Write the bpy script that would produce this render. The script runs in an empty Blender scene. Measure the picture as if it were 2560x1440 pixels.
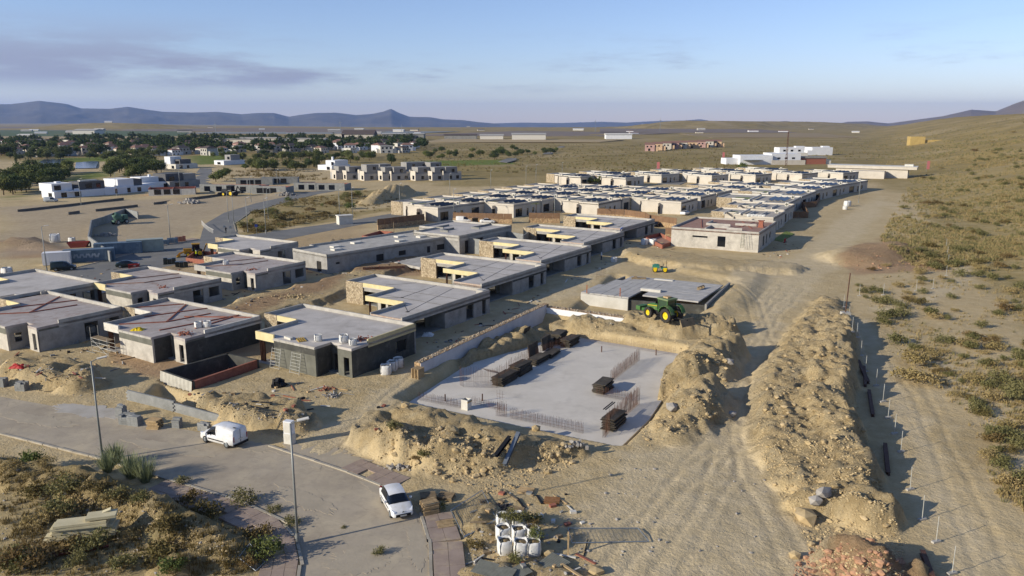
import bpy, bmesh, math, random
import numpy as np
from mathutils import Vector, Matrix
from mathutils.geometry import tessellate_polygon
random.seed(7); RNG = np.random.default_rng(11)
scene = bpy.context.scene
R = math.radians
# ------------------------------------------------------------------ camera, sky, sun, exposure
FPX, HC = 1940.0, 29.0                      # focal length in photo pixels, camera height in metres
PITCH = math.atan(420 / FPX)
cam = bpy.data.cameras.new('camera'); cam.sensor_width = 36; cam.lens = FPX / 2560 * 36
cam.clip_start = 1; cam.clip_end = 60000
camo = bpy.data.objects.new('camera', cam); scene.collection.objects.link(camo)
camo.location = (0, 0, HC); camo.rotation_euler = (R(90) - PITCH, 0, 0)
scene.camera = camo
SUN_EL, SUN_AZ = R(20), R(25)               # elevation; direction the shadows run, from +X
world = bpy.data.worlds.new('World'); scene.world = world; world.use_nodes = True
wn, wl = world.node_tree.nodes, world.node_tree.links
wn.clear()
wo = wn.new('ShaderNodeOutputWorld'); wb = wn.new('ShaderNodeBackground'); sky = wn.new('ShaderNodeTexSky')
sky.sky_type = 'NISHITA'; sky.sun_disc = False; sky.sun_elevation = SUN_EL
sky.sun_rotation = math.atan2(-math.cos(SUN_AZ), -math.sin(SUN_AZ))
sky.altitude = 900; sky.air_density = 1.0; sky.dust_density = .25; sky.ozone_density = 3.5
wb.inputs['Strength'].default_value = 0.08
# thin dusk-lit cloud bank: noise on the direction of view flattened towards the horizon, all round the sky
tc = wn.new('ShaderNodeTexCoord'); sep = wn.new('ShaderNodeSeparateXYZ'); wl.new(tc.outputs['Generated'], sep.inputs[0])
def wmath(op, a, b=None, c=None):
    n = wn.new('ShaderNodeMath'); n.operation = op
    for i, v in enumerate((a, b, c)):
        if v is None: continue
        if hasattr(v, 'links'): wl.new(v, n.inputs[i])
        else: n.inputs[i].default_value = v
    return n.outputs[0]
def wramp(v, a, b):
    n = wn.new('ShaderNodeMapRange'); n.interpolation_type = 'SMOOTHSTEP'; wl.new(v, n.inputs[0])
    n.inputs[1].default_value = a; n.inputs[2].default_value = b; return n.outputs[0]
az = wmath('ARCTAN2', sep.outputs[0], sep.outputs[1]); el = sep.outputs[2]
cv = wn.new('ShaderNodeCombineXYZ'); wl.new(az, cv.inputs[0]); wl.new(wmath('MULTIPLY', el, 6.5), cv.inputs[1]); cv.inputs[2].default_value = 2.35
n1 = wn.new('ShaderNodeTexNoise'); n1.inputs['Scale'].default_value = 4.0; n1.inputs['Detail'].default_value = 7; n1.inputs['Roughness'].default_value = .64
wl.new(cv.outputs[0], n1.inputs['Vector'])
n2 = wn.new('ShaderNodeTexNoise'); n2.inputs['Scale'].default_value = .9; n2.inputs['Detail'].default_value = 2
wl.new(cv.outputs[0], n2.inputs['Vector'])
CLOUD = dict(n1=n1, n2=n2, cv=cv)
band = wmath('MULTIPLY', wramp(el, .026, .05), wmath('SUBTRACT', 1.0, wramp(el, .06, .125)))
dens = wmath('ADD', wmath('MULTIPLY', n1.outputs[0], .95), wmath('MULTIPLY', n2.outputs[0], .22))
bank = wmath('SUBTRACT', 1.0, wramp(az, -.5, -.1))                  # thicker towards the open west, thinning out to wisps
bank2 = wramp(az, -2.6, -1.6)
bank = wmath('MULTIPLY', bank, bank2)
dens = wmath('ADD', dens, wmath('MULTIPLY', bank, .26))
cmask = wmath('MULTIPLY', wramp(dens, .60, .84), band)
cmask = wmath('MULTIPLY', cmask, .8)
mixc = wn.new('ShaderNodeMix'); mixc.data_type = 'RGBA'; wl.new(cmask, mixc.inputs['Factor'])
wl.new(sky.outputs[0], mixc.inputs['A']); mixc.inputs['B'].default_value = (1.85, 2.15, 2.75, 1)
tint = wn.new('ShaderNodeMix'); tint.data_type = 'RGBA'; tint.blend_type = 'MULTIPLY'; tint.inputs['Factor'].default_value = 1; tint.inputs['B'].default_value = (1.06, .93, 1.0, 1)   # the camera's cool white balance
wl.new(mixc.outputs['Result'], tint.inputs['A']); wl.new(tint.outputs['Result'], wb.inputs['Color']); wl.new(wb.outputs[0], wo.inputs['Surface'])
sl = bpy.data.lights.new('sun', 'SUN'); sl.energy = 3.1; sl.angle = R(.55); sl.color = (1, .925, .8)
so = bpy.data.objects.new('sun', sl); scene.collection.objects.link(so)
sdir = Vector((math.cos(SUN_AZ) * math.cos(SUN_EL), math.sin(SUN_AZ) * math.cos(SUN_EL), -math.sin(SUN_EL)))
so.rotation_euler = sdir.to_track_quat('-Z', 'Y').to_euler()
vs = scene.view_settings
vs.view_transform = 'Standard'; vs.look = 'None'; vs.exposure = 1.0; vs.gamma = 1; vs.use_curve_mapping = False
scene.render.engine = 'CYCLES'
scene.cycles.max_bounces = 6; scene.cycles.volume_bounces = 0
# ------------------------------------------------------------------ pixels to places
def px(x, y, z=0.0):
    u = (x - 1280) / FPX; v = (y - 720) / FPX
    d = (u, math.cos(PITCH) - v * math.sin(PITCH), -math.sin(PITCH) - v * math.cos(PITCH))
    t = (z - HC) / d[2]
    return (d[0] * t, d[1] * t)
def pl(pts, z=0.0): return [px(x, y, z) for x, y in pts]
# ------------------------------------------------------------------ noise
_P = RNG.random((256, 256))
def vnoise(x, y):
    xi = np.floor(x).astype(np.int64); yi = np.floor(y).astype(np.int64)
    fx = x - xi; fy = y - yi
    fx = fx * fx * (3 - 2 * fx); fy = fy * fy * (3 - 2 * fy)
    g = lambda a, b: _P[a & 255, b & 255]
    return (g(xi, yi) * (1 - fx) + g(xi + 1, yi) * fx) * (1 - fy) + (g(xi, yi + 1) * (1 - fx) + g(xi + 1, yi + 1) * fx) * fy
def fbm(x, y, sc, octv=4, gain=.5):
    s = 0; a = 1; t = 0; f = 1 / sc
    for i in range(octv):
        s = s + a * vnoise(x * f + 17.3 * i, y * f - 9.1 * i); t += a; a *= gain; f *= 2.03
    return s / t * 2 - 1
def sst(x, a, b):
    t = np.clip((x - a) / (b - a), 0, 1); return t * t * (3 - 2 * t)
def seg_dist(X, Y, P, vals):
    best = np.full(X.shape, 1e9); out = [np.zeros(X.shape) for _ in vals]
    if len(P) == 1: P = [P[0], (P[0][0] + .01, P[0][1])]; vals = [[v[0], v[0]] for v in vals]
    for i in range(len(P) - 1):
        ax, ay = P[i]; bx, by = P[i + 1]; dx, dy = bx - ax, by - ay
        t = np.clip(((X - ax) * dx + (Y - ay) * dy) / (dx * dx + dy * dy), 0, 1)
        d = np.hypot(X - ax - t * dx, Y - ay - t * dy)
        m = d < best; best = np.where(m, d, best)
        for k, v in enumerate(vals): out[k] = np.where(m, v[i] + (v[i + 1] - v[i]) * t, out[k])
    return best, out
def poly_sd(X, Y, P):                       # signed distance to polygon, negative inside
    best = np.full(X.shape, 1e9); ins = np.zeros(X.shape, bool)
    n = len(P)
    for i in range(n):
        ax, ay = P[i]; bx, by = P[(i + 1) % n]; dx, dy = bx - ax, by - ay
        t = np.clip(((X - ax) * dx + (Y - ay) * dy) / (dx * dx + dy * dy + 1e-9), 0, 1)
        best = np.minimum(best, np.hypot(X - ax - t * dx, Y - ay - t * dy))
        c = ((ay > Y) != (by > Y)) & (X < (bx - ax) * (Y - ay) / ((by - ay) if by != ay else 1e-9) + ax)
        ins ^= c
    return np.where(ins, -best, best)
# ------------------------------------------------------------------ the lie of the land
SLABZ = -1.0
STREET_L = pl([(-260, 1005), (0, 1085), (240, 1145), (420, 1200), (600, 1255), (700, 1300), (742, 1352), (752, 1400), (742, 1470), (720, 1560)])
STREET_R = pl([(-260, 925), (0, 992), (300, 1045), (520, 1085), (690, 1122), (860, 1178), (985, 1228), (1050, 1290), (1078, 1370), (1080, 1470), (1080, 1560)])
STREET = STREET_L + STREET_R[::-1]
ROAD2_L = pl([(-40, 715), (110, 690), (250, 655), (420, 612), (500, 598), (505, 580), (512, 560), (560, 532), (640, 508), (760, 482), (860, 470)])
ROAD2_R = pl([(-40, 775), (190, 725), (330, 688), (480, 652), (540, 640), (610, 600), (590, 578), (585, 560), (625, 532), (690, 512), (790, 486), (875, 472)])
ROAD2 = ROAD2_L + ROAD2_R[::-1]
PARK = pl([(600, 590), (850, 556), (1060, 520), (1075, 528), (880, 566), (640, 612)])
ROAD3 = pl([(465, 470), (492, 430), (500, 421), (528, 421), (532, 440), (512, 472)])
SLABP = pl([(1012, 1012), (1543, 1126), (1622, 1050), (1655, 1000), (1700, 885), (1412, 838), (1178, 905), (1070, 975)], SLABZ)
TRENCH = pl([(1150, 905), (1345, 800), (1420, 810), (1420, 850), (1290, 905), (1170, 960), (1120, 960)], SLABZ)
BASEP = pl([(1450, 772), (1575, 792), (1700, 792), (1740, 772), (1600, 735), (1560, 700), (1545, 690)])
POOLP = pl([(406, 930), (481, 953), (642, 901), (570, 887)], .9)
POOLF = pl([(380, 985), (455, 1022), (520, 1012), (492, 990), (402, 960)])
TRACKS = [pl(q) for q in ([(1500, 1470), (1600, 1330), (1740, 1160), (1830, 1010), (1885, 880), (1930, 790), (2040, 680), (2140, 560)], [(2010, 1460), (1930, 1290), (1850, 1120), (1870, 960), (1915, 850), (1880, 750), (1800, 700)], [(1480, 1310), (1700, 1210), (1850, 1100), (1900, 960)], [(1640, 1470), (1760, 1280), (1840, 1100)], [(780, 1140), (930, 1050), (1040, 940), (1150, 850), (1330, 770)], [(2200, 820), (2310, 1010), (2430, 1300), (2490, 1450)], [(1700, 800), (1800, 780), (1900, 760), (1990, 660)], [(1600, 830), (1760, 800), (1880, 800)], [(2260, 830), (2400, 930), (2520, 1090)])]
RIM = pl([(1790, 765), (1850, 705), (1700, 678), (1690, 668), (1900, 690), (1850, 770), (1790, 790)])
FOOT = ((50.0, 62.0), (0.4286, 1.0))
ZF = [None]
def _r(pts, w, h, k=1.0, z=0.0): return (pl(pts, z), w if isinstance(w, list) else [w] * len(pts), h if isinstance(h, list) else [h] * len(pts), k)
RIDGES = [
    # bank between the street and the slab, steep towards the street
    _r([(960, 1095), (1040, 1110), (1130, 1130), (1220, 1150)], [3.4, 4.4, 5.0, 3.6], [1.6, 2.0, 1.9, 1.2], 2.8),
    _r([(1240, 1130), (1330, 1135), (1430, 1130)], [3.0, 2.6, 1.6], [1.8, 1.3, .6], 1.3),
    # spoil right of the slab
    _r([(1600, 810), (1700, 830), (1790, 835)], [3.5, 4.5, 3.5], [1.2, 1.6, 2.0], 1.8),
    _r([(1610, 960), (1690, 950), (1760, 930), (1800, 890)], [3.0, 4.6, 4.6, 3.4], [1.5, 2.6, 2.9, 2.2], 1.6),
    _r([(1690, 1090), (1740, 1040), (1760, 1000)], [2.6, 4.0, 3.6], [.9, 2.2, 2.4], 1.3),
    # bank behind the slab and round the tractor
    _r([(1400, 805), (1460, 812), (1560, 825)], [2.8, 2.8, 2.4], [1.1, 1.0, .5], 1.3),
    # spoil heap against the retaining wall
    _r([(1190, 905), (1240, 880), (1300, 850), (1345, 828)], [3.0, 3.6, 3.4, 2.6], [1.2, 1.5, 1.4, 1.0], 1.2, SLABZ),
    # long berm along the fence: two lines of tipped heaps
    _r([(2070, 760), (2040, 840), (2000, 890), (1960, 940), (1940, 1010), (1950, 1090), (1965, 1150), (1990, 1200)], [3, 4, 4, 3.4, 3.2, 3.2, 3.0, 2.4], [1.0, 1.3, 1.5, 1.4, 1.5, 1.4, 1.2, .9], 1.3),
    _r([(2095, 830), (2080, 900), (2070, 960), (2055, 1030), (2085, 1080), (2100, 1130), (2120, 1180), (2130, 1230)], [3, 3.4, 3.2, 3.0, 3, 2.8, 2.6, 2.2], [2.0, 2.5, 2.3, 2.4, 2.3, 2.2, 1.8, 1.2], 1.7),
    _r([(2075, 800), (2045, 880), (2010, 960), (2000, 1040), (2020, 1110), (2045, 1170), (2065, 1220)], [3.6, 5.0, 5.2, 5.0, 4.6, 4.0, 3.0], [1.2, 1.5, 1.5, 1.5, 1.4, 1.2, .9], 1.8),
    _r([(2040, 1270), (2120, 1275), (2190, 1300)], [2.0, 3.0, 2.4], [1.0, 1.7, 1.6], 1.6),
    _r([(2130, 1420), (2180, 1440)], [2.6, 2.8], [1.7, 1.9], 1.1),
    _r([(2290, 1440)], [1.6], [.9], 1.0),
    # bank in front of the first house, cut steeply along the street
    _r([(545, 1022), (600, 1034), (660, 1045), (735, 1065)], [2.4, 3.2, 3.3, 2.4], [1.2, 1.5, 1.5, 1.2], 2.8),
    _r([(60, 930), (140, 950), (215, 965)], [3.4, 3.6, 3.0], [1.5, 1.6, 1.3], 2.0),
    # bulldozed ridge lower left
    _r([(90, 1200), (190, 1215), (290, 1255), (400, 1300), (500, 1345), (590, 1400)], [2.4, 2.4, 2.3, 2.2, 2.2, 2.0], [1.0, 1.3, 1.5, 1.3, 1.1, 1.0], 1.15),
    _r([(-60, 1180), (60, 1195)], [3.0, 2.4], [.9, .8], 1.2),
    _r([(440, 1430), (520, 1400), (590, 1385)], [1.7, 1.9, 1.5], [.8, 1.0, .9], 1.1),
    # sand bottom middle
    _r([(1030, 1425), (1080, 1420)], [1.5, 1.3], [.9, .8], 1.2),
    _r([(1200, 1330), (1215, 1280)], [1.6, 1.4], [.7, .5], 1.1),
    _r([(1180, 1440), (1330, 1425), (1420, 1440)], [1.4, 1.3, 1.2], [.6, .5, .4], 1.0),
    # far heaps
    _r([(2150, 650), (2230, 630), (2310, 640)], [9, 12, 8], [1.6, 2.2, 1.2], 1.1),
    _r([(920, 510), (970, 495), (1010, 482)], [5, 8, 6], [1.5, 4.0, 3.0], 1.1),
    _r([(455, 507), (490, 506)], [4, 3], [1.6, 1.2], 1.1),
    _r([(700, 486), (730, 485)], [4, 3], [1.4, 1.2], 1.1),
    _r([(0, 622), (60, 616), (110, 622)], [4, 5, 3], [1.6, 2.0, 1.0], 1.2),
    _r([(160, 712), (220, 700), (280, 690)], [2.2, 2.6, 2.0], [.8, 1.2, .8], 1.2),
    _r([(410, 672), (425, 668)], [2.4, 2.0], [1.2, 1.0], 1.1),
    # brown levelled terraces behind the first houses
    _r([(640, 778), (760, 745), (880, 705)], [6.5, 7, 5], [.9, .9, .8], 4.0),
    _r([(930, 685), (1010, 655)], [5.5, 5], [.9, .8], 4.0),
    # cut bank below the grey plastered house
    _r([(1600, 640), (1680, 655), (1800, 668), (1930, 672)], [6, 7, 7, 6], [1.2, 1.3, 1.2, 1.0], 3.0),
    # heaps among the slabs
    _r([(730, 640), (850, 610), (920, 600)], [3, 4, 3], [.6, .8, .6], 1.2),
    _r([(1050, 632)], [2.6], [1.0], 1.1), _r([(1120, 622)], [2.6], [.8], 1.1),
]
HILLS = [_r([(1750, 320.5), (1830, 320)], [330, 240], [26, 24], 1.4), _r([(290, 322)], [300], [20], 1.1), _r([(1880, 316), (2000, 313)], [700, 600], [28, 30], 1.2)]
def hgt(X, Y):
    X = np.asarray(X, float); Y = np.asarray(Y, float)
    d = (X - FOOT[0][0] - (Y - FOOT[0][1]) * FOOT[1][0]) * .919           # metres right of the foot of the hill
    und = fbm(X, Y, 11, 4) * .16 + fbm(X, Y, 1.7, 2) * .05
    far = np.clip((np.hypot(X, Y) - 330) / 400, 0, 1)
    und = und + far * fbm(X, Y, 160, 3) * 1.6
    dd = d - 7 + fbm(X, Y, 30, 3) * 5
    hill = .225 * np.where(dd > 0, dd * dd / (dd + 25), 0)
    hill = np.minimum(hill, 36 + (hill - 36) * .2) + sst(dd, 0, 40) * (fbm(X, Y, 34, 4) * 2.2 + fbm(X, Y, 6, 3) * .5)
    hill = hill * (1 - sst(Y, 1500, 4000))
    rr_ = np.hypot(X, Y); kd = .0016 + .0072 * sst(np.arctan2(X, np.maximum(Y, 1)), -.55, -.1)
    z = und + hill - np.maximum(0, rr_ - 3200) * kd
    near = Y < 1200
    sdS = poly_sd(X, Y, SLABP)
    # excavation round the slab
    ex = sst(sdS, -.2, 1.3) ; z = np.where(sdS < 1.3, (SLABZ - .45) + (z - SLABZ + .45) * ex, z)
    sdT = poly_sd(X, Y, TRENCH); ex = sst(sdT, -.5, .9); z = np.where(sdT < .9, np.minimum(z, (SLABZ - .2) + (z - SLABZ + .2) * ex), z)
    sdB = poly_sd(X, Y, BASEP); ex = sst(sdB, 0, 2.0); z = np.where(sdB < 2, -.9 + (z + .9) * ex, z)
    sdR = poly_sd(X, Y, RIM); z = z + .75 * (1 - sst(sdR, -1.0, 2.5))
    for P, w, h, k in RIDGES:
        xs = [p[0] for p in P]; ys = [p[1] for p in P]; mw = max(w) * 1.6
        m = (X > min(xs) - mw) & (X < max(xs) + mw) & (Y > min(ys) - mw) & (Y < max(ys) + mw)
        if not m.any(): continue
        x, y = X[m], Y[m]
        dd, (W, Hh) = seg_dist(x, y, P, [w, h])
        sc = max(w)
        dd = dd + fbm(x, y, sc * .8, 3) * sc * .33 + fbm(x, y, sc * .22, 2) * sc * .09
        t = np.clip((1 - dd / W) * k, 0, 1); t = t * t * (3 - 2 * t)
        bl_ = 1 - np.abs(fbm(x, y, 1.5, 3)) * 2.2; cl_ = 1 - np.abs(fbm(x + 50, y, .62, 2)) * 2.2
        nf = .18 if k >= 3 else 1.0
        g = t * Hh * (1 + nf * .5 * fbm(x, y, sc * .5, 3)) + nf * np.sqrt(t) * (bl_ * .26 + cl_ * .13 + fbm(x, y, .8, 2) * .2) * min(1, sc / 4)
        z[m] = np.where(t > 0, np.maximum(z[m], z[m] * (1 - t) + g + np.minimum(z[m], 0) * t), z[m])
    for P, z0, bl in ((STREET, 0, 2.2), (ROAD2, 0, 3), (PARK, 0, 3), (ROAD3, 0, 4)):
        sd = poly_sd(X, Y, P); t = sst(sd, .3, bl); z = z0 * (1 - t) + z * t
    for P, w, h, k in HILLS:
        m = Y > 700
        if m.any():
            dd, (W, Hh) = seg_dist(X[m], Y[m], P, [w, h]); dd = dd + fbm(X[m], Y[m], 150, 3) * max(w) * .25
            t = np.clip((1 - dd / W) * k, 0, 1); z[m] += t * t * (3 - 2 * t) * Hh
    for P in TRACKS:
        xs = [p[0] for p in P]; ys = [p[1] for p in P]; m = (X > min(xs) - 4) & (X < max(xs) + 4) & (Y > min(ys) - 4) & (Y < max(ys) + 4) & (Y < 260)
        if not m.any(): continue
        dd, _ = seg_dist(X[m], Y[m], P, [[0] * len(P)]); dd = np.abs(dd + fbm(X[m], Y[m], 6, 2) * .5 - .95); z[m] += -.05 * np.exp(-(dd / .24) ** 2) + .03 * np.exp(-((dd - .55) / .22) ** 2)
    sdP = poly_sd(X, Y, POOLF); z = np.where(sdP < .9, -1.2 + (z + 1.2) * sst(sdP, -.4, .9), z)
    sdP = poly_sd(X, Y, POOLP); z = np.where(sdP < .5, -1.7 + (z + 1.7) * sst(sdP, -.1, .5), z)
    z = np.where(sdS < -.4, SLABZ - .45, z)
    return z
def hz(x, y): return float(hgt(np.array([x]), np.array([y]))[0])
def gpv(pts):                                # many pixels at once to points of the land
    A = np.array(pts, float); u = (A[:, 0] - 1280) / FPX; v = (A[:, 1] - 720) / FPX
    dy = math.cos(PITCH) - v * math.sin(PITCH); dz = -math.sin(PITCH) - v * math.cos(PITCH); z = np.zeros(len(A))
    for i in range(7):
        t = (z - HC) / dz; h = hgt(u * t, dy * t); z = .45 * z + .55 * np.minimum(h, HC - 1)
    t = (z - HC) / dz; return np.stack([u * t, dy * t], 1), hgt(u * t, dy * t)
def gp(x, y):                                # pixel to the point of the land it shows
    z = 0.0
    for i in range(4):
        X, Y = px(x, y, z); z = .3 * z + .7 * hz(X, Y)
    X, Y = px(x, y, z); return Vector((X, Y, hz(X, Y)))
# ------------------------------------------------------------------ object helpers
COL = scene.collection
class MB:
    def __init__(s): s.v = []; s.f = []; s.m = []
    def add(s, verts, faces, mi=0):
        o = len(s.v); s.v += [tuple(p) for p in verts]
        s.f += [tuple(i + o for i in f) for f in faces]; s.m += [mi] * len(faces); return s
    def box(s, x0, x1, y0, y1, z0, z1, mi=0):
        return s.add([(x0, y0, z0), (x1, y0, z0), (x1, y1, z0), (x0, y1, z0), (x0, y0, z1), (x1, y0, z1), (x1, y1, z1), (x0, y1, z1)],
                     [(0, 3, 2, 1), (4, 5, 6, 7), (0, 1, 5, 4), (1, 2, 6, 5), (2, 3, 7, 6), (3, 0, 4, 7)], mi)
    def obox(s, c, sx, sy, sz, rz=0, rx=0, ry=0, mi=0):
        M = Matrix.Translation(c) @ Matrix.Rotation(rz, 4, 'Z') @ Matrix.Rotation(ry, 4, 'Y') @ Matrix.Rotation(rx, 4, 'X')
        b = MB().box(-sx / 2, sx / 2, -sy / 2, sy / 2, -sz / 2, sz / 2)
        return s.add([M @ Vector(p) for p in b.v], b.f, mi)
    def prism(s, poly, z0, z1, mi=0, cap=True):
        a = sum(poly[i][0] * poly[(i + 1) % len(poly)][1] - poly[(i + 1) % len(poly)][0] * poly[i][1] for i in range(len(poly)))
        if a < 0: poly = poly[::-1]
        n = len(poly); zt = z1 if isinstance(z1, (list, tuple)) else [z1] * n
        v = [(x, y, z0) for x, y in poly] + [(p[0], p[1], zt[i]) for i, p in enumerate(poly)]
        f = [(i, (i + 1) % n, n + (i + 1) % n, n + i) for i in range(n)]
        if cap:
            for t in tessellate_polygon([[Vector((x, y, 0)) for x, y in poly]]):
                t = list(t); A, B, C = (Vector(poly[i]) for i in t)
                if (B - A).cross(C - A) < 0: t = t[::-1]
                f.append(tuple(n + i for i in t)); f.append(tuple(t[::-1]))
        return s.add(v, f, mi)
    def tube(s, a, b, r, r2=None, n=8, mi=0, cap=True):
        a, b = Vector(a), Vector(b); r2 = r if r2 is None else r2
        d = (b - a).normalized(); q = d.to_track_quat('Z', 'Y')
        v = []
        for P, rr in ((a, r), (b, r2)):
            for i in range(n):
                t = 2 * math.pi * i / n; v.append(P + q @ Vector((rr * math.cos(t), rr * math.sin(t), 0)))
        f = [(i, (i + 1) % n, n + (i + 1) % n, n + i) for i in range(n)]
        if cap: f += [tuple(range(n))[::-1], tuple(range(n, 2 * n))]
        return s.add(v, f, mi)
    def wheel(s, c, r, w, axis='Y', n=20, prof=None, mi=0):      # lathe round the axle
        prof = prof or [(0, r * .0), (0, r * .93), (.12, r), (.88, r), (1, r * .93), (1, 0)]
        v = []; 
        for t, rr in prof:
            for i in range(n):
                a = 2 * math.pi * i / n; off = (t - .5) * w
                p = (rr * math.cos(a), off, rr * math.sin(a)) if axis == 'Y' else (off, rr * math.cos(a), rr * math.sin(a))
                v.append((c[0] + p[0], c[1] + p[1], c[2] + p[2]))
        f = []
        for k in range(len(prof) - 1):
            for i in range(n):
                j = (i + 1) % n; f.append((k * n + i, k * n + j, (k + 1) * n + j, (k + 1) * n + i))
        return s.add(v, f, mi)
    def mesh(s, name, mats, smooth=False, bevel=0):
        me = bpy.data.meshes.new(name); me.from_pydata(s.v, [], s.f)
        for m in (mats if isinstance(mats, (list, tuple)) else [mats]): me.materials.append(m)
        if len(me.materials) > 1: me.polygons.foreach_set('material_index', s.m)
        if smooth: me.shade_smooth() if hasattr(me, 'shade_smooth') else None
        me.update(); return me
    def build(s, name, mats, parent=None, smooth=False, bevel=0, loc=None, rz=0, subsurf=0):
        o = bpy.data.objects.new(name, s.mesh(name, mats, smooth)); COL.objects.link(o)
        if parent: o.parent = parent
        if loc is not None: o.location = loc
        if rz: o.rotation_euler[2] = rz
        if bevel:
            md = o.modifiers.new('bevel', 'BEVEL'); md.width = bevel; md.segments = 2; md.limit_method = 'ANGLE'
        if subsurf:
            md = o.modifiers.new('sub', 'SUBSURF'); md.levels = subsurf; md.render_levels = subsurf
        return o
def tag(o, label=None, cat=None, group=None, kind=None):
    if label: o['label'] = label
    if cat: o['category'] = cat
    if group: o['group'] = group
    if kind: o['kind'] = kind
    return o
def T(name, label, cat, loc=(0, 0, 0), rz=0, group=None):
    o = bpy.data.objects.new(name, None); COL.objects.link(o); o.location = loc; o.rotation_euler[2] = rz
    o.empty_display_size = .3
    return tag(o, label, cat, group)
KIDS = {}
def copy_tree(o, parent=None, loc=None, rz=None, label=None, sc=None):
    c = o.copy(); COL.objects.link(c)
    if parent is not None: c.parent = parent
    if loc is not None: c.location = loc
    if rz is not None: c.rotation_euler[2] = rz
    if sc is not None: c.scale = sc if isinstance(sc, (tuple, list, Vector)) else (sc,) * 3
    if label: c['label'] = label
    for ch in KIDS.get(o.name) or [k for k in o.children]: copy_tree(ch, c)
    return c
def np_mesh(name, V, F, mats, mi=None, smooth=False):
    me = bpy.data.meshes.new(name); V = np.asarray(V, np.float32); F = np.asarray(F, np.int32); k = F.shape[1]
    me.vertices.add(len(V)); me.vertices.foreach_set('co', V.ravel())
    me.loops.add(F.size); me.loops.foreach_set('vertex_index', F.ravel())
    me.polygons.add(len(F)); me.polygons.foreach_set('loop_start', np.arange(0, F.size, k, dtype=np.int32))
    me.polygons.foreach_set('loop_total', np.full(len(F), k, np.int32))
    for m in (mats if isinstance(mats, (list, tuple)) else [mats]): me.materials.append(m)
    if mi is not None: me.polygons.foreach_set('material_index', np.asarray(mi, np.int32))
    me.polygons.foreach_set('use_smooth', np.full(len(F), bool(smooth)))
    me.update(calc_edges=True); return me
# ------------------------------------------------------------------ materials
MATS = {}
def hexl(h):
    h = h.lstrip('#'); r = []
    for i in (0, 2, 4):
        c = int(h[i:i + 2], 16) / 255; r.append(c / 12.92 if c <= .04045 else ((c + .055) / 1.055) ** 2.4)
    return (*r, 1)
class NT:
    def __init__(s, name):
        s.m = bpy.data.materials.new(name); s.m.use_nodes = True; s.t = s.m.node_tree; s.n = s.t.nodes; s.l = s.t.links
        s.b = s.n['Principled BSDF']; s.b.inputs['Specular IOR Level'].default_value = .25
        s.g = s.n.new('ShaderNodeNewGeometry')
    def link(s, v, inp):
        if hasattr(v, 'links'): s.l.new(v, inp)
        else: inp.default_value = v
    def noise(s, scale, detail=4, rough=.6, vec=None, dist=0):
        n = s.n.new('ShaderNodeTexNoise'); n.inputs['Scale'].default_value = scale; n.inputs['Detail'].default_value = detail
        n.inputs['Roughness'].default_value = rough; n.inputs['Distortion'].default_value = dist
        s.l.new(vec or s.g.outputs['Position'], n.inputs['Vector']); return n.outputs[0]
    def vor(s, scale, feat='F1', vec=None, out='Distance'):
        n = s.n.new('ShaderNodeTexVoronoi'); n.feature = feat; n.inputs['Scale'].default_value = scale
        s.l.new(vec or s.g.outputs['Position'], n.inputs['Vector']); return n.outputs[out]
    def ramp(s, v, a, b, lo=0, hi=1):
        n = s.n.new('ShaderNodeMapRange'); s.l.new(v, n.inputs[0])
        for i, q in enumerate((a, b, lo, hi)): n.inputs[i + 1].default_value = q
        return n.outputs[0]
    def mix(s, f, a, b, blend='MIX'):
        n = s.n.new('ShaderNodeMix'); n.data_type = 'RGBA'; n.blend_type = blend
        s.link(f, n.inputs['Factor']); s.link(a, n.inputs['A']); s.link(b, n.inputs['B']); return n.outputs['Result']
    def math(s, op, a, b=None):
        n = s.n.new('ShaderNodeMath'); n.operation = op; s.link(a, n.inputs[0])
        if b is not None: s.link(b, n.inputs[1])
        return n.outputs[0]
    def bump(s, h, strength=.4, dist=.05, prev=None):
        n = s.n.new('ShaderNodeBump'); n.inputs['Strength'].default_value = strength; n.inputs['Distance'].default_value = dist
        s.l.new(h, n.inputs['Height'])
        if prev is not None: s.l.new(prev, n.inputs['Normal'])
        return n.outputs[0]
    def done(s, col, rough=.85, normal=None, metal=0):
        s.link(col, s.b.inputs['Base Color']); s.link(rough, s.b.inputs['Roughness']); s.b.inputs['Metallic'].default_value = metal
        if normal is not None: s.l.new(normal, s.b.inputs['Normal'])
        return s.m
def M(name, c1, c2=None, sc=.8, rough=.85, bs=0, bd=.03, bsc=6, metal=0, spec=None, stain=None, lo=.35, hi=.68):
    if name in MATS: return MATS[name]
    t = NT(name); c1 = hexl(c1) if isinstance(c1, str) else c1
    col = c1
    if c2: col = t.mix(t.ramp(t.noise(sc, 5, .62), lo, hi), c1, hexl(c2) if isinstance(c2, str) else c2)
    if stain: col = t.mix(t.math('MULTIPLY', t.ramp(t.noise(stain[1], 6, .7), .52, .7), stain[2]), col, hexl(stain[0]))
    nrm = t.bump(t.noise(bsc, 5, .65), bs, bd) if bs else None
    if spec is not None: t.b.inputs['Specular IOR Level'].default_value = spec
    MATS[name] = t.done(col, rough, nrm, metal); return MATS[name]
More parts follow.
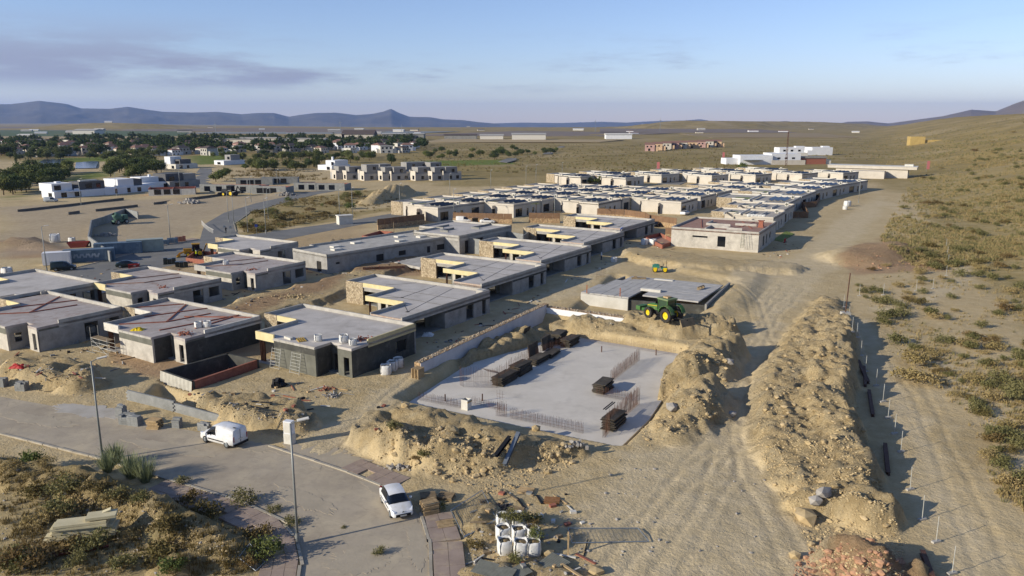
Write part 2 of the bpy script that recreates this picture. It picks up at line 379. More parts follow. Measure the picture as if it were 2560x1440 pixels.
def stonemat(name, c1, c2, c3, joint, scale, depth=.05):
    t = NT(name); w = t.noise(scale * 1.3, 3, .6)
    mp = t.n.new('ShaderNodeVectorMath'); mp.operation = 'ADD'
    cm = t.n.new('ShaderNodeTexNoise'); cm.inputs['Scale'].default_value = scale * .8; t.l.new(t.g.outputs['Position'], cm.inputs['Vector'])
    sc = t.n.new('ShaderNodeVectorMath'); sc.operation = 'SCALE'; sc.inputs['Scale'].default_value = .35 / scale; t.l.new(cm.outputs['Color'], sc.inputs[0])
    t.l.new(t.g.outputs['Position'], mp.inputs[0]); t.l.new(sc.outputs[0], mp.inputs[1])
    v = t.vor(scale, 'F1', mp.outputs[0], 'Color'); e = t.vor(scale, 'DISTANCE_TO_EDGE', mp.outputs[0])
    sp = t.n.new('ShaderNodeSeparateColor'); t.l.new(v, sp.inputs[0])
    col = t.mix(sp.outputs[0], hexl(c1), hexl(c2)); col = t.mix(t.ramp(sp.outputs[1], .55, .95), col, hexl(c3))
    ed = t.ramp(e, .0, .09); col = t.mix(ed, hexl(joint), col)
    MATS[name] = t.done(col, .9, t.bump(t.math('ADD', ed, t.math('MULTIPLY', w, .4)), .8, depth)); return MATS[name]
def foliage(name, c1, c2, c3):
    t = NT(name); oi = t.n.new('ShaderNodeObjectInfo')
    col = t.mix(t.ramp(t.noise(1.1, 3, .6), .35, .65), hexl(c1), hexl(c2))
    col = t.mix(t.math('MULTIPLY', oi.outputs['Random'], .7), col, hexl(c3))
    tr = t.n.new('ShaderNodeBsdfTranslucent'); t.link(col, tr.inputs['Color'])
    m = t.done(col, .8); ad = t.n.new('ShaderNodeMixShader'); ad.inputs[0].default_value = .25
    t.l.new(t.b.outputs[0], ad.inputs[1]); t.l.new(tr.outputs[0], ad.inputs[2])
    t.l.new(ad.outputs[0], t.n['Material Output'].inputs['Surface']); MATS[name] = m; return m
conc = M('concrete_roof', 'bcb5ab', 'a8a197', .3, .9, .25, .02, 5, stain=('8a8378', .24, .6))
conc_d = M('concrete_grey', '8f8d85', '7b7971', .6, .9, .3, .02, 6, stain=('5d5a54', .8, .5))
conc_l = M('concrete_light', 'b3aea3', '9c978c', .7, .9, .25, .02, 6, stain=('7d776b', .6, .4))
plaster = M('plaster_pale', 'beb7a8', 'a49d90', .9, .9, .25, .02, 8, stain=('7f7a6e', .7, .5))
plaster_g = M('plaster_grey', '9f9b93', '88847c', .8, .9, .25, .02, 8, stain=('6a665f', .9, .5))
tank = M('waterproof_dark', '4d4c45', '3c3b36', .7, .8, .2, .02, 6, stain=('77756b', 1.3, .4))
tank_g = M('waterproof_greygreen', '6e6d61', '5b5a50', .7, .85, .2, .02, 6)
block = M('blockwork_grey', '8a8a85', '777772', .9, .9, .3, .02, 5, stain=('a5a49e', .8, .4))
yellow = M('insulation_yellow', 'd3c596', 'c6b584', 1.2, .8, .2, .02, 5)
whitefas = M('insulation_white', 'cfcabd', 'bdb7a8', 1.2, .8)
cream = M('cream_render', 'c3baaa', 'b6ad9c', .4, .9, .1, .01, 9)
white = M('white_render', 'd8d8d6', 'cccccb', .3, .85)
whitecap = M('white_coping', 'c8c3b7', 'bbb5a8', .6, .8)
roofgrey = M('roof_membrane', 'aaa396', '9a9386', .4, .9, .2, .02, 8)
darkhole = M('painted_dark_inside', '35322d', '2a2724', .8, .95)  # flat dark colour painted in place of the shade inside openings
glass = M('window_glass', '12161b', None, rough=.08, spec=.6)
curtain = M('curtain', '8d9aa0', '6f7d85', 3, .8)
brick = M('brick_red', '9c6450', '855342', 2.5, .9, .3, .02, 9)
brick_d = M('screed_red', '9c7a68', '8a6958', .9, .95, .4, .03, 5, stain=('a79a8c', .8, .6))
rust = M('steel_rust', '5e4030', '463023', 2, .7, .2, .01, 9)
galv = M('galvanised', '9aa0a2', '858b8d', 2, .45, metal=.7)
pole = M('lamp_pole_grey', '8f918c', '7e807b', 1, .5, metal=.3)
timber = M('pale_timber', 'b59b73', '98805c', 3, .9, .3, .01, 10)
timber_d = M('weathered_timber', '8d7a5e', '6f6049', 3, .9, .3, .01, 10)
ply = M('formwork_dark', '3a332b', '2a2520', 1.5, .8, .2, .01, 8)
ply_top = M('formwork_top', '4d463c', '3a352d', .9, .85, stain=('6b6354', 1, .5))
bag = M('bag_white', 'd9d7d0', 'c4c1b8', 3, .8, .5, .03, 7)
slatf = M('fence_brown', '7d6249', '6b533d', 1, .85, .2, .01, 14)
def dusty_asphalt():
    t = NT('asphalt_dusty'); c = t.mix(t.ramp(t.noise(.13, 5, .62), .35, .65), hexl('a99c86'), hexl('988b76'))
    c = t.mix(t.math('MULTIPLY', t.ramp(t.noise(.17, 6, .68), .46, .66), .9), c, hexl('b8a98d')); c = t.mix(t.math('MULTIPLY', t.ramp(t.noise(.9, 7, .75), .5, .68), .35), c, hexl('776f63'))
    cr = t.vor(.35, 'DISTANCE_TO_EDGE'); c = t.mix(t.ramp(t.math('ADD', cr, t.math('MULTIPLY', t.noise(2, 4), .03)), .012, .022, .35, 0), c, hexl('5b554c'))
    MATS['asphalt_dusty'] = t.done(c, .92, t.bump(t.noise(9, 5, .7), .5, .012)); return t.m
asphalt = dusty_asphalt()
asph2 = M('asphalt_grey', '77756f', '6b6963', .15, .92, .2, .01, 14, stain=('8b867a', .2, .6))
pave = M('paving_pink', '9d8b7b', '8b7a6c', .8, .92, .3, .01, 12, stain=('b3a083', .5, .7))
kerb = M('kerb_stone', 'a9a08e', '968d7b', 1, .9, .3, .01, 10)
rubber = M('rubber', '2b2926', '3b3732', 4, .9)
blackm = M('black_plastic', '1b1b1c', None, rough=.6)
gravel = M('crushed_stone', 'a79a86', '877b69', 5, .95, .8, .05, 6)
rock = M('rock_tan', 'b7a27c', '9c875f', 1.2, .95, .6, .05, 4)
rockred = M('rock_reddish', 'b08a6c', '9b7458', 1.5, .95, .6, .05, 4)
rockgrey = M('rock_grey', 'a39d92', '88827a', 1.5, .95, .6, .05, 4)
carwhite = M('car_white', 'dcdcda', 'cdc9bf', 1.5, .3, spec=.5, stain=('b8b0a0', 1.2, .35))
cargreen = M('dark_green_paint', '16221f', None, rough=.3, spec=.5)
tractorg = M('tractor_green', '35602a', '4a6a38', 2.5, .55, spec=.3, stain=('8d8460', 1.5, .75))
tractory = M('tractor_yellow', 'd9bd15', 'c9a80f', 2, .5)
redp = M('red_plastic', 'b8342c', 'a02a24', 2, .6)
bark = M('bark', '4b3f31', '5d4f3d', 3, .95)
water = M('pond_water', '3d4c5e', None, rough=.12, spec=.6)
stone = stonemat('stone_cladding', 'ab9a7c', 'bfae90', '8d7b60', '7c6f5a', 3.2)
stone2 = stonemat('stone_rubble_wall', 'a58a66', 'bd9f78', '8f7354', '77644d', 2.6)
F_tree = foliage('foliage_dark', '36441f', '4a562a', '62653a')
F_tree2 = foliage('foliage_mid', '505c2e', '666f38', '7d7c48')
F_olive = foliage('foliage_olive', '726e45', '837b50', '646338')
F_dry = foliage('foliage_dry', '9a8659', 'aa9668', '857748')
F_brown = foliage('foliage_brown', '6f5a38', '806a42', '625f34')
F_broom = foliage('foliage_broom', '7c8360', '8d9068', '6a7350')
# ------------------------------------------------------------------ ground sheet
def axis(lo, hi, step, gl, gh, far):
    a = list(np.arange(lo, hi, step)); s = step
    while a[-1] < far: s *= gh; a.append(a[-1] + s)
    s = step; b = []; p = lo
    while gl and p > -far: s *= gl; p -= s; b.append(p)
    return np.array(b[::-1] + a)
gx = axis(-46, 46, .29, 1.05, 1.05, 24000)
gy = axis(40, 118, .29, 0, 1.02, 24000)
gy = np.concatenate([[-400, -100, 0, 15, 25, 32, 36, 38, 39], gy])
GX, GY = np.meshgrid(gx, gy)
GZ = hgt(GX.ravel(), GY.ravel())
X, Y = GX.ravel(), GY.ravel()
nx, ny = len(gx), len(gy)
idx = np.arange(nx * ny).reshape(ny, nx)
Fq = np.stack([idx[:-1, :-1], idx[:-1, 1:], idx[1:, 1:], idx[1:, :-1]], -1).reshape(-1, 4)
def zone(polys, blur, amp=.0, sc=8):
    w = np.zeros(X.shape)
    for P in polys:
        P = pl(P)
        sd = poly_sd(X, Y, P) + fbm(X, Y, sc, 4) * amp
        w = np.maximum(w, 1 - sst(sd, -blur, blur))
    return w
dfoot = (X - FOOT[0][0] - (Y - FOOT[0][1]) * FOOT[1][0]) * .919
scrub = sst(dfoot + fbm(X, Y, 14, 4) * 7, -3, 10)
scrub = np.maximum(scrub, zone([[(640, 520), (720, 497), (880, 478), (940, 475), (900, 500), (870, 530), (1060, 505), (1040, 520), (860, 545), (620, 590), (600, 570)]], 3, 6))
scrub = np.maximum(scrub, zone([[(540, 420), (900, 425), (1130, 470), (1440, 470), (1500, 440), (1700, 436), (1760, 420), (2200, 440), (2240, 480), (2400, 330), (1000, 335), (540, 400)]], 14, 30, 40) * .9)
scrub = np.maximum(scrub, zone([[(0, 1140), (240, 1190), (560, 1290), (690, 1330), (690, 1470), (-300, 1500), (-300, 1100)]], 1.5, 3, 5) * .55)
scrub = np.maximum(scrub, sst(Y, 480, 640) * .8)
lawn = zone([[(0, 500), (30, 482), (80, 470), (84, 482), (40, 500)], [(130, 456), (180, 440), (262, 426), (274, 444), (200, 455)],
             [(60, 402), (300, 388), (300, 402), (150, 408)], [(470, 392), (560, 383), (620, 392), (560, 408), (480, 412)], [(1000, 402), (1250, 398), (1300, 408), (1080, 415)]], 3, 4, 20)
pale = zone([[(1560, 1140), (1760, 1100), (1830, 960), (1880, 840), (1900, 760), (1800, 700), (1990, 640), (2080, 560), (2200, 490), (2220, 510), (2150, 590), (2060, 700), (1960, 790), (1940, 860), (1890, 1010), (1870, 1130), (1960, 1280), (2040, 1400), (2000, 1480), (1500, 1480), (1440, 1300)],
             [(2110, 800), (2200, 960), (2290, 1200), (2390, 1460), (2520, 1460), (2400, 1220), (2290, 1010), (2170, 800)],
             [(780, 1075), (900, 1030), (1010, 930), (1060, 870), (1300, 770), (1500, 660), (1620, 600), (1640, 590), (1560, 650), (1440, 740), (1350, 760), (1060, 900), (1000, 1000), (900, 1110), (820, 1150), (740, 1130)]], 1.0, 2.2, 4)
for PT, w_ in (([(2225, 505), (2270, 545), (2350, 590), (2400, 640), (2420, 690), (2330, 745), (2200, 770)], 1.6), ([(2260, 850), (2400, 940), (2520, 1100), (2570, 1200)], 1.5)):
    dd, _ = seg_dist(X, Y, gpv(PT)[0].tolist(), [[0] * len(PT)]); wgt = 1 - sst(dd + fbm(X, Y, 4, 2) * .7, w_ * .4, w_ * 1.3); pale = np.maximum(pale, wgt); scrub = scrub * (1 - wgt)
red = zone([[(560, 790), (780, 715), (870, 690), (860, 720), (640, 800)], [(860, 690), (930, 640), (1060, 650), (1050, 690)], [(0, 600), (130, 605), (150, 640), (0, 650)], [(2080, 640), (2220, 590), (2380, 640), (2360, 680), (2120, 690)], [(1990, 1400), (2100, 1340), (2250, 1400), (2260, 1470), (1980, 1470)],
            [(250, 830), (640, 800), (660, 880), (400, 960), (250, 900)]], 1.5, 3, 6) * .8
red = np.maximum(red, zone([[(0, 700), (500, 640), (900, 560), (1000, 620), (760, 700), (260, 830), (0, 860)]], 3, 4, 8) * .35)
red = np.maximum(red, sst(Y, 1100, 2400) * .75 * sst(fbm(X, Y, 420, 3), -.35, .35))
grey = zone([[(0, 520), (300, 500), (640, 490), (860, 470), (700, 500), (560, 530), (490, 580), (330, 620), (0, 640)]], 4, 5, 14) * .55
me = np_mesh('ground', np.stack([X, Y, GZ], 1), Fq, [], smooth=True)
ca = me.color_attributes.new('zone', 'FLOAT_COLOR', 'POINT'); ca.data.foreach_set('color', np.stack([scrub, lawn, pale, red], 1).astype(np.float32).ravel())
cb = me.color_attributes.new('zone2', 'FLOAT_COLOR', 'POINT'); spoil = np.zeros(X.shape)
for P, w, h, k in RIDGES:
    dd, (W_, H_) = seg_dist(X, Y, P, [w, h]); spoil = np.maximum(spoil, (1 - sst(dd / W_ + fbm(X, Y, 2.2, 3) * .3, .7, 1.1)))
cb.data.foreach_set('color', np.stack([grey, spoil * (Y < 400), np.maximum(sst(Y, 330, 430), sst(dfoot, 25, 60)) * .9, grey * 0 + 1], 1).astype(np.float32).ravel())
t = NT('ground_soil')
at = t.n.new('ShaderNodeVertexColor'); at.layer_name = 'zone'; sp = t.n.new('ShaderNodeSeparateColor'); t.l.new(at.outputs[0], sp.inputs[0])
at2 = t.n.new('ShaderNodeVertexColor'); at2.layer_name = 'zone2'; sp2 = t.n.new('ShaderNodeSeparateColor'); t.l.new(at2.outputs[0], sp2.inputs[0])
nbig = t.noise(.07, 5, .6); nmid = t.noise(.6, 6, .65); nfin = t.noise(5, 5, .7); npeb = t.vor(3.2)
col = t.mix(t.ramp(nbig, .35, .65), hexl('bba67d'), hexl('a9946b'))
col = t.mix(t.math('MULTIPLY', t.ramp(nmid, .42, .7), .55), col, hexl('c9b690'))
col = t.mix(t.math('MULTIPLY', t.ramp(nfin, .5, .72), .35), col, hexl('806c4c'))
scl = t.mix(t.ramp(t.noise(1.1, 7, .72), .36, .64), hexl('ad966c'), hexl('c6b187')); scl = t.mix(t.math('MULTIPLY', t.ramp(t.noise(2.6, 6, .75), .5, .68), .45), scl, hexl('7f6c4c')); scl = t.mix(t.math('MULTIPLY', t.ramp(t.noise(.35, 4, .6), .5, .66), .5), scl, hexl('a59a80'))
col = t.mix(sp2.outputs[1], col, scl)
col = t.mix(at.outputs['Alpha'], col, t.mix(t.ramp(nmid, .35, .65), hexl('a38768'), hexl('917356')))
col = t.mix(sp2.outputs[0], col, t.mix(t.ramp(nmid, .35, .65), hexl('938571'), hexl('a59580')))
pc = t.mix(t.ramp(nmid, .35, .68), hexl('b6a480'), hexl('c6b491')); col = t.mix(t.math('MULTIPLY', sp.outputs[2], .85), col, pc)
sv = t.noise(.22, 7, .68); scol = t.mix(t.ramp(sv, .38, .62), hexl('8f7d50'), hexl('a18e63'))
scol = t.mix(t.math('MULTIPLY', t.ramp(t.noise(.55, 6, .7), .5, .68), .75), scol, hexl('746d42'))
scol = t.mix(t.math('MULTIPLY', t.ramp(t.noise(.13, 5, .6), .56, .68), .75), scol, hexl('a8956c'))
fc = t.mix(t.ramp(t.noise(.03, 6, .7), .4, .62), hexl('93804f'), hexl('7a6c44')); fc = t.mix(t.math('MULTIPLY', t.ramp(t.noise(.012, 4, .6), .5, .64), .7), fc, hexl('a3906a'))
scol = t.mix(sp2.outputs[2], scol, fc)
col = t.mix(t.ramp(t.math('ADD', sp.outputs[0], t.math('MULTIPLY', t.math('SUBTRACT', sv, .5), .9)), .25, .75), col, scol)
lcol = t.mix(t.ramp(t.noise(.3, 4, .6), .4, .65), hexl('5c6b2a'), hexl('74773a')); col = t.mix(sp.outputs[1], col, lcol)
nb = t.bump(t.math('ADD', t.math('MULTIPLY', nfin, .5), t.math('MULTIPLY', t.noise(1.4, 6, .7), 1.2)), .75, .16)
nb = t.bump(npeb, .35, .06, nb); nb = t.bump(t.math('MULTIPLY', t.noise(2.2, 7, .78), sp2.outputs[1]), 1.0, .5, nb)
gmat = t.done(col, .95, nb); t.b.inputs['Specular IOR Level'].default_value = .1
me.materials.append(gmat)
ground = bpy.data.objects.new('ground', me); COL.objects.link(ground); tag(ground, kind='structure', label='dry sandy ground of the building site and plain')
def sheet(name, poly, z, mat, dz=.0, label=None, parent=None, thick=.25):
    o = MB().prism(poly, z - thick, z, 0).build(name, mat, parent)
    if not parent: tag(o, label, kind='structure')
    return o
def ribbon(L, Rr): return L + Rr[::-1]
street = sheet('street', STREET, .03, asphalt, label='dusty asphalt street curving through the foreground')
road2 = sheet('road', ROAD2, .03, asph2, label='grey asphalt road behind the first houses')
sheet('road', PARK, .025, asph2, label='narrow asphalt lane past the finished villas')
sheet('road', ROAD3, .03, asph2, label='short straight street by the white villas')
sheet('road', pl([(1640, 460), (1760, 425), (1782, 398), (1808, 398), (1800, 425), (1700, 462)]), .12, asph2, label='far grey street towards the white buildings')
sheet('road', pl([(1246, 405), (1270, 396), (1292, 396), (1290, 401), (1268, 407)]), .3, asph2, label='short far bend of road in the scrub')
sheet('road', pl([(1355, 386), (1400, 366), (1412, 366), (1378, 386)]), .3, asph2, label='far straight road climbing in the scrub')
sheet('pond', pl([(188, 422), (190, 407), (230, 404), (246, 404), (240, 421)]), .3, water, label='blue golf course pond among dark trees')
sheet('pond', pl([(95, 407), (110, 400), (160, 398), (170, 408), (130, 414)]), .3, water, label='small pond left of the blue pond')
sheet('pond', pl([(60, 392), (70, 387), (200, 385), (195, 391), (90, 394)]), .5, water, label='long thin pond before the housing estate')
# kerbs and paved footways: stones laid one by one
def along(P, step):
    out = []; carry = 0
    for i in range(len(P) - 1):
        a, b = Vector(P[i]), Vector(P[i + 1]); d = (b - a).length; s = carry
        while s < d: out.append((a + (b - a) * (s / d), math.atan2(b.y - a.y, b.x - a.x))); s += step
        carry = s - d
    return out
def kerbline(P, label, step=2.0, side=1):
    k = MB(); st = k.box(-step / 2 + .02, step / 2 - .02, -.11, .11, -.15, .13).mesh('kerb_stone', kerb)
    root = T('kerb', None, None); tag(root, label, kind='structure')
    for p, a in along(P, step):
        o = bpy.data.objects.new('kerb_stone', st); COL.objects.link(o); o.parent = root
        o.location = (p.x + random.uniform(-.03, .03), p.y, .03 + random.uniform(-.03, .0)); o.rotation_euler[2] = a + random.uniform(-.02, .02)
kerbline(pl([(20, 1090), (240, 1145), (420, 1200), (600, 1255), (700, 1300), (742, 1352), (752, 1400), (742, 1470)]), 'left kerb of the foreground street')
kerbline(pl([(690, 1122), (860, 1178), (985, 1228)]), 'right kerb of the foreground street, by the tall bank')
kerbline(pl([(1056, 1300), (1076, 1370), (1080, 1470)]), 'right kerb of the foreground street, by the sand heap')
kerbline(pl([(-40, 716), (110, 690), (250, 655), (420, 612), (500, 598)]), 'far kerb of the road behind the first houses', 3)
kerbline(pl([(590, 578), (585, 560), (625, 532), (690, 512), (790, 486)]), 'kerb round the scrub triangle', 3)
def footway(P, off, w, label, step=.9, cols=3, miss=.04):
    root = T('pavement', None, None); tag(root, label, kind='structure')
    cw = w / cols; st = MB().box(-step / 2 + .012, step / 2 - .012, -cw / 2 + .012, cw / 2 - .012, -.12, .1).mesh('paving_slab', pave)
    for p, a in along(P, step):
        nx_, ny_ = -math.sin(a), math.cos(a)
        for c in range(cols):
            if random.random() < miss: continue
            q = off + (cw * (c + .5)) * (1 if off >= 0 else -1)
            o = bpy.data.objects.new('paving_slab', st); COL.objects.link(o); o.parent = root
            o.location = (p.x + nx_ * q, p.y + ny_ * q, .03 + random.uniform(-.015, .01)); o.rotation_euler = (random.uniform(-.01, .01), random.uniform(-.01, .01), a)
footway(pl([(430, 1205), (600, 1255), (700, 1300), (742, 1352), (752, 1400), (742, 1470)]), -.15, 2.4, 'pinkish tiled pavement on the left of the street', 1.0, 3)
footway(pl([(1056, 1300), (1076, 1370), (1080, 1470)]), .15, 2.1, 'pinkish tiled pavement by the big bags', 1.0, 2)
footway(pl([(860, 1178), (985, 1228)]), .15, 2.2, 'dusty tiled pavement under the tall bank', 1.0, 2, .1)
footway(pl([(250, 655), (420, 612), (500, 598)]), .15, 2.4, 'pavement along the shipping containers', 2.0, 2, 0)
# ------------------------------------------------------------------ houses
HA = R(57.5)
def wall(mb, p0, p1, z0, z1, th, ops=(), mi=0):
    """wall from p0 to p1 (left face outwards is p0->p1 right-hand side), with openings (s0,s1,zb,zt)"""
    d = Vector((p1[0] - p0[0], p1[1] - p0[1])); L = d.length; d /= L; n = Vector((-d.y, d.x))
    def seg(s0, s1, a, b):
        if s1 - s0 < 1e-3 or b - a < 1e-3: return
        q = [Vector(p0) + d * s0 + n * 0, Vector(p0) + d * s1, Vector(p0) + d * s1 + n * th, Vector(p0) + d * s0 + n * th]
        mb.prism([(v.x, v.y) for v in q], a, b, mi)
    s = 0
    for (a, b, zb, zt) in sorted(ops):
        seg(s, a, z0, z1); seg(a, b, z0, zb); seg(a, b, zt, z1); s = b
    seg(s, L, z0, z1); return mb
def W(parent, name, p0, p1, z0, z1, th, mat, ops=()): return wall(MB(), p0, p1, z0, z1, th, ops).build(name, mat, parent)
def capstrip(parent, name, pts, z0, z1, th, mat):         # parapet along a polyline, on its left side
    mb = MB()
    for a, b in zip(pts, pts[1:]): wall(mb, a, b, z0, z1, th)
    return mb.build(name, mat, parent)
def bagobj(name='bulk_bag', w=1.0, h=1.0, seed=0, parent=None, filled=True):
    rnd = random.Random(seed); mb = MB(); n = 16; rings = [(0, .46), (.12, .53), (.45, .55), (.8, .53), (.98, .5), (1.0, .46), (.9, .4)]
    v = []
    for z, r in rings:
        for i in range(n):
            a = 2 * math.pi * i / n; k = .86 + .14 * max(abs(math.cos(a)), abs(math.sin(a))) ** 2
            sq = 1 / max(abs(math.cos(a)), abs(math.sin(a))) ** .7
            rr = r * w * min(sq, 1.22) * .92 * (1 + rnd.uniform(-.04, .04)); v.append((rr * math.cos(a), rr * math.sin(a), z * h + (rnd.uniform(-.05, .06) * h if z > .85 else 0)))
    f = []
    for k in range(len(rings) - 1):
        for i in range(n): f.append((k * n + i, k * n + (i + 1) % n, (k + 1) * n + (i + 1) % n, (k + 1) * n + i))
    f.append(tuple(range(n))[::-1]); mb.add(v, f)
    o = mb.build(name, bag, parent, smooth=True); return o
BAGM = [bagobj(seed=s).data for s in range(4)]
for o in list(bpy.data.objects):
    if o.name.startswith('bulk_bag'): bpy.data.objects.remove(o)
fillm = M('bag_fill', '8f7a56', '6f5d40', 3, .95, .6, .05, 5)
strap = M('bag_strap', '6b6a66', None)
FILL = MB().add([(.36 * math.cos(i * .785), .36 * math.sin(i * .785), .84) for i in range(8)] + [(0, 0, .93)], [(i, (i + 1) % 8, 8) for i in range(8)]).mesh('bag_fill', fillm)
STRAPM = MB()
for sx in (-1, 1):
    for sy in (-1, 1):
        STRAPM.tube((sx * .4, sy * .45, .2), (sx * .42, sy * .46, 1.0), .018, n=5); STRAPM.tube((sx * .42, sy * .46, 1.0), (sx * .3, sy * .38, 1.12), .018, n=5)
STRAPM = STRAPM.mesh('lifting_strap', strap)
nbag = [0]
def bulkbag(loc, label, rz=0, s=1.0, sh=1.0, group='white bulk bags', fill=True):
    t = T('bulk_bag', label, 'bag', loc, rz, group); t.scale = (s, s, s * sh)
    o = bpy.data.objects.new('sack', BAGM[nbag[0] % 4]); COL.objects.link(o); o.parent = t; nbag[0] += 1
    o = bpy.data.objects.new('lifting_strap', STRAPM); COL.objects.link(o); o.parent = t
    if fill: o = bpy.data.objects.new('filling', FILL); COL.objects.link(o); o.parent = t
    return t
def crumpled(name, loc, label, w, l, h, mat, cat, seed=1, rz=0, group=None):
    rnd = random.Random(seed); n = 9; v = []; f = []
    for j in range(n):
        for i in range(n):
            u, q = i / (n - 1) * 2 - 1, j / (n - 1) * 2 - 1
            e = max(0, 1 - max(abs(u), abs(q)) ** 2.5); z = h * e * (0.75 + rnd.uniform(-.35, .35))
            v.append((u * w / 2 * (1 + rnd.uniform(-.08, .08)), q * l / 2 * (1 + rnd.uniform(-.08, .08)), z))
    for j in range(n - 1):
        for i in range(n - 1): a = j * n + i; f.append((a, a + 1, a + n + 1, a + n))
    o = MB().add(v, f).build(name, mat, None, smooth=False, loc=loc, rz=rz); return tag(o, label, cat, group)
def columns(parent, pts, z1, mat=rust):
    for x, y in pts:
        m = MB()
        m.box(x - .12, x + .12, y - .12, y - .1, 0, z1); m.box(x - .12, x + .12, y + .1, y + .12, 0, z1); m.box(x - .015, x + .015, y - .1, y + .1, 0, z1)
        m.build('steel_column', mat, parent)
ROOFB = [(0, 0), (20.6, 0), (20.6, 23.5), (13.8, 23.5), (13.8, 13.2), (7.2, 13.2), (7.2, 5.65), (0, 5.65)]
def inset_edges(t): pass
def house_b(loc, label, z=3.2, rz=HA, dark=True, group='stepped concrete houses along the inner track'):
    t = T('unfinished_house', label, 'house', (loc[0], loc[1], 0), rz, group)
    P = ROOFB; rt = z; pt = z + .42
    MB().prism(P, rt - .35, rt).build('roof_slab', conc, t)
    MB().box(.3, 20.3, .3, 5.4, -.6, .12).box(7.5, 20.3, 5.4, 13, -.6, .12).box(14.1, 20.3, 13, 23.2, -.6, .12).build('floor_slab', conc_d, t)
    # parapets
    capstrip(t, 'parapet', [(0, 0), (20.6, 0)], rt - .62, pt, .22, conc_l)
    capstrip(t, 'parapet', [(20.6, .0), (20.6, 23.5), (13.8, 23.5)], rt - .35, pt, .24, conc_l)
    capstrip(t, 'parapet', [(13.8, 13.2), (7.22, 13.2)], rt - .35, pt - .02, .2, conc_l); capstrip(t, 'parapet', [(7.2, 5.65), (.0, 5.65)], rt - .35, pt - .02, .2, conc_l)
    W(t, 'brick_upstand', (0, 5.45), (0, .22), rt - .3, rt + .22, .2, M('brick_white', 'b9aa98', 'a98f7c', 2, .9, .3, .02, 8))
    W(t, 'insulated_fascia', (7.18, 13.2), (7.18, 5.9), rt - .34, pt, .22, yellow)
    W(t, 'insulated_fascia', (13.78, 19.9), (13.78, 13.45), rt - .2, pt, .22, yellow)
    # walls
    W(t, 'stone_wall', (13.74, 23.55), (13.74, 19.9), -.6, pt - .02, .32, stone); W(t, 'stone_wall', (20.6, 23.46), (14.06, 23.46), -.6, rt - .36, .3, stone)
    W(t, 'rear_wall', (20.56, .05), (20.56, 23.1), -.6, rt - .36, .25, plaster_g, [(4, 6, 0, 2.3), (15, 18, .9, 2.3)])
    W(t, 'street_wall', (9.2, .03), (20.5, .03), -.6, rt - .63, .25, plaster_g, [(5.2, 7.1, .1, 2.4), (9.3, 10.4, .1, 2.4)])
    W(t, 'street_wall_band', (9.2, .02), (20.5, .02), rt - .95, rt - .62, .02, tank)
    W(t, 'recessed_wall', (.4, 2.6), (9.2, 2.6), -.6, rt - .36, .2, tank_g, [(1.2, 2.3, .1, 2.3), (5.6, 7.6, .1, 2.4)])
    W(t, 'end_wall', (.25, 5.3), (.25, 2.6), -.6, rt - .36, .2, plaster); W(t, 'end_wall', (9.2, 2.6), (9.2, .3), -.6, rt - .36, .2, plaster_g)
    W(t, 'side_wall', (9.6, 13.0), (20.3, 13.0), -.6, rt - .36, .2, tank_g, [(6, 8, .1, 2.3)])
    W(t, 'side_wall', (9.4, 5.6), (.3, 5.6), -.6, rt - .36, .2, plaster_g)
    W(t, 'terrace_wall', (9.5, 12.9), (9.5, 5.7), -.6, rt - .36, .2, plaster, [(.6, 3.2, .1, 2.3), (4.0, 6.4, .1, 2.3)])
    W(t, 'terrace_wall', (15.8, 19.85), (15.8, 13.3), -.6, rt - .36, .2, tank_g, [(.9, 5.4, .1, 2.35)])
    W(t, 'lintel', (13.95, 19.85), (13.95, 13.3), rt - .9, rt - .36, .14, plaster_g)
    columns(t, [(7.6, 12.7)], rt - .4)
    MB().box(7.4, 7.8, 9.0, 9.4, -.5, rt - .4).build('pillar', plaster, t)
    # roof joints and drains
    jm = M('roof_joint', '55524c', None); mb = MB()
    for a, b in (((10, .3), (10.5, 12.8)), ((14.2, .3), (14.2, 22)), ((4.2, 2.6), (7, 5.5)), ((4.2, 2.6), (20, 6.5)), ((10.5, 9), (20.2, 10)), ((10.5, 9), (7.6, 13)), ((16, 17), (20, 14))):
        mb.tube((*a, rt + .004), (*b, rt + .004), .035, n=4)
    mb.build('roof_joint', jm, t)
    for x, y in ((10.5, 9), (4.2, 2.6)): MB().box(x - .22, x + .22, y - .22, y + .22, rt - .1, rt + .03).build('roof_drain', darkhole, t)
    MB().box(19.0, 20.3, .3, 1.5, rt - .1, rt + .5).build('roof_box', conc_l, t)
    return t
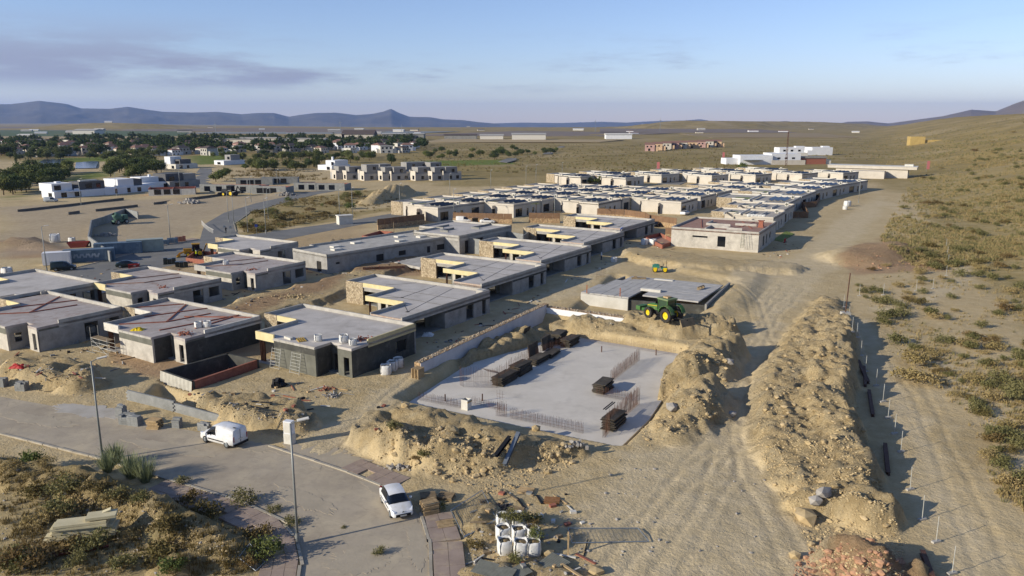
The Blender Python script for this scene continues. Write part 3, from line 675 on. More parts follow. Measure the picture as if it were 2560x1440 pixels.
def house_a(loc, label, z=3.25, rz=HA, fascia=None, face=None, band=None, side=None, roof=None, lines=0, op=True, group=None, Lx=10.9, ops=None, rightm=None):
    fascia, face, band, side, roof = fascia or yellow, face or plaster, band or tank_g, side or plaster_g, roof or conc
    t = T('unfinished_house', label, 'house', (loc[0], loc[1], 0), rz, group)
    P = [(-.6, 0), (Lx, 0), (Lx, 20.3), (4.2, 20.3), (4.2, 14.1), (-2.4, 14.1), (-2.4, 4.0), (.2, 4.0), (.2, 2.2), (-.6, 2.2)]
    rt = z; pt = z + .45
    MB().prism(P, rt - .3, rt).build('roof_slab', roof, t)
    MB().box(-.4, Lx - .2, .2, 11, -.6, .12).box(4.4, Lx - .2, 11, 20, -.6, .12).build('floor_slab', conc_d, t)
    # hollow core slab ends along the front
    mb = MB()
    for k in range(6):
        y0 = 4.05 + k * 1.17; mb.box(-2.46, -2.4, y0, y0 + 1.12, rt - .28, rt - .03)
    mb.build('slab_end', conc_l, t)
    capstrip(t, 'parapet', [(2.2, 0), (Lx, 0)], rt - .55, pt, .22, rightm or (whitefas if fascia is whitefas else conc_l))
    capstrip(t, 'parapet', [(Lx, 0), (Lx, 20.3), (4.2, 20.3)], rt - .3, pt, .24, conc_l)
    capstrip(t, 'parapet', [(4.2, 14.1), (-2.4, 14.1)], rt - .3, pt - .02, .2, conc_l)
    W(t, 'insulated_fascia', (-2.42, 14.12), (-2.42, 10.9), rt - .55, pt, .22, fascia)
    W(t, 'insulated_fascia', (4.18, 17.9), (4.18, 14.3), rt - .25, pt, .22, fascia)
    W(t, 'stone_wall', (4.14, 20.35), (4.14, 17.9), -.6, pt - .02, .3, stone); W(t, 'left_wall', (Lx, 20.26), (4.45, 20.26), -.6, rt - .31, .25, plaster)
    W(t, 'rear_wall', (Lx - .04, .05), (Lx - .04, 20), -.6, rt - .31, .25, plaster_g, [(3, 5.5, .1, 2.3), (12, 15, .9, 2.3)])
    ops = ops or [(6.0, 7.9, .1, 2.45), (8.9, 10.9, .9, 2.45)]
    W(t, 'side_wall', (-.55, .03), (Lx - .3, .03), -.6, rt - .56, .25, side, ops)
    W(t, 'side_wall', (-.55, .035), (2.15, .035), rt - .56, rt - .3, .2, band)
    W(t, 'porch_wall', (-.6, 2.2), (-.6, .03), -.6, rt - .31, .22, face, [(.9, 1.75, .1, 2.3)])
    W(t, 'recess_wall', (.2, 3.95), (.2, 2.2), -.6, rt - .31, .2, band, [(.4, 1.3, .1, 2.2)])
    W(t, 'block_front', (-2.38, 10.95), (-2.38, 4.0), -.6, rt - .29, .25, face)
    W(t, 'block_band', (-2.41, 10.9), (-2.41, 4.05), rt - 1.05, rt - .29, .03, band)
    W(t, 'block_side', (-2.36, 4.02), (.2, 4.02), -.6, rt - .29, .22, side, [(.9, 1.8, .9, 2.1)] if op else [])
    W(t, 'block_side', (4.2, 10.95), (-2.15, 10.95), -.6, rt - .31, .22, face, [(2.5, 4.8, .1, 2.3)])
    W(t, 'terrace_wall', (4.22, 14.1), (4.22, 11.1), -.6, rt - .31, .2, face, [(.6, 2.4, .1, 2.3)])
    W(t, 'terrace_wall', (5.9, 17.85), (5.9, 14.2), -.6, rt - .31, .2, band, [(.5, 3.0, .1, 2.3)])
    W(t, 'inner_wall', (5.4, 11), (5.4, .4), .1, rt - .31, .15, plaster_g, [(2, 3, .1, 2.2), (7, 8.5, .1, 2.2)])
    columns(t, [(-2.0, 13.7), (-2.0, 13.2)], rt - .3)
    MB().box(-2.5, -1.2, 11, 14.2, -.3, .15).build('terrace_step', conc_l, t)
    if lines:
        segs = [((3, 14), (10.6, 11)), ((-1, 13), (3, 9)), ((3, 9), (9, 8)), ((3, 9), (10.5, 15.5)), ((0, 6), (10.5, 4)), ((3, 3), (10.5, 4)), ((6, 9.5), (10.6, 1.5)), ((5.5, 19.8), (10.5, 16)), ((5, 15), (8, 20)), ((1.2, .6), (1.2, 10))][:lines]
        for (a, b) in segs:
            a, b = Vector(a), Vector(b); L = (b - a).length; c = (a + b) / 2
            MB().obox((c.x, c.y, rt + .065), L, .16, .13, math.atan2(b.y - a.y, b.x - a.x)).build('brick_course', brick if lines > 3 else brick_d, t)
    return t
def at_h(t, x, y, z):                       # a point in a house's own axes, in the world
    c, s = math.cos(t.rotation_euler[2]), math.sin(t.rotation_euler[2]); return (t.location.x + c * x - s * y, t.location.y + s * x + c * y, z)
O2 = Vector((-14.43, 98.71)); ua = Vector((math.cos(HA), math.sin(HA))); ub = Vector((-math.sin(HA), math.cos(HA)))
ordn = ['nearest', 'second', 'third', 'fourth', 'fifth']
for k, (a, b) in enumerate(((0, 0), (23.4, 3.5), (46.6, 6.2), (69.9, 9.4), (95.2, 12.2))):
    p = O2 + ua * a + ub * b
    house_b(p, f'stepped concrete house with yellow fascias, {ordn[k]} of five along the shaded inner track')
screed = M('roof_rubble_screed', 'aba29a', '978d84', .8, .95, .5, .03, 4, stain=('7d5f4f', .7, .6))
H1 = house_a((-17.99, 85.5), 'dark waterproofed shell house with ladders leaning on its front wall', face=tank_g, band=tank, side=tank, z=3.5, op=False, group='shell houses on the left', ops=[(7.6, 9.6, 1.0, 2.4)], rightm=M('insulation_pale', 'c4b78c', 'b3a67c', 1.2, .8))
L1 = house_a((-39.13, 90.67), 'pale shell house with white fascia and red brick courses on its roof', fascia=whitefas, lines=8, roof=screed, side=tank, z=3.2, op=False, group='shell houses on the left', ops=[(3, 3.1, 1, 1.1)])
L0 = house_a((-60.06, 95.71), 'grey shell house at the left edge with a red barrier by its wall', lines=4, roof=screed, z=3.2, group='shell houses on the left')
L2 = house_a((-53.6, 115.72), 'shell house with yellow fascia and rubble strewn roof behind the brick course roof', lines=3, roof=screed, z=3.2, group='shell houses on the left')
L3 = house_a((-43.85, 131.38), 'pale shell house with a red wooden shed look roof edge and white bag on top', fascia=conc_l, lines=3, roof=screed, z=3.2, group='shell houses on the left')
L3['label'] = 'grey shell house with one white bag on its roof beside the brown terrace'
L4 = house_a((-50.78, 155.86), 'small shell house with yellow fascia nearest the curving road', z=3.2, Lx=9.6, group='shell houses on the left', ops=[(4.5, 6.5, .1, 2.3)])
_n = px(64, 737, 3.6)
LM = house_a(_n, 'large flat concrete roof at the left edge beside the asphalt road', z=3.2, Lx=11.5, group='shell houses on the left')
# ---- grey houses further back
def simple_house(name, loc, rz, label, poly, z, wallm, roofm, capm, wins=(), extra=None, cat='house', group=None, fas=.0, plinth=None):
    """walls following the roof outline; wins = (edge, s0, s1, zb, zt)"""
    t = T(name, label, cat, loc, rz, group)
    n = len(poly)
    MB().prism(poly, z - .3, z).build('roof', roofm, t)
    mb = MB(); wi = {}
    for w in wins: wi.setdefault(w[0], []).append(w[1:])
    for i in range(n):
        a, b = Vector(poly[i]), Vector(poly[(i + 1) % n]); d = (b - a).normalized(); q = Vector((-d.y, d.x)) * .04
        wall(mb, a + q + d * .05, b + q - d * .05, -.8, z - .301, .25, wi.get(i, ()))
    mb.build('wall', wallm, t)
    mb = MB()
    for i in range(n): wall(mb, poly[i], poly[(i + 1) % n], z - .3 - fas, z + .4, .22)
    mb.build('parapet', capm, t)
    for e, s0, s1, zb, zt in wins:
        a, b = Vector(poly[e]), Vector(poly[(e + 1) % n]); d = (b - a).normalized(); q = Vector((-d.y, d.x))
        f = MB(); wall(f, a + d * s0 + q * .16, a + d * s1 + q * .16, zb, zt, .03)
        f.build('window', glass if wallm is not plaster_g and wallm is not block else darkhole, t)  # grey shells: no glass, a painted dark pane for the unlit inside
    return t
M1 = simple_house('unfinished_house', (-35.5, 146.6, 0), R(49), 'long low concrete house with skylight boxes beside the lane', [(0, 0), (34, 0), (34, 13), (5, 13), (5, 11.5), (0, 11.5)], 3.4, plaster_g, conc_l, conc_l, [(0, 2, 3, 1.6, 2.0), (0, 12, 14, .8, 2.2), (0, 18, 20, 1.2, 2.2), (0, 26, 27, .8, 2.2), (0, 29, 32, 1, 2.2), (5, 8, 9.5, .1, 2.2)])
for x, y in ((6, 5), (8, 8), (14, 9), (22, 4), (26, 9), (29, 5)):
    mb = MB(); mb.box(x - 1, x + 1, y - .7, y + .7, 3.4, 3.75).build('skylight_upstand', whitefas, M1)
M2 = simple_house('unfinished_house', (-11.5, 168, 0), R(57), 'bare concrete house with deep roof wells and a timber ladder', [(0, 0), (21, 0), (21, 18), (8, 18), (8, 13), (0, 13)], 3.9, plaster_g, conc, conc_l, [(0, 2, 9, .1, 2.9), (0, 14, 16, .1, 2.4), (5, 5, 5.8, .1, 2.2)], fas=.5)
for x, y, l in ((5, 9, 5), (9, 13.5, 5), (13, 6, 8)):
    mb = MB(); mb.box(x, x + l, y, y + .25, 3.9, 4.3).box(x, x + .25, y - 2, y, 3.9, 4.3).build('roof_well_wall', conc_d, M2)
# blockwork shell without a roof
t = T('blockwork_shell', 'roofless grey blockwork house shell behind the third stepped house', 'house', (0, 0, 0))
def bw(p, q, z, ops=(), m=block):
    a, b = px(*p), px(*q); W(t, 'wall', a, b, -.4, z, .25, m, ops)
bw((1083, 608), (1142, 617), 3.0, [(3.8, 7.0, .1, 2.6)]); bw((1142, 617), (1152, 606), 3.0); bw((1152, 606), (1205, 590), 2.8, [(2, 3, .1, 2.1)]); bw((1150, 590), (1308, 617), 3.0, [(8, 11, 1.8, 2.2)]); bw((1156, 630), (1200, 637), 3.4); bw((1308, 617), (1330, 600), 2.6)
# grey plastered house at the head of the right-hand row
D0 = simple_house('unfinished_house', (55.72, 172.63, .6), R(62), 'grey plastered house with ladders and red roof screed above the cut bank', [(-1.5, 0), (20.5, 0), (20.5, 20), (-1.5, 20), (-1.5, 8.8), (-1.5, 8.7), (-1.5, 3.2), (.6, 3.2), (.6, 2.9), (-.2, 2.9), (-.2, 0)][:4] , 3.6, plaster, brick_d, conc_l, [(0, 5, 7, .1, 2.4), (0, 9, 10.5, .1, 2.4), (0, 13, 15, .9, 2.4), (3, 10.8, 12.6, .1, 2.5), (3, 5, 8.5, 1.9, 2.3)])
for x0, x1, y0, y1 in ((-1.2, 4, 12, 12.3), (4, 4.3, 8, 12.3), (8, 8.3, 8.5, 14), (8, 14, 14, 14.3), (2, 2.3, 4.5, 8), (11, 11.3, 3, 8)): MB().box(x0, x1, y0, y1, 3.6, 4.15).build('roof_upstand', conc_l, D0)
for a, b in (((4.5, 8), (18, 3)), ((6, 3), (19, 8)), ((3, 14), (18, 18)), ((9, 6), (19, 5))):
    A, B = Vector(a), Vector(b); c = (A + B) / 2; MB().obox((c.x, c.y, 3.65), (B - A).length, .2, .1, math.atan2(B.y - A.y, B.x - A.x)).build('brick_course', brick, D0)
MB().box(9.5, 10.7, 1.2, 2.4, 3.6, 4.0).box(9.6, 10.6, 1.3, 2.3, 4.0, 5.1).box(9.4, 10.8, 1.1, 2.5, 5.1, 5.25).build('brick_chimney', brick, D0)
# ---- finished cream villas
def villa_proto(kind):
    L, Wd, z = (14.9, 24.0, 3.7) if kind != 2 else (15.0, 18.0, 3.8)
    P = [(0, 0), (L, 0), (L, Wd), (5.6, Wd), (5.6, Wd * .62), (2.6, Wd * .62), (2.6, Wd * .3), (0, Wd * .3)]
    t = simple_house('villa', (0, 0, 0), 0, 'x', P, z, cream, roofgrey, whitecap if kind == 1 else cream, [(0, 1.0, 4.6, .1, 2.6), (0, 7, 8, .1, 2.3), (0, 10, 11.2, .8, 2.3), (6, 1.2, 4.0, .1, 2.4), (4, 1.0, 3.4, .2, 2.4)], fas=.35 if kind != 1 else .1)
    MB().prism([(5.5, Wd + .05), (5.5, Wd * .8), (5.85, Wd * .8), (5.85, Wd + .05)], -.7, z + .38).build('stone_wall', stone, t)
    MB().box(2.0, 12.5, Wd * .5, Wd * .5 + .5, z + .35, z + .8).build('pergola_beam', whitecap, t)
    panel = M('solar_panel', '16181c', '22262b', 4, .3)
    if kind != 2:
        for k in range(3):
            y = 2.6 + k * 1.9; mb = MB()
            mb.obox((7.2, y, z + .55), 6.5, 1.2, .08, 0, R(28)); mb.build('solar_panel', panel, t)
            mb = MB(); mb.box(4.2, 4.3, y + .4, y + .5, z, z + .8).box(10, 10.1, y + .4, y + .5, z, z + .8).build('panel_stand', galv, t)
    else:
        for k in range(4): MB().box(3, 11, 4 + k * 3.2, 4.25 + k * 3.2, z, z + .5).build('roof_upstand', whitecap, t)
    ac = MB().box(10.6, 11.1, 1.0, 2.0, z + .1, z + 1.2).build('air_conditioner', whitefas, t)
    MB().wheel((10.59, 1.5, z + .65), .38, .03, 'X', 14).build('fan_grille', M('fan_grille', '5b5a50', None), ac)
    MB().box(7, 9.8, Wd * .55, Wd * .8, z + .01, z + .06).build('roof_turf', M('artificial_turf', '6f7a3a', '5d692f', 2, .95), t)
    return t
VP = [villa_proto(k) for k in range(3)]
def put_villa(kind, x, y, rz, label, group, first=[set()], sx=1.04):
    if kind not in first[0]:
        first[0].add(kind); o = VP[kind]; o.location = (x, y, 0); o.rotation_euler[2] = rz; o['label'] = label; o['group'] = group
    else: o = copy_tree(VP[kind], None, (x, y, 0), rz, label); o['group'] = group
    o.scale = (sx, 1, 1); z = hz(x + 4, y + 6); o.location.z = min(max(z, -.2), .5); return o
names = ['nearest', 'second', 'third', 'fourth', 'fifth', 'sixth', 'seventh']
rowsdef = [('row ending at the curving lane', [(-21.5 + 8.5 * k, 224.8 + 13.0 * k, 55) for k in range(6)], 0),
           ('row behind the two parked white cars', [(0.5 + 9.0 * k, 234.4 + 13.4 * k, 56) for k in range(5)], 0),
           ('row behind the fifth stepped house', [(26.7 + 9.2 * k, 239 + 13.4 * k, 56) for k in range(4)], 0),
           ('row with the curved brown fence', [(52.7, 241.8, 58), (62.5, 257.5, 57), (72, 272.5, 56), (84, 287, 52), (95.5, 301.5, 50)], 0)]
for rn, pts, kind in rowsdef:
    for k, (x, y, a) in enumerate(pts):
        put_villa(kind, x, y, R(a), f'cream flat-roofed villa, {names[k]} in the {rn}', 'cream villas in the ' + rn)
for k, (x, y, a, kd) in enumerate([(68.3, 202, 61, 2), (77, 219.5, 61, 2), (84.1, 237.3, 61, 1), (97.5, 261.5, 58, 1), (110, 283, 51, 1), (122.8, 299, 50, 1), (136, 315.5, 47, 1)]):
    put_villa(kd, x, y, R(a), sx=(1.15, 1.2, 1.75, 1.6, 1.35, 1.35, 1.5)[k], label=f'cream villa with white copings, {names[k]} in the row along the right dirt road', group='cream villas along the right dirt road')
BT = ['first', 'fourth', 'second', 'third', 'sixth', 'fifth', 'eighth', 'seventh', 'tenth', 'ninth', 'eleventh']
for k, (x, y, a) in enumerate([(31, 352, 50), (50, 343, 50), (47, 366, 48), (70, 366, 46), (92, 360, 46), (85, 385, 46), (114, 366, 44), (108, 392, 44), (138, 372, 42), (133, 400, 42), (160, 378, 40)]):
    put_villa(1, x, y, R(a), f'small far cream villa number {k + 1} of the back terrace counted from the left' if 0 else f'low cream villa of the back terrace, {BT[k]} from the left', 'cream villas of the back terrace')
# ------------------------------------------------------------------ vehicles
def aim(p, q): return math.atan2(q[1] - p[1], q[0] - p[0])
def loft_car(root, L, Wd, st, paint, glassm=glass):
    """st: stations (x, zlow, zbelt, zroof, wl, wbelt, wroof, sideglass, topglass) nose at +x"""
    rings = []
    for (x, zl, zb, zr, wl_, wb_, wr_, sg, tg) in st:
        zm = (zl + zb) / 2
        half = [(wl_ * .9, zl), (wl_, zl + .12), (wb_ * 1.01, zm + .05), (wb_, zb - .03), (wb_ * .985, zb), ((wb_ + wr_) / 2 if zr - zb > .12 else wb_ * .9, (zb + zr) / 2 if zr - zb > .12 else zb + .02), (wr_, zr - .05 if zr - zb > .12 else zb + .03), (wr_ * .55, zr)]
        ring = [(x, y, z) for y, z in half] + [(x, 0, zr + .01)] + [(x, -y, z) for y, z in half[::-1]]
        rings.append(ring)
    n = len(rings[0]); V = [p for r in rings for p in r]; body = []; gl = []
    for k in range(len(rings) - 1):
        sg, tg = st[k][7], st[k][8]
        for i in range(n - 1):
            f = (k * n + i, (k + 1) * n + i, (k + 1) * n + i + 1, k * n + i + 1)
            g = (sg and i in (4, 5, n - 6, n - 7)) or (tg and i in (5, 6, 7, 8, 9, 10) and 5 <= i <= n - 7)
            (gl if g else body).append(f)
        f = (k * n + n - 1, (k + 1) * n + n - 1, (k + 1) * n, k * n); body.append(f)
    body.append(tuple(range(n))); body.append(tuple(range((len(rings) - 1) * n, len(rings) * n))[::-1])
    MB().add(V, body).build('body', paint, root, smooth=True)
    if gl: MB().add(V, gl).build('windows', glassm, root, smooth=True)
def wheels(root, xs, track, r, w, rimm=None):
    for x in xs:
        for s in (-1, 1):
            t = MB().wheel((x, s * track, r), r, w, 'Y', 20).build('wheel', rubber, root, smooth=False)
            MB().wheel((x, s * (track + w * .36), r), r * .62, w * .35, 'Y', 14).build('rim', rimm or galv, t)
lampm = M('head_lamp', 'd5d8da', None, rough=.1, spec=.8); tailm = M('tail_lamp', '8a1712', None, rough=.2)
def hatchback(loc, rz, label):
    t = T('parked_car', label, 'car', loc, rz)
    st = [(-1.98, .42, .78, .80, .70, .74, .60, 0, 0), (-1.92, .28, .92, .98, .78, .82, .68, 0, 0), (-1.80, .22, .95, 1.12, .82, .85, .66, 0, 1), (-1.35, .2, .95, 1.40, .86, .86, .62, 1, 0), (-.6, .2, .94, 1.47, .86, .86, .63, 1, 0), (-.1, .2, .93, 1.46, .86, .86, .64, 1, 0), (.35, .2, .92, 1.36, .86, .86, .64, 1, 1), (1.02, .2, .90, .95, .86, .85, .72, 0, 0), (1.5, .22, .82, .88, .85, .82, .7, 0, 0), (1.85, .24, .66, .72, .8, .76, .62, 0, 0), (2.02, .3, .52, .56, .68, .66, .5, 0, 0)]
    loft_car(t, 4, 1.75, st, carwhite); wheels(t, (-1.22, 1.25), .76, .31, .2)
    for s in (-1, 1):
        MB().obox((1.72, s * .66, .68), .42, .2, .14, s * -.35, 0, .25).build('headlight', lampm, t)
        MB().obox((.55, s * .97, .98), .14, .2, .14).build('wing_mirror', carwhite, t)
        MB().obox((-1.93, s * .68, .9), .08, .18, .34).build('tail_light', tailm, t)
        MB().obox((-.2, s * .875, .62), 2.3, .02, .07).build('side_trim', blackm, t)
    MB().obox((1.99, 0, .42), .12, 1.15, .2).build('grille', blackm, t); MB().obox((2.06, 0, .4), .02, .48, .11).build('number_plate', whitefas, t)
    MB().obox((1.96, 0, .63), .05, .14, .13, 0, R(45)).build('emblem', galv, t)
    MB().obox((1.0, 0, .99), .1, 1.2, .015).build('wiper', blackm, t); return t
def van(loc, rz, label, paint=None, name='delivery_van', L=4.4):
    t = T(name, label, 'van', loc, rz); paint = paint or carwhite
    st = [(-2.2, .42, .95, 1.76, .8, .86, .72, 0, 0), (-2.14, .3, .97, 1.82, .86, .88, .74, 0, 0), (-1.2, .24, .98, 1.86, .88, .89, .75, 0, 0), (-.1, .22, .98, 1.86, .88, .89, .74, 0, 0), (.02, .22, .98, 1.85, .88, .89, .73, 1, 0), (.55, .22, .98, 1.74, .88, .88, .7, 1, 1), (1.25, .22, .98, 1.12, .88, .87, .74, 0, 0), (1.75, .24, .9, 1.0, .86, .84, .72, 0, 0), (2.1, .26, .66, .78, .8, .78, .62, 0, 0), (2.2, .34, .56, .6, .7, .68, .5, 0, 0)]
    loft_car(t, 4.4, 1.8, st, paint); wheels(t, (-1.3, 1.4), .79, .33, .2)
    for s in (-1, 1):
        MB().obox((1.95, s * .66, .78), .36, .22, .2, s * -.3).build('headlight', lampm, t)
        MB().obox((.75, s * 1.0, 1.08), .14, .22, .2).build('wing_mirror', blackm, t)
        MB().obox((-2.19, s * .76, .95), .05, .1, .5).build('tail_light', tailm, t)
        MB().obox((0, s * .9, .55), 2.0, .03, .1).build('side_trim', blackm, t)
        MB().obox((-.05, s * .895, 1.35), .02, .012, .8).build('door_seam', blackm, t)
    MB().box(-2.27, -2.12, -.84, .84, .28, .48).build('rear_bumper', blackm, t); MB().box(-2.235, -2.2, -.01, .01, .5, 1.7).build('door_seam', blackm, t)
    MB().box(-2.24, -2.2, -.25, .25, .78, .9).build('number_plate', whitefas, t); MB().obox((2.19, 0, .5), .06, 1.0, .2).build('grille', blackm, t)
    MB().obox((-1.9, .3, 1.885), .3, .12, .03).build('roof_vent', blackm, t)
    return t
def saloon(loc, rz, label, paint, cat='car'):
    t = T('parked_car', label, cat, loc, rz)
    st = [(-2.2, .4, .8, .82, .72, .76, .6, 0, 0), (-2.1, .25, .95, .99, .84, .86, .7, 0, 0), (-1.6, .22, .97, 1.12, .87, .87, .66, 0, 1), (-1.0, .2, .96, 1.42, .88, .88, .64, 1, 0), (-.2, .2, .95, 1.46, .88, .88, .64, 1, 0), (.3, .2, .94, 1.36, .88, .88, .64, 1, 1), (1.0, .2, .92, .97, .88, .86, .72, 0, 0), (1.7, .22, .84, .9, .86, .82, .7, 0, 0), (2.1, .25, .66, .7, .78, .74, .6, 0, 0), (2.2, .32, .52, .55, .66, .64, .5, 0, 0)]
    loft_car(t, 4.4, 1.8, st, paint); wheels(t, (-1.35, 1.35), .78, .32, .2)
    for s in (-1, 1): MB().obox((1.98, s * .66, .7), .3, .22, .13, s * -.3).build('headlight', lampm, t)
    return t
pf, pr = px(1012, 1306), px(972, 1238)
c0 = (Vector(pf) + Vector(pr)) / 2
hatchback((c0.x, c0.y, .03), aim(pr, pf), 'white hatchback parked on the street beside the stacked pallets')
a, b = Vector(px(568, 1121)), Vector(px(517, 1107)); d = (b - a).normalized(); nrm_ = Vector((d.y, -d.x)); c0 = (a + b) / 2 + nrm_ * .8
van((c0.x, c0.y, .03), aim(a, b), 'white panel van parked by the low block wall')
g0 = gp(160, 676); van((g0.x, g0.y, .03), R(25), 'dark green van parked in front of the small white cabin', cargreen, 'parked_van')
g0 = gp(320, 668); saloon((g0.x, g0.y, .03), R(22), 'dark saloon car on the road beside the red barrier', cargreen)
g0 = gp(1160, 556); t_ = van((g0.x, g0.y, g0.z), R(-5), 'white estate van parked by the stone garden wall', carwhite, 'parked_van'); t_['category'] = 'car'
g0 = gp(1219, 558); saloon((g0.x, g0.y, g0.z), R(-3), 'white car parked beneath the brown slatted fence', carwhite)
g0 = gp(1642, 566); saloon((g0.x, g0.y, g0.z), R(60), 'black car parked beyond the fifth stepped house', M('car_black', '101114', None, rough=.3))
g0 = gp(128, 505); van((g0.x, g0.y, g0.z), R(10), 'silver van parked before the first white villa', M('car_silver', '9ba1a3', None, rough=.35), 'parked_van')
g0 = gp(1713, 537); saloon((g0.x, g0.y, g0.z), R(56), 'white car in the carport of the curved fence villa', carwhite)
# ---- tractor
g0 = gp(1657, 808); pR, pF = gp(1686, 806), gp(1624, 811)
t = T('tractor', 'large green tractor with yellow wheels and a rear blade', 'tractor', (g0.x, g0.y, max(pR.z, pF.z) - .05), aim(pR, pF)); t.scale = (1.08,) * 3
prof = lambda r: [(0, r * .55), (0, r * .9), (.1, r), (.9, r), (1, r * .9), (1, r * .55)]
for x, r, w, tr in ((-1.45, .9, .58, .95), (1.7, .7, .5, .9)):
    for s in (-1, 1):
        m = MB().wheel((x, s * tr, r), r, w, 'Y', 24, prof(r)); k = 22
        for i in range(k):
            a_ = 2 * math.pi * i / k
            m.obox((x + r * 1.0 * math.cos(a_), s * tr + (w * .22 if i % 2 else -w * .22), r + r * 1.0 * math.sin(a_)), .09, w * .5, .07, 0, 0, -a_)
        wh = m.build('wheel', rubber, t)
        MB().wheel((x, s * tr, r), r * .56, w * .55, 'Y', 20, [(0, 0), (.2, r * .3), (0, r * .56), (1, r * .56), (.8, r * .3), (1, 0)]).build('rim', tractory, wh)
hood = MB(); hs = [(.15, 1.15, 2.0, .45), (1.0, 1.1, 1.92, .44), (2.1, 1.05, 1.75, .4), (2.45, 1.05, 1.6, .36), (2.55, 1.1, 1.4, .3)]
V = []; 
for x, z0, z1, w in hs: V += [(x, -w, z0), (x, -w, z1 - .12), (x, -w * .7, z1), (x, w * .7, z1), (x, w, z1 - .12), (x, w, z0)]
Fz = []
for k in range(len(hs) - 1):
    for i in range(6): Fz.append((k * 6 + i, k * 6 + (i + 1) % 6, (k + 1) * 6 + (i + 1) % 6, (k + 1) * 6 + i))
Fz += [tuple(range(6))[::-1], tuple(range(24, 30))]
hood.add(V, Fz).build('bonnet', tractorg, t, smooth=False)
MB().box(-2.0, 2.3, -.35, .35, .62, 1.15).build('chassis', blackm, t)
for s in (-1, 1): MB().obox((1.3, s * .445, 1.62), 2.2, .02, .06, 0, 0, .09).build('stripe', tractory, t)
MB().box(2.55, 2.6, -.28, .28, 1.1, 1.55).build('grille', blackm, t)
MB().box(2.55, 3.6, -.5, .5, .55, .95).box(3.4, 4.15, -.8, .8, .6, 1.15).build('front_weight', tractorg, t, bevel=.04)
cab = MB()
for x in (-1.35, .15):
    for y in (-.75, .75): cab.obox((x, y, 2.05), .1, .1, 1.5)
cab.box(-1.4, .2, -.8, .8, 1.2, 1.45).build('cab_frame', tractorg, t)
MB().box(-1.33, .13, -.74, .74, 1.45, 2.7).build('cab_glass', M('cab_glass', '3a4a38', None, rough=.12, spec=.5), t)
MB().box(-1.55, .35, -.9, .9, 2.7, 2.92).build('cab_roof', M('dusty_green', '5d7048', '77805e', 2, .7), t, bevel=.05)
MB().box(-1.0, -.2, -.35, .35, 2.92, 3.1).build('roof_unit', timber, t)
for s in (-1, 1):
    m = MB()
    for i in range(7):
        a_ = R(20 + i * 23); m.obox((-1.45 + 1.12 * math.cos(a_), s * .98, 1.0 + 1.12 * math.sin(a_)), .48, .62, .05, 0, 0, -a_ + R(90))
    m.build('mudguard', tractorg, t)
    MB().obox((.25, s * 1.05, 2.3), .05, .3, .35).build('mirror', blackm, t)
MB().tube((.5, .55, 1.3), (.5, .55, 2.6), .07, n=8).build('exhaust', blackm, t)
m = MB()
for k in range(4): m.box(-.35, .1, .85, 1.05, .45 + k * .25, .49 + k * .25)
m.build('steps', blackm, t)
MB().box(-4.1, -2.0, -.1, .1, .6, .75).box(-2.6, -2.0, -.5, -.4, .6, .7).box(-2.6, -2.0, .4, .5, .6, .7).build('hitch', blackm, t)
MB().add([(-4.1, -1.2, .02), (-4.1, 1.2, .02), (-3.9, 1.2, .9), (-3.9, -1.2, .9), (-4.4, -1.2, .02), (-4.4, 1.2, .02), (-3.98, 1.2, .9), (-3.98, -1.2, .9)], [(0, 1, 2, 3), (5, 4, 7, 6), (3, 2, 6, 7), (0, 4, 5, 1), (0, 3, 7, 4), (1, 5, 6, 2)]).build('blade', M('dusty_steel', '8a7a5c', '6e6148', 2, .7), t)
# ---- small green and yellow roller
g0 = gp(1650, 680); t = T('road_roller', 'small green and yellow roller behind the slab roof', 'roller', (g0.x, g0.y, g0.z - .05), R(180 - 10))
for x in (-.95, .95):
    d_ = MB().wheel((x, 0, .5), .5, 1.3, 'Y', 20).build('drum', M('drum_steel', '3c3a36', None, rough=.5, metal=.6), t)
    MB().wheel((x, .68, .5), .3, .08, 'Y', 14).build('hub', tractory, d_); MB().wheel((x, -.68, .5), .3, .08, 'Y', 14).build('hub', tractory, d_)
teal = M('teal_paint', '2f6b5a', '3c7a68', 2, .5)
MB().box(.1, 1.5, -.6, .6, .85, 1.45).box(.3, 1.2, -.5, .5, 1.45, 1.6).build('engine_cover', teal, t, bevel=.08); MB().box(-1.4, -.1, -.6, .6, .75, 1.0).build('rear_frame', teal, t)
MB().box(-.5, .0, -.25, .25, 1.0, 1.2).box(-.6, -.5, -.25, .25, 1.2, 1.7).build('seat', blackm, t)
for y in (-.55, .55): MB().tube((-1.2, y, 1.0), (-1.2, y, 2.3), .035, n=6).build('roll_bar', blackm, t)
MB().tube((-1.2, -.55, 2.3), (-1.2, .55, 2.3), .035, n=6).build('roll_bar', blackm, t)
for x in (-.95, .95):
    MB().box(x - .35, x + .35, .6, .68, .5, 1.0).build('side_plate', tractory, t); MB().box(x - .35, x + .35, -.68, -.6, .5, 1.0).build('side_plate', tractory, t)
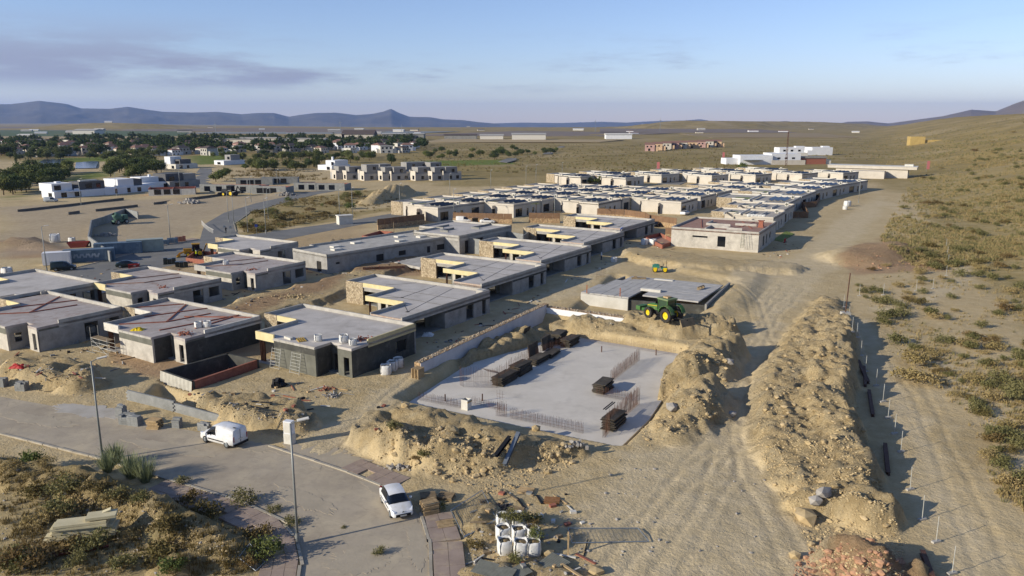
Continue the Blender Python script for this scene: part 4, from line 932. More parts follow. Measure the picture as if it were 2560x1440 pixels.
# ---- backhoe loader on the road, concrete mixer, far digger
def digger(px_, rz, label, col, s=1.0, arm=True):
    g = gp(*px_); t = T('digger', label, 'digger', (g.x, g.y, g.z), rz); t.scale = (s,) * 3
    wheels(t, (-1.1,), .85, .75, .5, tractory); wheels(t, (1.3,), .8, .5, .4, tractory)
    MB().box(-1.9, 2.1, -.5, .5, .6, 1.15).box(.5, 2.2, -.45, .45, 1.15, 1.75).build('body', col, t)
    MB().box(-1.1, .4, -.7, .7, 1.15, 2.6).build('cab', glass, t); MB().box(-1.2, .5, -.78, .78, 2.6, 2.75).build('cab_roof', col, t)
    m = MB(); m.obox((2.4, .5, .95), 1.6, .12, .2, 0, 0, .35); m.obox((2.4, -.5, .95), 1.6, .12, .2, 0, 0, .35); m.build('loader_arm', col, t)
    MB().add([(2.9, -1, .15), (2.9, 1, .15), (2.9, 1, .9), (2.9, -1, .9), (3.7, -1, .1), (3.7, 1, .1)], [(0, 1, 2, 3), (0, 4, 5, 1), (0, 3, 4), (1, 5, 2)]).build('bucket', col, t)
    if arm:
        MB().tube((-1.9, 0, 1.0), (-2.6, 0, 2.6), .14, n=6).tube((-2.6, 0, 2.6), (-3.6, 0, 1.3), .11, n=6).build('rear_arm', col, t); MB().box(-3.9, -3.4, -.35, .35, .8, 1.35).build('rear_bucket', blackm, t)
    return t
digger((487, 640), R(205), 'yellow backhoe loader standing on the road by the brick tank', M('digger_yellow', 'b98a1e', '9c7620', 2, .6))
digger((1185, 566), R(200), 'green and orange site dumper in front of the white parked cars', M('dumper_green', '3f5b48', 'a5673a', 1.4, .6), .9, False)
digger((575, 490), R(160), 'dark excavator beside the far grey shell houses', blackm, 1.5)
g0 = gp(300, 560); t = T('concrete_mixer', 'green self loading concrete mixer with its drum raised on the bare lot', 'mixer', (g0.x, g0.y, g0.z), R(65)); t.scale = (1.1,) * 3
mg = M('mixer_green', '5f7a68', '4d6857', 2, .6)
wheels(t, (-1.2, 1.3), .85, .6, .45); MB().box(-2.0, 2.0, -.5, .5, .6, 1.1).build('chassis', mg, t); MB().box(.9, 2.0, -.7, .7, 1.1, 2.3).build('cab', mg, t)
MB().wheel((0, 0, 0), 1.05, 2.6, 'X', 16, [(0, .35), (.1, .7), (.45, 1.05), (.7, .95), (1, .5), (1, .4)]).build('drum', mg, t, loc=(-.6, 0, 2.0)).rotation_euler[1] = R(35)
# ------------------------------------------------------------------ lamp posts
def lamp_proto():
    t = T('street_lamp', 'x', 'lamp post')
    MB().tube((0, 0, 0), (0, 0, 9.0), .1, .06, n=10).build('post', pole, t, smooth=True)
    MB().tube((0, 0, -.3), (0, 0, .9), .14, n=10).build('post_base', pole, t)
    MB().tube((0, 0, 8.95), (.5, 0, 9.15), .04, n=8).build('arm', pole, t)
    MB().obox((.85, 0, 9.2), .8, .36, .11, 0, 0, -.12).build('lamp_head', whitefas, t, bevel=.03)
    return t
LP = lamp_proto(); first = True
lamps = [((745, 1362), 20, 'tall street lamp standing on the pinkish pavement in the foreground'), ((257, 1150), 30, 'tall street lamp rising from the broom shrubs on the left'),
         ((118, 682), 20, 'street lamp by the small white cabin'), ((427, 606), 20, 'street lamp behind the blue site stacks'), ((572, 556), 10, 'street lamp at the inside of the road bend'), ((585, 561), 60, 'second street lamp at the road bend'),
         ((620, 582), 60, 'street lamp in front of the scrub triangle, left one'), ((665, 584), 60, 'street lamp in front of the scrub triangle, right one'), ((671, 548), 60, 'street lamp standing in the scrub triangle'), ((850, 553), 60, 'street lamp by the long concrete house lane'),
         ((882, 545), 60, 'street lamp next to the white transformer box'), ((1135, 551), 60, 'street lamp in front of the nearest cream villa'), ((1125, 494), 60, 'street lamp at the edge of the levelled plot'), ((1227, 482), 60, 'second street lamp along the levelled plot'), ((1315, 468), 60, 'third street lamp along the levelled plot'),
         ((1386, 555), 60, 'street lamp before the fifth stepped house'), ((1000, 530), 60, 'street lamp by the lane to the villas'), ((695, 480), 60, 'street lamp by the far road'), ((628, 505), 60, 'street lamp at the start of the far road'), ((2146, 508), 240, 'street lamp by the right dirt road beside white bags'),
         ((118 + 85, 513), 10, 'street lamp before the white villas'), ((292, 490), 10, 'second street lamp before the white villas'), ((450, 470), 10, 'street lamp at the short straight street'), ((1340, 462), 60, 'fourth street lamp along the levelled plot'), ((1405, 455), 60, 'fifth street lamp along the levelled plot'), ((1748, 450), 60, 'street lamp among the back terrace villas')]
for (p, a, lb) in lamps:
    g = gp(*p)
    if first: o = LP; first = False; o.location = g; o.rotation_euler[2] = R(a)
    else: o = copy_tree(LP, None, g, R(a))
    o['label'] = lb; o['group'] = 'street lamps'
# ------------------------------------------------------------------ retaining wall and slab site
t = T('retaining_wall', 'white faced retaining wall with rough stone top beside the concrete slab', 'wall')
wa, wb_, wc = px(1052, 908, 1.3), px(1366, 762, 1.3), px(1572, 797, .9)
def thickwall(name, a, b, th, z0, z1, mat, parent): return W(parent, name, a, b, z0, z1, th, mat)
A_, B_, C_ = Vector(wa), Vector(wb_), Vector(wc)
d1 = (B_ - A_).normalized(); n1_ = Vector((-d1.y, d1.x)); d2 = (C_ - B_).normalized(); n2_ = Vector((-d2.y, d2.x))
W(t, 'rendered_face', A_, B_, -1.8, 1.25, .06, M('wall_white_render', 'c9c5c1', 'b8b3af', .5, .9))
W(t, 'stone_core', A_ + n1_ * .06, B_ + n1_ * .06 + d1 * .9, -1.8, 1.3, .85, stone2)
W(t, 'rendered_face', B_, C_, -1.5, .85, .06, white); W(t, 'stone_core', B_ + n2_ * .061 + d2 * .02, C_ + n2_ * .061, -1.5, .9, 1.3, stone2)
W(t, 'stone_end', A_ - d1 * 1.3 + n1_ * .2, A_ - d1 * .01 + n1_ * .2, -1.8, -.3, .7, stone2); W(t, 'stone_end', A_ - d1 * 2.4 + n1_ * .3, A_ - d1 * 1.31 + n1_ * .3, -1.8, -.9, .8, stone2)
top = MB()
for i in range(420):
    s = random.random() * (B_ - A_).length; q = A_ + d1 * s + n1_ * random.uniform(.1, .85); r_ = random.uniform(.04, .11); top.obox((q.x, q.y, 1.3 + r_ * .2), r_ * 2, r_ * 1.6, r_ * 1.2, random.random() * 3, random.random(), random.random())
for i in range(90):
    s = random.random() * (C_ - B_).length; q = B_ + d2 * s + n2_ * random.uniform(.1, 1.3); r_ = random.uniform(.05, .15); top.obox((q.x, q.y, .9 + r_ * .2), r_ * 2, r_ * 1.6, r_ * 1.2, random.random() * 3, random.random(), random.random())
o = top.build('loose_stones', gravel, t); o['kind'] = 'stuff'
slabc = M('slab_concrete', 'cdc5b6', 'bfb7a8', .25, .85, .2, .02, 6, stain=('aaa294', .3, .55))
o = MB().prism(SLABP, SLABZ - .5, SLABZ).build('foundation_slab', slabc); tag(o, 'wide pale concrete foundation slab dug into the sand', 'slab')
# starter bars
def rebars(label, pts, z, h, sp, lean=.05, rows=1, r=.012, mesh=True):
    mb = MB(); rnd = random.Random(len(pts) * 7 + int(pts[0][0]))
    P = [Vector(px(*p, z)) for p in pts]
    for a, b in zip(P, P[1:]):
        n = max(2, int((b - a).length / sp)); d_ = (b - a).normalized(); q_ = Vector((-d_.y, d_.x))
        for i in range(n):
            for rr in range(rows):
                p = a + (b - a) * (i / n) + q_ * .22 * rr; hh = h * rnd.uniform(.85, 1.1)
                mb.tube((p.x, p.y, z - .05), (p.x + rnd.uniform(-lean, lean), p.y + rnd.uniform(-lean, lean), z + hh), r, n=3, cap=False)
        if mesh:
            for k in (.3, .6): mb.tube((a.x, a.y, z + h * k), (b.x, b.y, z + h * k), r, n=3, cap=False)
    o = mb.build('starter_bars', rust); return tag(o, label, 'rebar', 'rusty starter bars round the slab')
rebars('short starter bars along the near left edge of the slab', [(1045, 1000), (1155, 1022)], SLABZ, .9, .16, rows=2)
rebars('starter bars beside the square pit in the slab', [(1180, 1010), (1262, 1030)], SLABZ, .8, .16, rows=2)
rebars('dense upright starter bars near the pit corner', [(1240, 1040), (1268, 1044)], SLABZ, 1.6, .12, rows=2)
rebars('long row of starter bars on the near edge of the slab', [(1275, 1046), (1460, 1085)], SLABZ, 1.1, .15, rows=2)
rebars('tall starter bars round the spoil heap by the retaining wall', [(1150, 962), (1160, 968), (1240, 970), (1250, 962), (1325, 915)], SLABZ, 2.3, .13, rows=1)
rebars('starter bars behind the stacked formwork', [(1340, 900), (1440, 858)], SLABZ, 1.6, .18)
rebars('row of starter bars under the back bank of the slab', [(1450, 852), (1560, 868), (1690, 890)], SLABZ, 1.2, .16)
rebars('starter bars rising from the middle right of the slab', [(1530, 955), (1600, 900)], SLABZ, 1.5, .16, rows=2)
rebars('starter bars below the right-hand spoil heap', [(1490, 990), (1580, 1005)], SLABZ, 1.1, .16, rows=2)
rebars('tall starter bars at the right formwork stack', [(1512, 1095), (1530, 1070), (1600, 1010)], SLABZ, 2.0, .13, rows=2)
rebars('small clump of starter bars in the middle of the slab', [(1243, 998), (1262, 1001)], SLABZ, 1.1, .3, rows=1)
rebars('starter bars at the corner beyond the slab end', [(1490, 700), (1515, 690)], 0, 1.6, .3)
# formwork panels
PAN = MB().box(-1.6, 1.6, -.7, .7, -.04, .04).mesh('formwork_panel', [ply_top]); 
def fstack(p, rz, n, label, L=1.0, z0=SLABZ, jit=.12, gap=.12):
    X_, Y_ = px(*p, z0); t = T('formwork_stack', label, 'formwork', (X_, Y_, z0), rz, 'stacks of dark formwork panels')
    for k in range(n):
        o = bpy.data.objects.new('panel', PAN); COL.objects.link(o); o.parent = t; o.location = (random.uniform(-jit, jit), random.uniform(-jit, jit), .1 + k * gap); o.scale[0] = L; o.rotation_euler[2] = random.uniform(-.05, .05)
    m = MB()
    for x in (-.9, .9): m.box(x * L - .05, x * L + .05, -.45, .45, 0, .06)
    m.build('bearer', timber_d, t); return t
fa = R(60)
fstack((1262, 955), fa, 9, 'nearest stack of dark formwork panels before the spoil heap', 1.1)
fstack((1302, 932), fa, 10, 'second stack of dark formwork panels before the spoil heap', 1.0)
fstack((1345, 905), fa, 6, 'third stack of dark formwork panels, lower and untidy', 1.0)
fstack((1378, 888), fa + .1, 5, 'low formwork stack beside the upright panels', .9)
fstack((1425, 862), fa, 9, 'farthest stack of dark formwork panels by the back bank', 1.0); fstack((1398, 855), fa + .1, 12, 'tall stack of formwork panels behind the upright panels', .9); fstack((1372, 862), fa + .3, 9, 'formwork stack left of the tallest one', .9)
fstack((1507, 975), fa, 7, 'narrow formwork stack standing alone on the slab', .9, gap=.16); fstack((1535, 1065), fa, 8, 'formwork stack with two tubes at the right edge of the slab', .95, gap=.16)
for p, lb in (((1335, 890), 'upright dark formwork panel leaning in the row, left one'), ((1368, 872), 'upright dark formwork panel leaning in the row, right one')):
    X_, Y_ = px(*p, SLABZ); o = MB().box(-1.3, 1.3, -.04, .04, 0, 1.7).build('upright_formwork', ply_top, loc=(X_, Y_, SLABZ), rz=fa); o.rotation_euler[0] = R(-8); tag(o, lb, 'formwork', 'upright formwork panels')
X_, Y_ = px(1242, 830, SLABZ); o = MB().box(-.9, .9, -.04, .04, 0, 1.3).build('leaning_formwork', ply_top, loc=(*px(1312, 840, -.4), -.3), rz=fa); o.rotation_euler[0] = R(20); tag(o, 'single dark panel leaning on the retaining wall', 'formwork')
X_, Y_ = px(1522, 1047, SLABZ); t = T('steel_tubes', 'two dark tubes lying on the right formwork stack', 'tube', (X_, Y_, SLABZ + 1.42), fa)
for y in (-.12, .12): MB().tube((-1.2, y, 0), (1.2, y, 0), .06, n=8).build('tube', blackm, t)
X_, Y_ = px(1166, 1022, SLABZ); t = T('column_starter', 'white formwork box standing beside the pit on the slab', 'formwork', (X_, Y_, SLABZ), fa)
W(t, 'side_panel', (-.4, -.4), (.4, -.4), 0, 1.1, .05, whitefas); W(t, 'side_panel', (.4, -.35), (.4, .4), 0, 1.1, .05, whitefas); W(t, 'side_panel', (.35, .4), (-.4, .4), 0, 1.1, .05, whitefas); W(t, 'side_panel', (-.4, .35), (-.4, -.35), 0, 1.1, .05, whitefas); MB().box(-.45, .45, -.46, -.4, .8, .95).build('clamp', timber, t)
for p, lb in (((1113, 1003), 'left pair of'), ((1206, 1002), 'middle'), ((1504, 880), 'far'), ((1640, 888), 'far right')):
    X_, Y_ = px(*p, SLABZ); o = MB().tube((0, 0, 0), (0, 0, .8), .07, n=8).build('drain_pipe', rust, loc=(X_, Y_, SLABZ)); tag(o, f'{lb} pipe stub standing on the concrete slab', 'pipe', 'pipe stubs on the slab')
X_, Y_ = px(1228, 938, SLABZ); t = T('rebar_mesh', 'bent rusty mesh panel in front of the spoil heap', 'rebar', (X_, Y_, SLABZ), fa + R(90))
m = MB()
for k in range(10): m.tube((-1 + k * .22, -.8, .1), (-1 + k * .22, .6, .9), .012, n=3); 
for k in range(7): m.tube((-1, -.8 + k * .22, .1 + k * .125), (1, -.8 + k * .22, .1 + k * .125), .012, n=3)
m.build('mesh_panel', rust, t)
# ---- basement with plank roof
t = T('basement', 'pale concrete basement roofed with rows of hollow core planks behind the tractor', 'basement')
bz = 1.0
q = {k: Vector(px(*v, bz)) for k, v in dict(a=(1452, 733), b=(1600, 752), c=(1765, 762), d=(1826, 706), e=(1668, 686), f=(1560, 690)).items()}
ax_ = (q['b'] - q['a']).normalized(); 
W(t, 'front_wall', q['a'], q['a'] + ax_ * 8.4, -1.3, bz - .02, .3, M('basement_white', 'bdb9ae', 'aca799', .6, .9))
fd = R(60); ud = Vector((math.cos(fd), math.sin(fd))); 
W(t, 'front_wall', q['a'] + ax_ * 8.42 + ud * .5, q['c'] + ud * .6, -1.6, bz - .25, .3, tank); W(t, 'side_wall', q['c'] + ud * .4, q['d'], -1.6, bz - .02, .3, conc_d); W(t, 'side_wall', q['f'], q['a'] + ud * .1, -1.3, bz - .02, .3, conc_d)
MB().prism([tuple(q['a'] + ud * .4), tuple(q['c'] + ud * .4), tuple(q['d']), tuple(q['f'])], -1.6, -1.3).build('basement_floor', conc_d, t)
plank = M('plank_concrete', 'aeaaa2', '9d9991', .8, .9, .25, .02, 7, stain=('8a867d', .7, .4))
def planks(o, along_, across, L, n, w=1.2, z=bz, skip=()):
    mesh = MB().box(0, L, .03, w - .03, 0, .22).mesh('roof_plank', plank)
    an = math.atan2(along_.y, along_.x)
    for k in range(n):
        if k in skip: continue
        p = o + across * (w * k); r_ = bpy.data.objects.new('roof_plank', mesh); COL.objects.link(r_); r_.parent = t
        r_.location = (p.x, p.y, z + random.uniform(0, .02)); r_.rotation_euler[2] = an
# planks run along ud; across = to the right, so build from the right side
acr = Vector((ud.y, -ud.x))
def pl_set(o, L, n, w=1.2, skip=()):
    mesh = MB().box(0, L, -w + .03, -.03, 0, .22).mesh('roof_plank', plank)
    for k in range(n):
        if k in skip: continue
        p = o + acr * (w * k); r_ = bpy.data.objects.new('roof_plank', mesh); COL.objects.link(r_); r_.parent = t; r_.location = (p.x, p.y, bz + random.uniform(0, .03)); r_.rotation_euler[2] = fd
pl_set(q['a'], 7.2, 7); pl_set(q['a'] + ud * 7.25 + acr * 1.2, 5.0, 9, skip=(7,)); pl_set(q['a'] + ud * 12.3 + acr * 2.4, 4.6, 8)
far_o = q['a'] + acr * 9.7 + ud * 1.2
mesh = MB().box(0, 9.2, .03, 1.17, 0, .22).mesh('roof_plank', plank); an = math.atan2(acr.y, acr.x)
for k in range(12):
    p = far_o + ud * (1.2 * k + 1.6) ; r_ = bpy.data.objects.new('roof_plank', mesh); COL.objects.link(r_); r_.parent = t; r_.location = (p.x, p.y, bz + .01 + random.uniform(0, .02)); r_.rotation_euler[2] = an
for p, lb in (((1628, 728), 'stack of white insulation sheets on the plank roof'), ((1660, 700), 'long white board lying on the far planks')):
    X_, Y_ = px(*p, bz + .25); t2 = T('board_stack', lb, 'board', (X_, Y_, bz + .25), R(-28))
    for k in range(3 if 'stack' in lb else 1): MB().box(-1.7, 1.7, -.45, .45, k * .14, k * .14 + .12).build('board', whitefas, t2)
for p in ((1467, 733), (1550, 741)):
    X_, Y_ = px(*p, bz + .2); o = MB().box(-.06, .06, -.06, .06, 0, 1.4).build('orange_post', M('orange_paint', 'b5652c', '9a5324', 3, .7), loc=(X_, Y_, bz + .2)); tag(o, 'short orange post on the edge of the plank roof', 'post', 'orange posts on the plank roof')
X_, Y_ = px(1597, 697, bz + .25); o = MB().box(-1.3, 1.3, -.3, .3, 0, .25).box(-.9, -.3, -.2, .2, .25, .45).build('timber_crate', timber_d, loc=(X_, Y_, bz + .25), rz=R(-5)); tag(o, 'brown timber bundle on the far corner of the plank roof', 'timber')
fx = q['a'] + acr * 14; X_, Y_ = px(1752, 722, bz + .3); t2 = T('trestle', 'low timber trestle casting a shadow on the planks', 'trestle', (X_, Y_, bz + .25), R(50))
MB().box(-1.1, 1.1, -.06, .06, .45, .55).build('rail', timber_d, t2); m = MB()
for x in (-.9, 0, .9): m.box(x - .04, x + .04, -.25, .25, 0, .45)
m.build('legs', timber_d, t2)
# ------------------------------------------------------------------ site things
def ground_thing(mb, name, mat, p, label, cat, rz=0, dz=0, group=None, **k):
    g = gp(*p) if isinstance(p, tuple) and len(p) == 2 else Vector(p); o = mb.build(name, mat, loc=(g.x, g.y, g.z + dz), rz=rz, **k); return tag(o, label, cat, group)
# pallets
def pallet_parts(t, z, mat):
    for k in range(6): MB().box(-.6, .6, -.5 + k * .18, -.5 + k * .18 + .11, z + .12, z + .145).build('top_board', mat, t)
    for y in (-.45, 0, .45): MB().box(-.6, .6, y - .045, y + .045, z + .02, z + .12).build('runner', mat, t)
PALM = {}
def pallet(t, z, mat, dx=0, dy=0, rz=0):
    if mat.name not in PALM:
        a = MB().box(-.6, .6, -.055, .055, 0, .025).mesh('top_board', mat); b = MB().box(-.6, .6, -.045, .045, 0, .1).mesh('runner', mat); PALM[mat.name] = (a, b)
    a, b = PALM[mat.name]; c, s = math.cos(rz), math.sin(rz)
    for me_, y, zz in [(a, -.445 + k * .178, .12) for k in range(6)] + [(b, y, .02) for y in (-.44, 0, .44)]:
        o = bpy.data.objects.new(me_.name.split('.')[0], me_); COL.objects.link(o); o.parent = t; o.location = (dx - s * y, dy + c * y, z + zz); o.rotation_euler[2] = rz
def pallets(p, n, rz, label, mat=None, jit=.06):
    g = gp(*p); t = T('pallet' if n == 1 else 'pallet_stack', label, 'pallet', g, rz, 'wooden pallets')
    for k in range(n): pallet(t, k * .155, mat or timber_d, random.uniform(-jit, jit), random.uniform(-jit, jit), random.uniform(-.08, .08))
    return t
pallets((1075, 1282), 6, R(25), 'stack of wooden pallets right beside the white hatchback', timber)
pallets((1071, 1255), 4, R(10), 'second grey pallet stack behind the hatchback')
pallets((1116, 1245), 2, R(-15), 'two tilted grey pallets under the bank')
pallets((1316, 1228), 1, R(-18), 'pale closed top pallet lying alone on the sand', timber); pallets((1113, 1312), 1, R(20), 'single pallet lying on the pavement', timber)
pallets((1288, 1278), 1, R(-10), 'weathered pallet behind the big bags', timber_d); pallets((1380, 1254), 1, R(-8), 'reddish brown pallet on the sand', M('pallet_red', '8c6544', '74512f', 3, .9))
pallets((388, 1070), 6, R(-8), 'pallet stack between the concrete block piles', timber)
X_, Y_ = px(1050, 918, 1.0); t = T('pallet_stack', 'pallets stacked on the end of the retaining wall', 'pallet', (X_ - .2, Y_ - .6, -.1), R(60), 'wooden pallets')
for k in range(8): pallet(t, k * .155, timber)
# big bags foreground
bb = [((1262, 1385), 0, 'front left'), ((1302, 1388), 0, 'front middle'), ((1334, 1388), 0, 'front right'), ((1258, 1352), 0, 'second row left'), ((1296, 1355), 0, 'second row middle'), ((1330, 1352), 0, 'second row right'), ((1258, 1322), 0, 'back left'), ((1292, 1320), 0, 'back middle')]
for p, zz, lb in bb:
    g = gp(p[0], p[1] - 4); bulkbag((g.x, g.y, g.z - .05), f'white bulk bag of soil, {lb} of the foreground cluster', random.uniform(0, .5), 1.02, 1.05, 'cluster of white bulk bags in the foreground')
# bags elsewhere
for p, lb, s in (((965, 935), 'white bulk bag nearest the corner of the dark house wall', 1.25), ((981, 925), 'middle white bulk bag by the dark house wall', 1.25), ((996, 917), 'farthest white bulk bag by the dark house wall', 1.25),
                 ((1612, 612), 'left white bag beside the brick tank wall', 1.5), ((1632, 612), 'right white bag beside the brick tank wall', 1.5), ((1060, 612), 'pair of white bags near the tall posts', 1.6), ((229, 832), 'white bag by the wall under the large window', 1.1), ((79, 858), 'white bag in the doorway of the left edge house', 1.1), ((632, 720), 'white bag at the corner of the grey shell house', 1.2), ((138, 606), 'white bags heaped beside the dark earth', 2.2), ((18, 688), 'white tank like bag among the rubbish by the road', 1.6), ((305, 632), 'white bag above the red skip, right', 1.3), ((180, 606), 'white bag above the red skip, left', 1.3), ((1535, 655), 'white sack beside the worker on the inner track', 1.1), ((2118, 516), 'large white bag beside the right dirt road', 2.0), ((2112, 524), 'small white bag beside the right dirt road', 1.3)):
    g = gp(*p); bulkbag((g.x, g.y, g.z - .05), lb, random.uniform(0, 1.5), s, .95, 'single white bulk bags', fill=False)
def roofbag(h, x, y, z, lb, s=.9): bulkbag(at_h(h, x, y, z), lb, random.random(), s, .85, 'white bags on the shell house roofs', fill=False)
roofbag(H1, -.3, 5.6, 3.5, 'larger white bag on the dark house roof'); roofbag(H1, .9, 2.6, 3.5, 'crumpled white bag on the dark house roof', 1.1); roofbag(H1, .6, .9, 3.5, 'white bag at the very edge of the dark house roof')
roofbag(L1, 3.6, 3.2, 3.2, 'left of two white bags on the brick course roof', .9); roofbag(L1, 4.4, 2.5, 3.2, 'right of two white bags on the brick course roof', .9); roofbag(L3, 2.0, 11, 3.2, 'white bag on the grey shell house roof', 1.0)
for p, lb, w in (((1070, 838), 'crumpled pale sheet beside the shaded inner wall', 1.6), ((1000, 700), 'z', 0)):
    if w: g = gp(*p); crumpled('tarpaulin', g, lb, w, w, .5, bag, 'tarp', 3)
X_, Y_, Z_ = at_h(L1, -1.2, 8.6, 3.2); crumpled('yellow_sheet', (X_, Y_, Z_), 'crumpled yellow plastic on the brick course roof', 1.5, 1.2, .35, tractory, 'tarp', 5)
for k in range(5): 
    X_, Y_, Z_ = at_h(VP[2], 1.0 + k * .02, 6.5 - k * .95, 3.8); bulkbag((X_, Y_, Z_), f'white bag on the right row villa roof, number {k + 1} from the left' if 0 else 'white bag in the line on the roof of the nearest right row villa', 0, .95, .8, 'white bags lined up on a villa roof', fill=False)
# ladders and scaffold on the houses
def ladder(h, x, y, z0, label, w=1.6, hgt_=2.6, lean=.6, mat=None, rungs=7, dirx=1):
    X_, Y_, _ = at_h(h, x, y, 0); t = T('ladder', label, 'ladder', (X_, Y_, z0), h.rotation_euler[2])
    for s in (-1, 1): MB().tube((0, s * w / 2, 0), (lean, s * w / 2 * .92, hgt_), .035, n=6).build('stile', mat or galv, t)
    for k in range(rungs):
        f = (k + .6) / rungs; MB().tube((lean * f, -w / 2, hgt_ * f), (lean * f, w / 2, hgt_ * f), .025, n=5).build('rung', mat or galv, t)
    return t
steel_l = M('ladder_steel', 'b5b3a8', '9e9c92', 2, .5)
ladder(H1, -3.2, 10.2, -.1, 'left scaffold ladder leaning on the dark house', mat=steel_l, lean=.55); ladder(H1, -3.2, 6.8, -.1, 'right scaffold ladder leaning on the dark house', mat=steel_l, lean=.55)
ladder(D0, -2.6, 3.4, .9, 'green tinted ladder on the grey plastered house, left one', .6, 3.3, .8, M('ladder_green', '4d5a48', None), 10); ladder(D0, -2.4, 2.2, .9, 'dark ladder on the grey plastered house, right one', .6, 3.3, .6, steel_l, 10)
ladder(M2, -.9, 7.5, 0, 'pale timber ladder on the bare concrete house', .7, 3.2, .5, timber, 9)
X_, Y_, _ = at_h(L1, -3.6, 12.6, 0); t = T('scaffold', 'tube scaffold with one plank at the corner of the brick course house', 'scaffold', (X_, Y_, 0), HA)
for x in (-.5, .5):
    for y in (-1.8, 1.8): MB().tube((x, y, -.1), (x, y, 3.4 if y > 0 else 2.4), .03, n=6).build('standard', steel_l, t)
for z_ in (.4, 1.0, 1.5, 2.0):
    for x in (-.5, .5): MB().tube((x, -1.8, z_), (x, 1.8, z_), .025, n=5).build('ledger', steel_l, t)
MB().tube((-.5, -1.8, .1), (-.5, 1.8, 1.9), .025, n=5).build('brace', steel_l, t); MB().box(-.5, .5, -1.7, 1.9, 2.0, 2.06).build('deck', timber_d, t)
# roof odds and ends on the dark house
X_, Y_, Z_ = at_h(H1, -1.2, 7.6, 3.5); t = T('timber_bundle', 'yellow tipped boards lying on the dark house roof', 'timber', (X_, Y_, Z_), HA + R(60))
for k in range(4): MB().box(-.9, .9, -.5 + k * .26, -.38 + k * .26, 0, .1).build('board', M('formply_yellow', 'b5933c', '8e7434', 3, .8), t)
X_, Y_, Z_ = at_h(H1, -1.6, 9.2, 3.5); t = T('board_stack', 'pale boards on the near edge of the dark house roof', 'board', (X_, Y_, Z_), HA + R(80))
for k in range(3): MB().box(-.7, .7, -.2, .2, k * .09, k * .09 + .08).build('board', whitefas, t)
def bricks(X_, Y_, Z_, rz, label, n=26, group='heaps of red bricks'):
    t = T('brick_heap', label, 'bricks', (X_, Y_, Z_), rz, group); me_ = MB().box(-.12, .12, -.06, .06, -.05, .05).mesh('brick', brick)
    for k in range(n):
        o = bpy.data.objects.new('brick', me_); COL.objects.link(o); o.parent = t; r_ = random.random(); o.location = (random.gauss(0, .45), random.gauss(0, .4), .06 + abs(random.gauss(0, .16)) * (k > 9)); o.rotation_euler = (random.uniform(-.3, .3), random.uniform(-.3, .3), random.random() * 3)
    return t
bricks(*at_h(H1, 3.0, 1.6, 3.5), HA, 'red bricks heaped on the dark house roof edge', 34); bricks(*at_h(L1, .6, 1.6, 3.2), HA, 'red bricks heaped on the near edge of the brick course roof', 40); bricks(*at_h(L2, 2.2, 3.2, 3.2), HA, 'red bricks on the rubble strewn roof', 18); bricks(*at_h(L3, 1.5, 3.2, 3.2), HA, 'red bricks on the grey shell house roof', 18)
g = gp(822, 975); bricks(g.x, g.y, g.z, 0, 'small heap of red bricks in front of the dark house', 20)
def rubblepile(p, label, w, h, mat, n=60, s=.14, rz=0, cat='rubble'):
    g = gp(*p); mb = MB(); rnd = random.Random(int(p[0]))
    for k in range(n):
        a_, r_ = rnd.random() * 6.28, abs(rnd.gauss(0, .42)); q_ = s * rnd.uniform(.4, 1.5)
        mb.obox((r_ * w * math.cos(a_), r_ * w * math.sin(a_) * .7, max(0, h * (1 - r_)) * rnd.random()), q_ * 2, q_ * 1.4, q_, rnd.random() * 3, rnd.random() * 2, rnd.random() * 2)
    o = mb.build('rubble_heap', mat, loc=g, rz=rz); return tag(o, label, cat, None, 'stuff')
rubblepile((700, 965), 'dark plastic scrap heap before the ladders', 1.3, .7, blackm, 26, .3); rubblepile((160, 915), 'broken slabs on the left bank', 2.2, .5, whitefas, 40, .2); rubblepile((595, 930), 'pale blocks scattered by the brick tank', 1.6, .4, conc_l, 24, .2)
rubblepile((830, 990), 'grey rubble on the track before the dark house', 1.8, .2, rockgrey, 70, .1); rubblepile((1440, 1130), 'dark rubble at the toe of the slab bank', 1.2, .4, rockgrey, 40, .14); rubblepile((1000, 1172), 'grey broken concrete on the pavement', 1.8, .3, rockgrey, 60, .13)
rubblepile((475, 508), 'grey rubble heap on the far bare lot', 5, 1.6, rockgrey, 120, .4); rubblepile((715, 487), 'grey rubble heap before the far block houses', 5, 1.4, rockgrey, 100, .4); rubblepile((730, 742), 'pale stones scattered on the brown terrace', 4, .2, rock, 80, .14); rubblepile((265, 590), 'dark rubble against the angled wall', 4, .6, rockgrey, 60, .3)
# black chips coloured as the shade of a hole, plastic sheets, panels bottom
X_, Y_, _ = gp(1255, 1262); hole_shade = M('hole_shade_black', '2a2a2e', '3a393b', 6, .9, .7, .04, 7)
rubblepile((1253, 1270), 'black chips painted in for a shadowed hole behind the big bags', 1.0, .12, hole_shade, 220, .07)
for p, rz, w, l, lb in (((1235, 1432), 1.2, 1.6, 2.6, 'grey corrugated sheet at the bottom edge, left one'), ((1385, 1415), .9, 1.8, 1.5, 'grey corrugated sheet at the bottom edge, right one'), ((1300, 1436), .7, 1.4, 1.0, 'small grey corrugated sheet between the bigger ones')):
    g = gp(*p); mb = MB(); n = 24
    for k in range(n): mb.add([(-w / 2 + w * k / n, -l / 2, .12 + .025 * (k % 2)), (-w / 2 + w * (k + 1) / n, -l / 2, .12 + .025 * ((k + 1) % 2)), (-w / 2 + w * (k + 1) / n, l / 2, .3 + .025 * ((k + 1) % 2)), (-w / 2 + w * k / n, l / 2, .3 + .025 * (k % 2))], [(0, 1, 2, 3)])
    o = mb.build('corrugated_sheet', M('sheet_grey', '77776b', '66665b', 2, .7), loc=(g.x, g.y, g.z + .03), rz=rz); tag(o, lb, 'sheet', 'corrugated sheets')
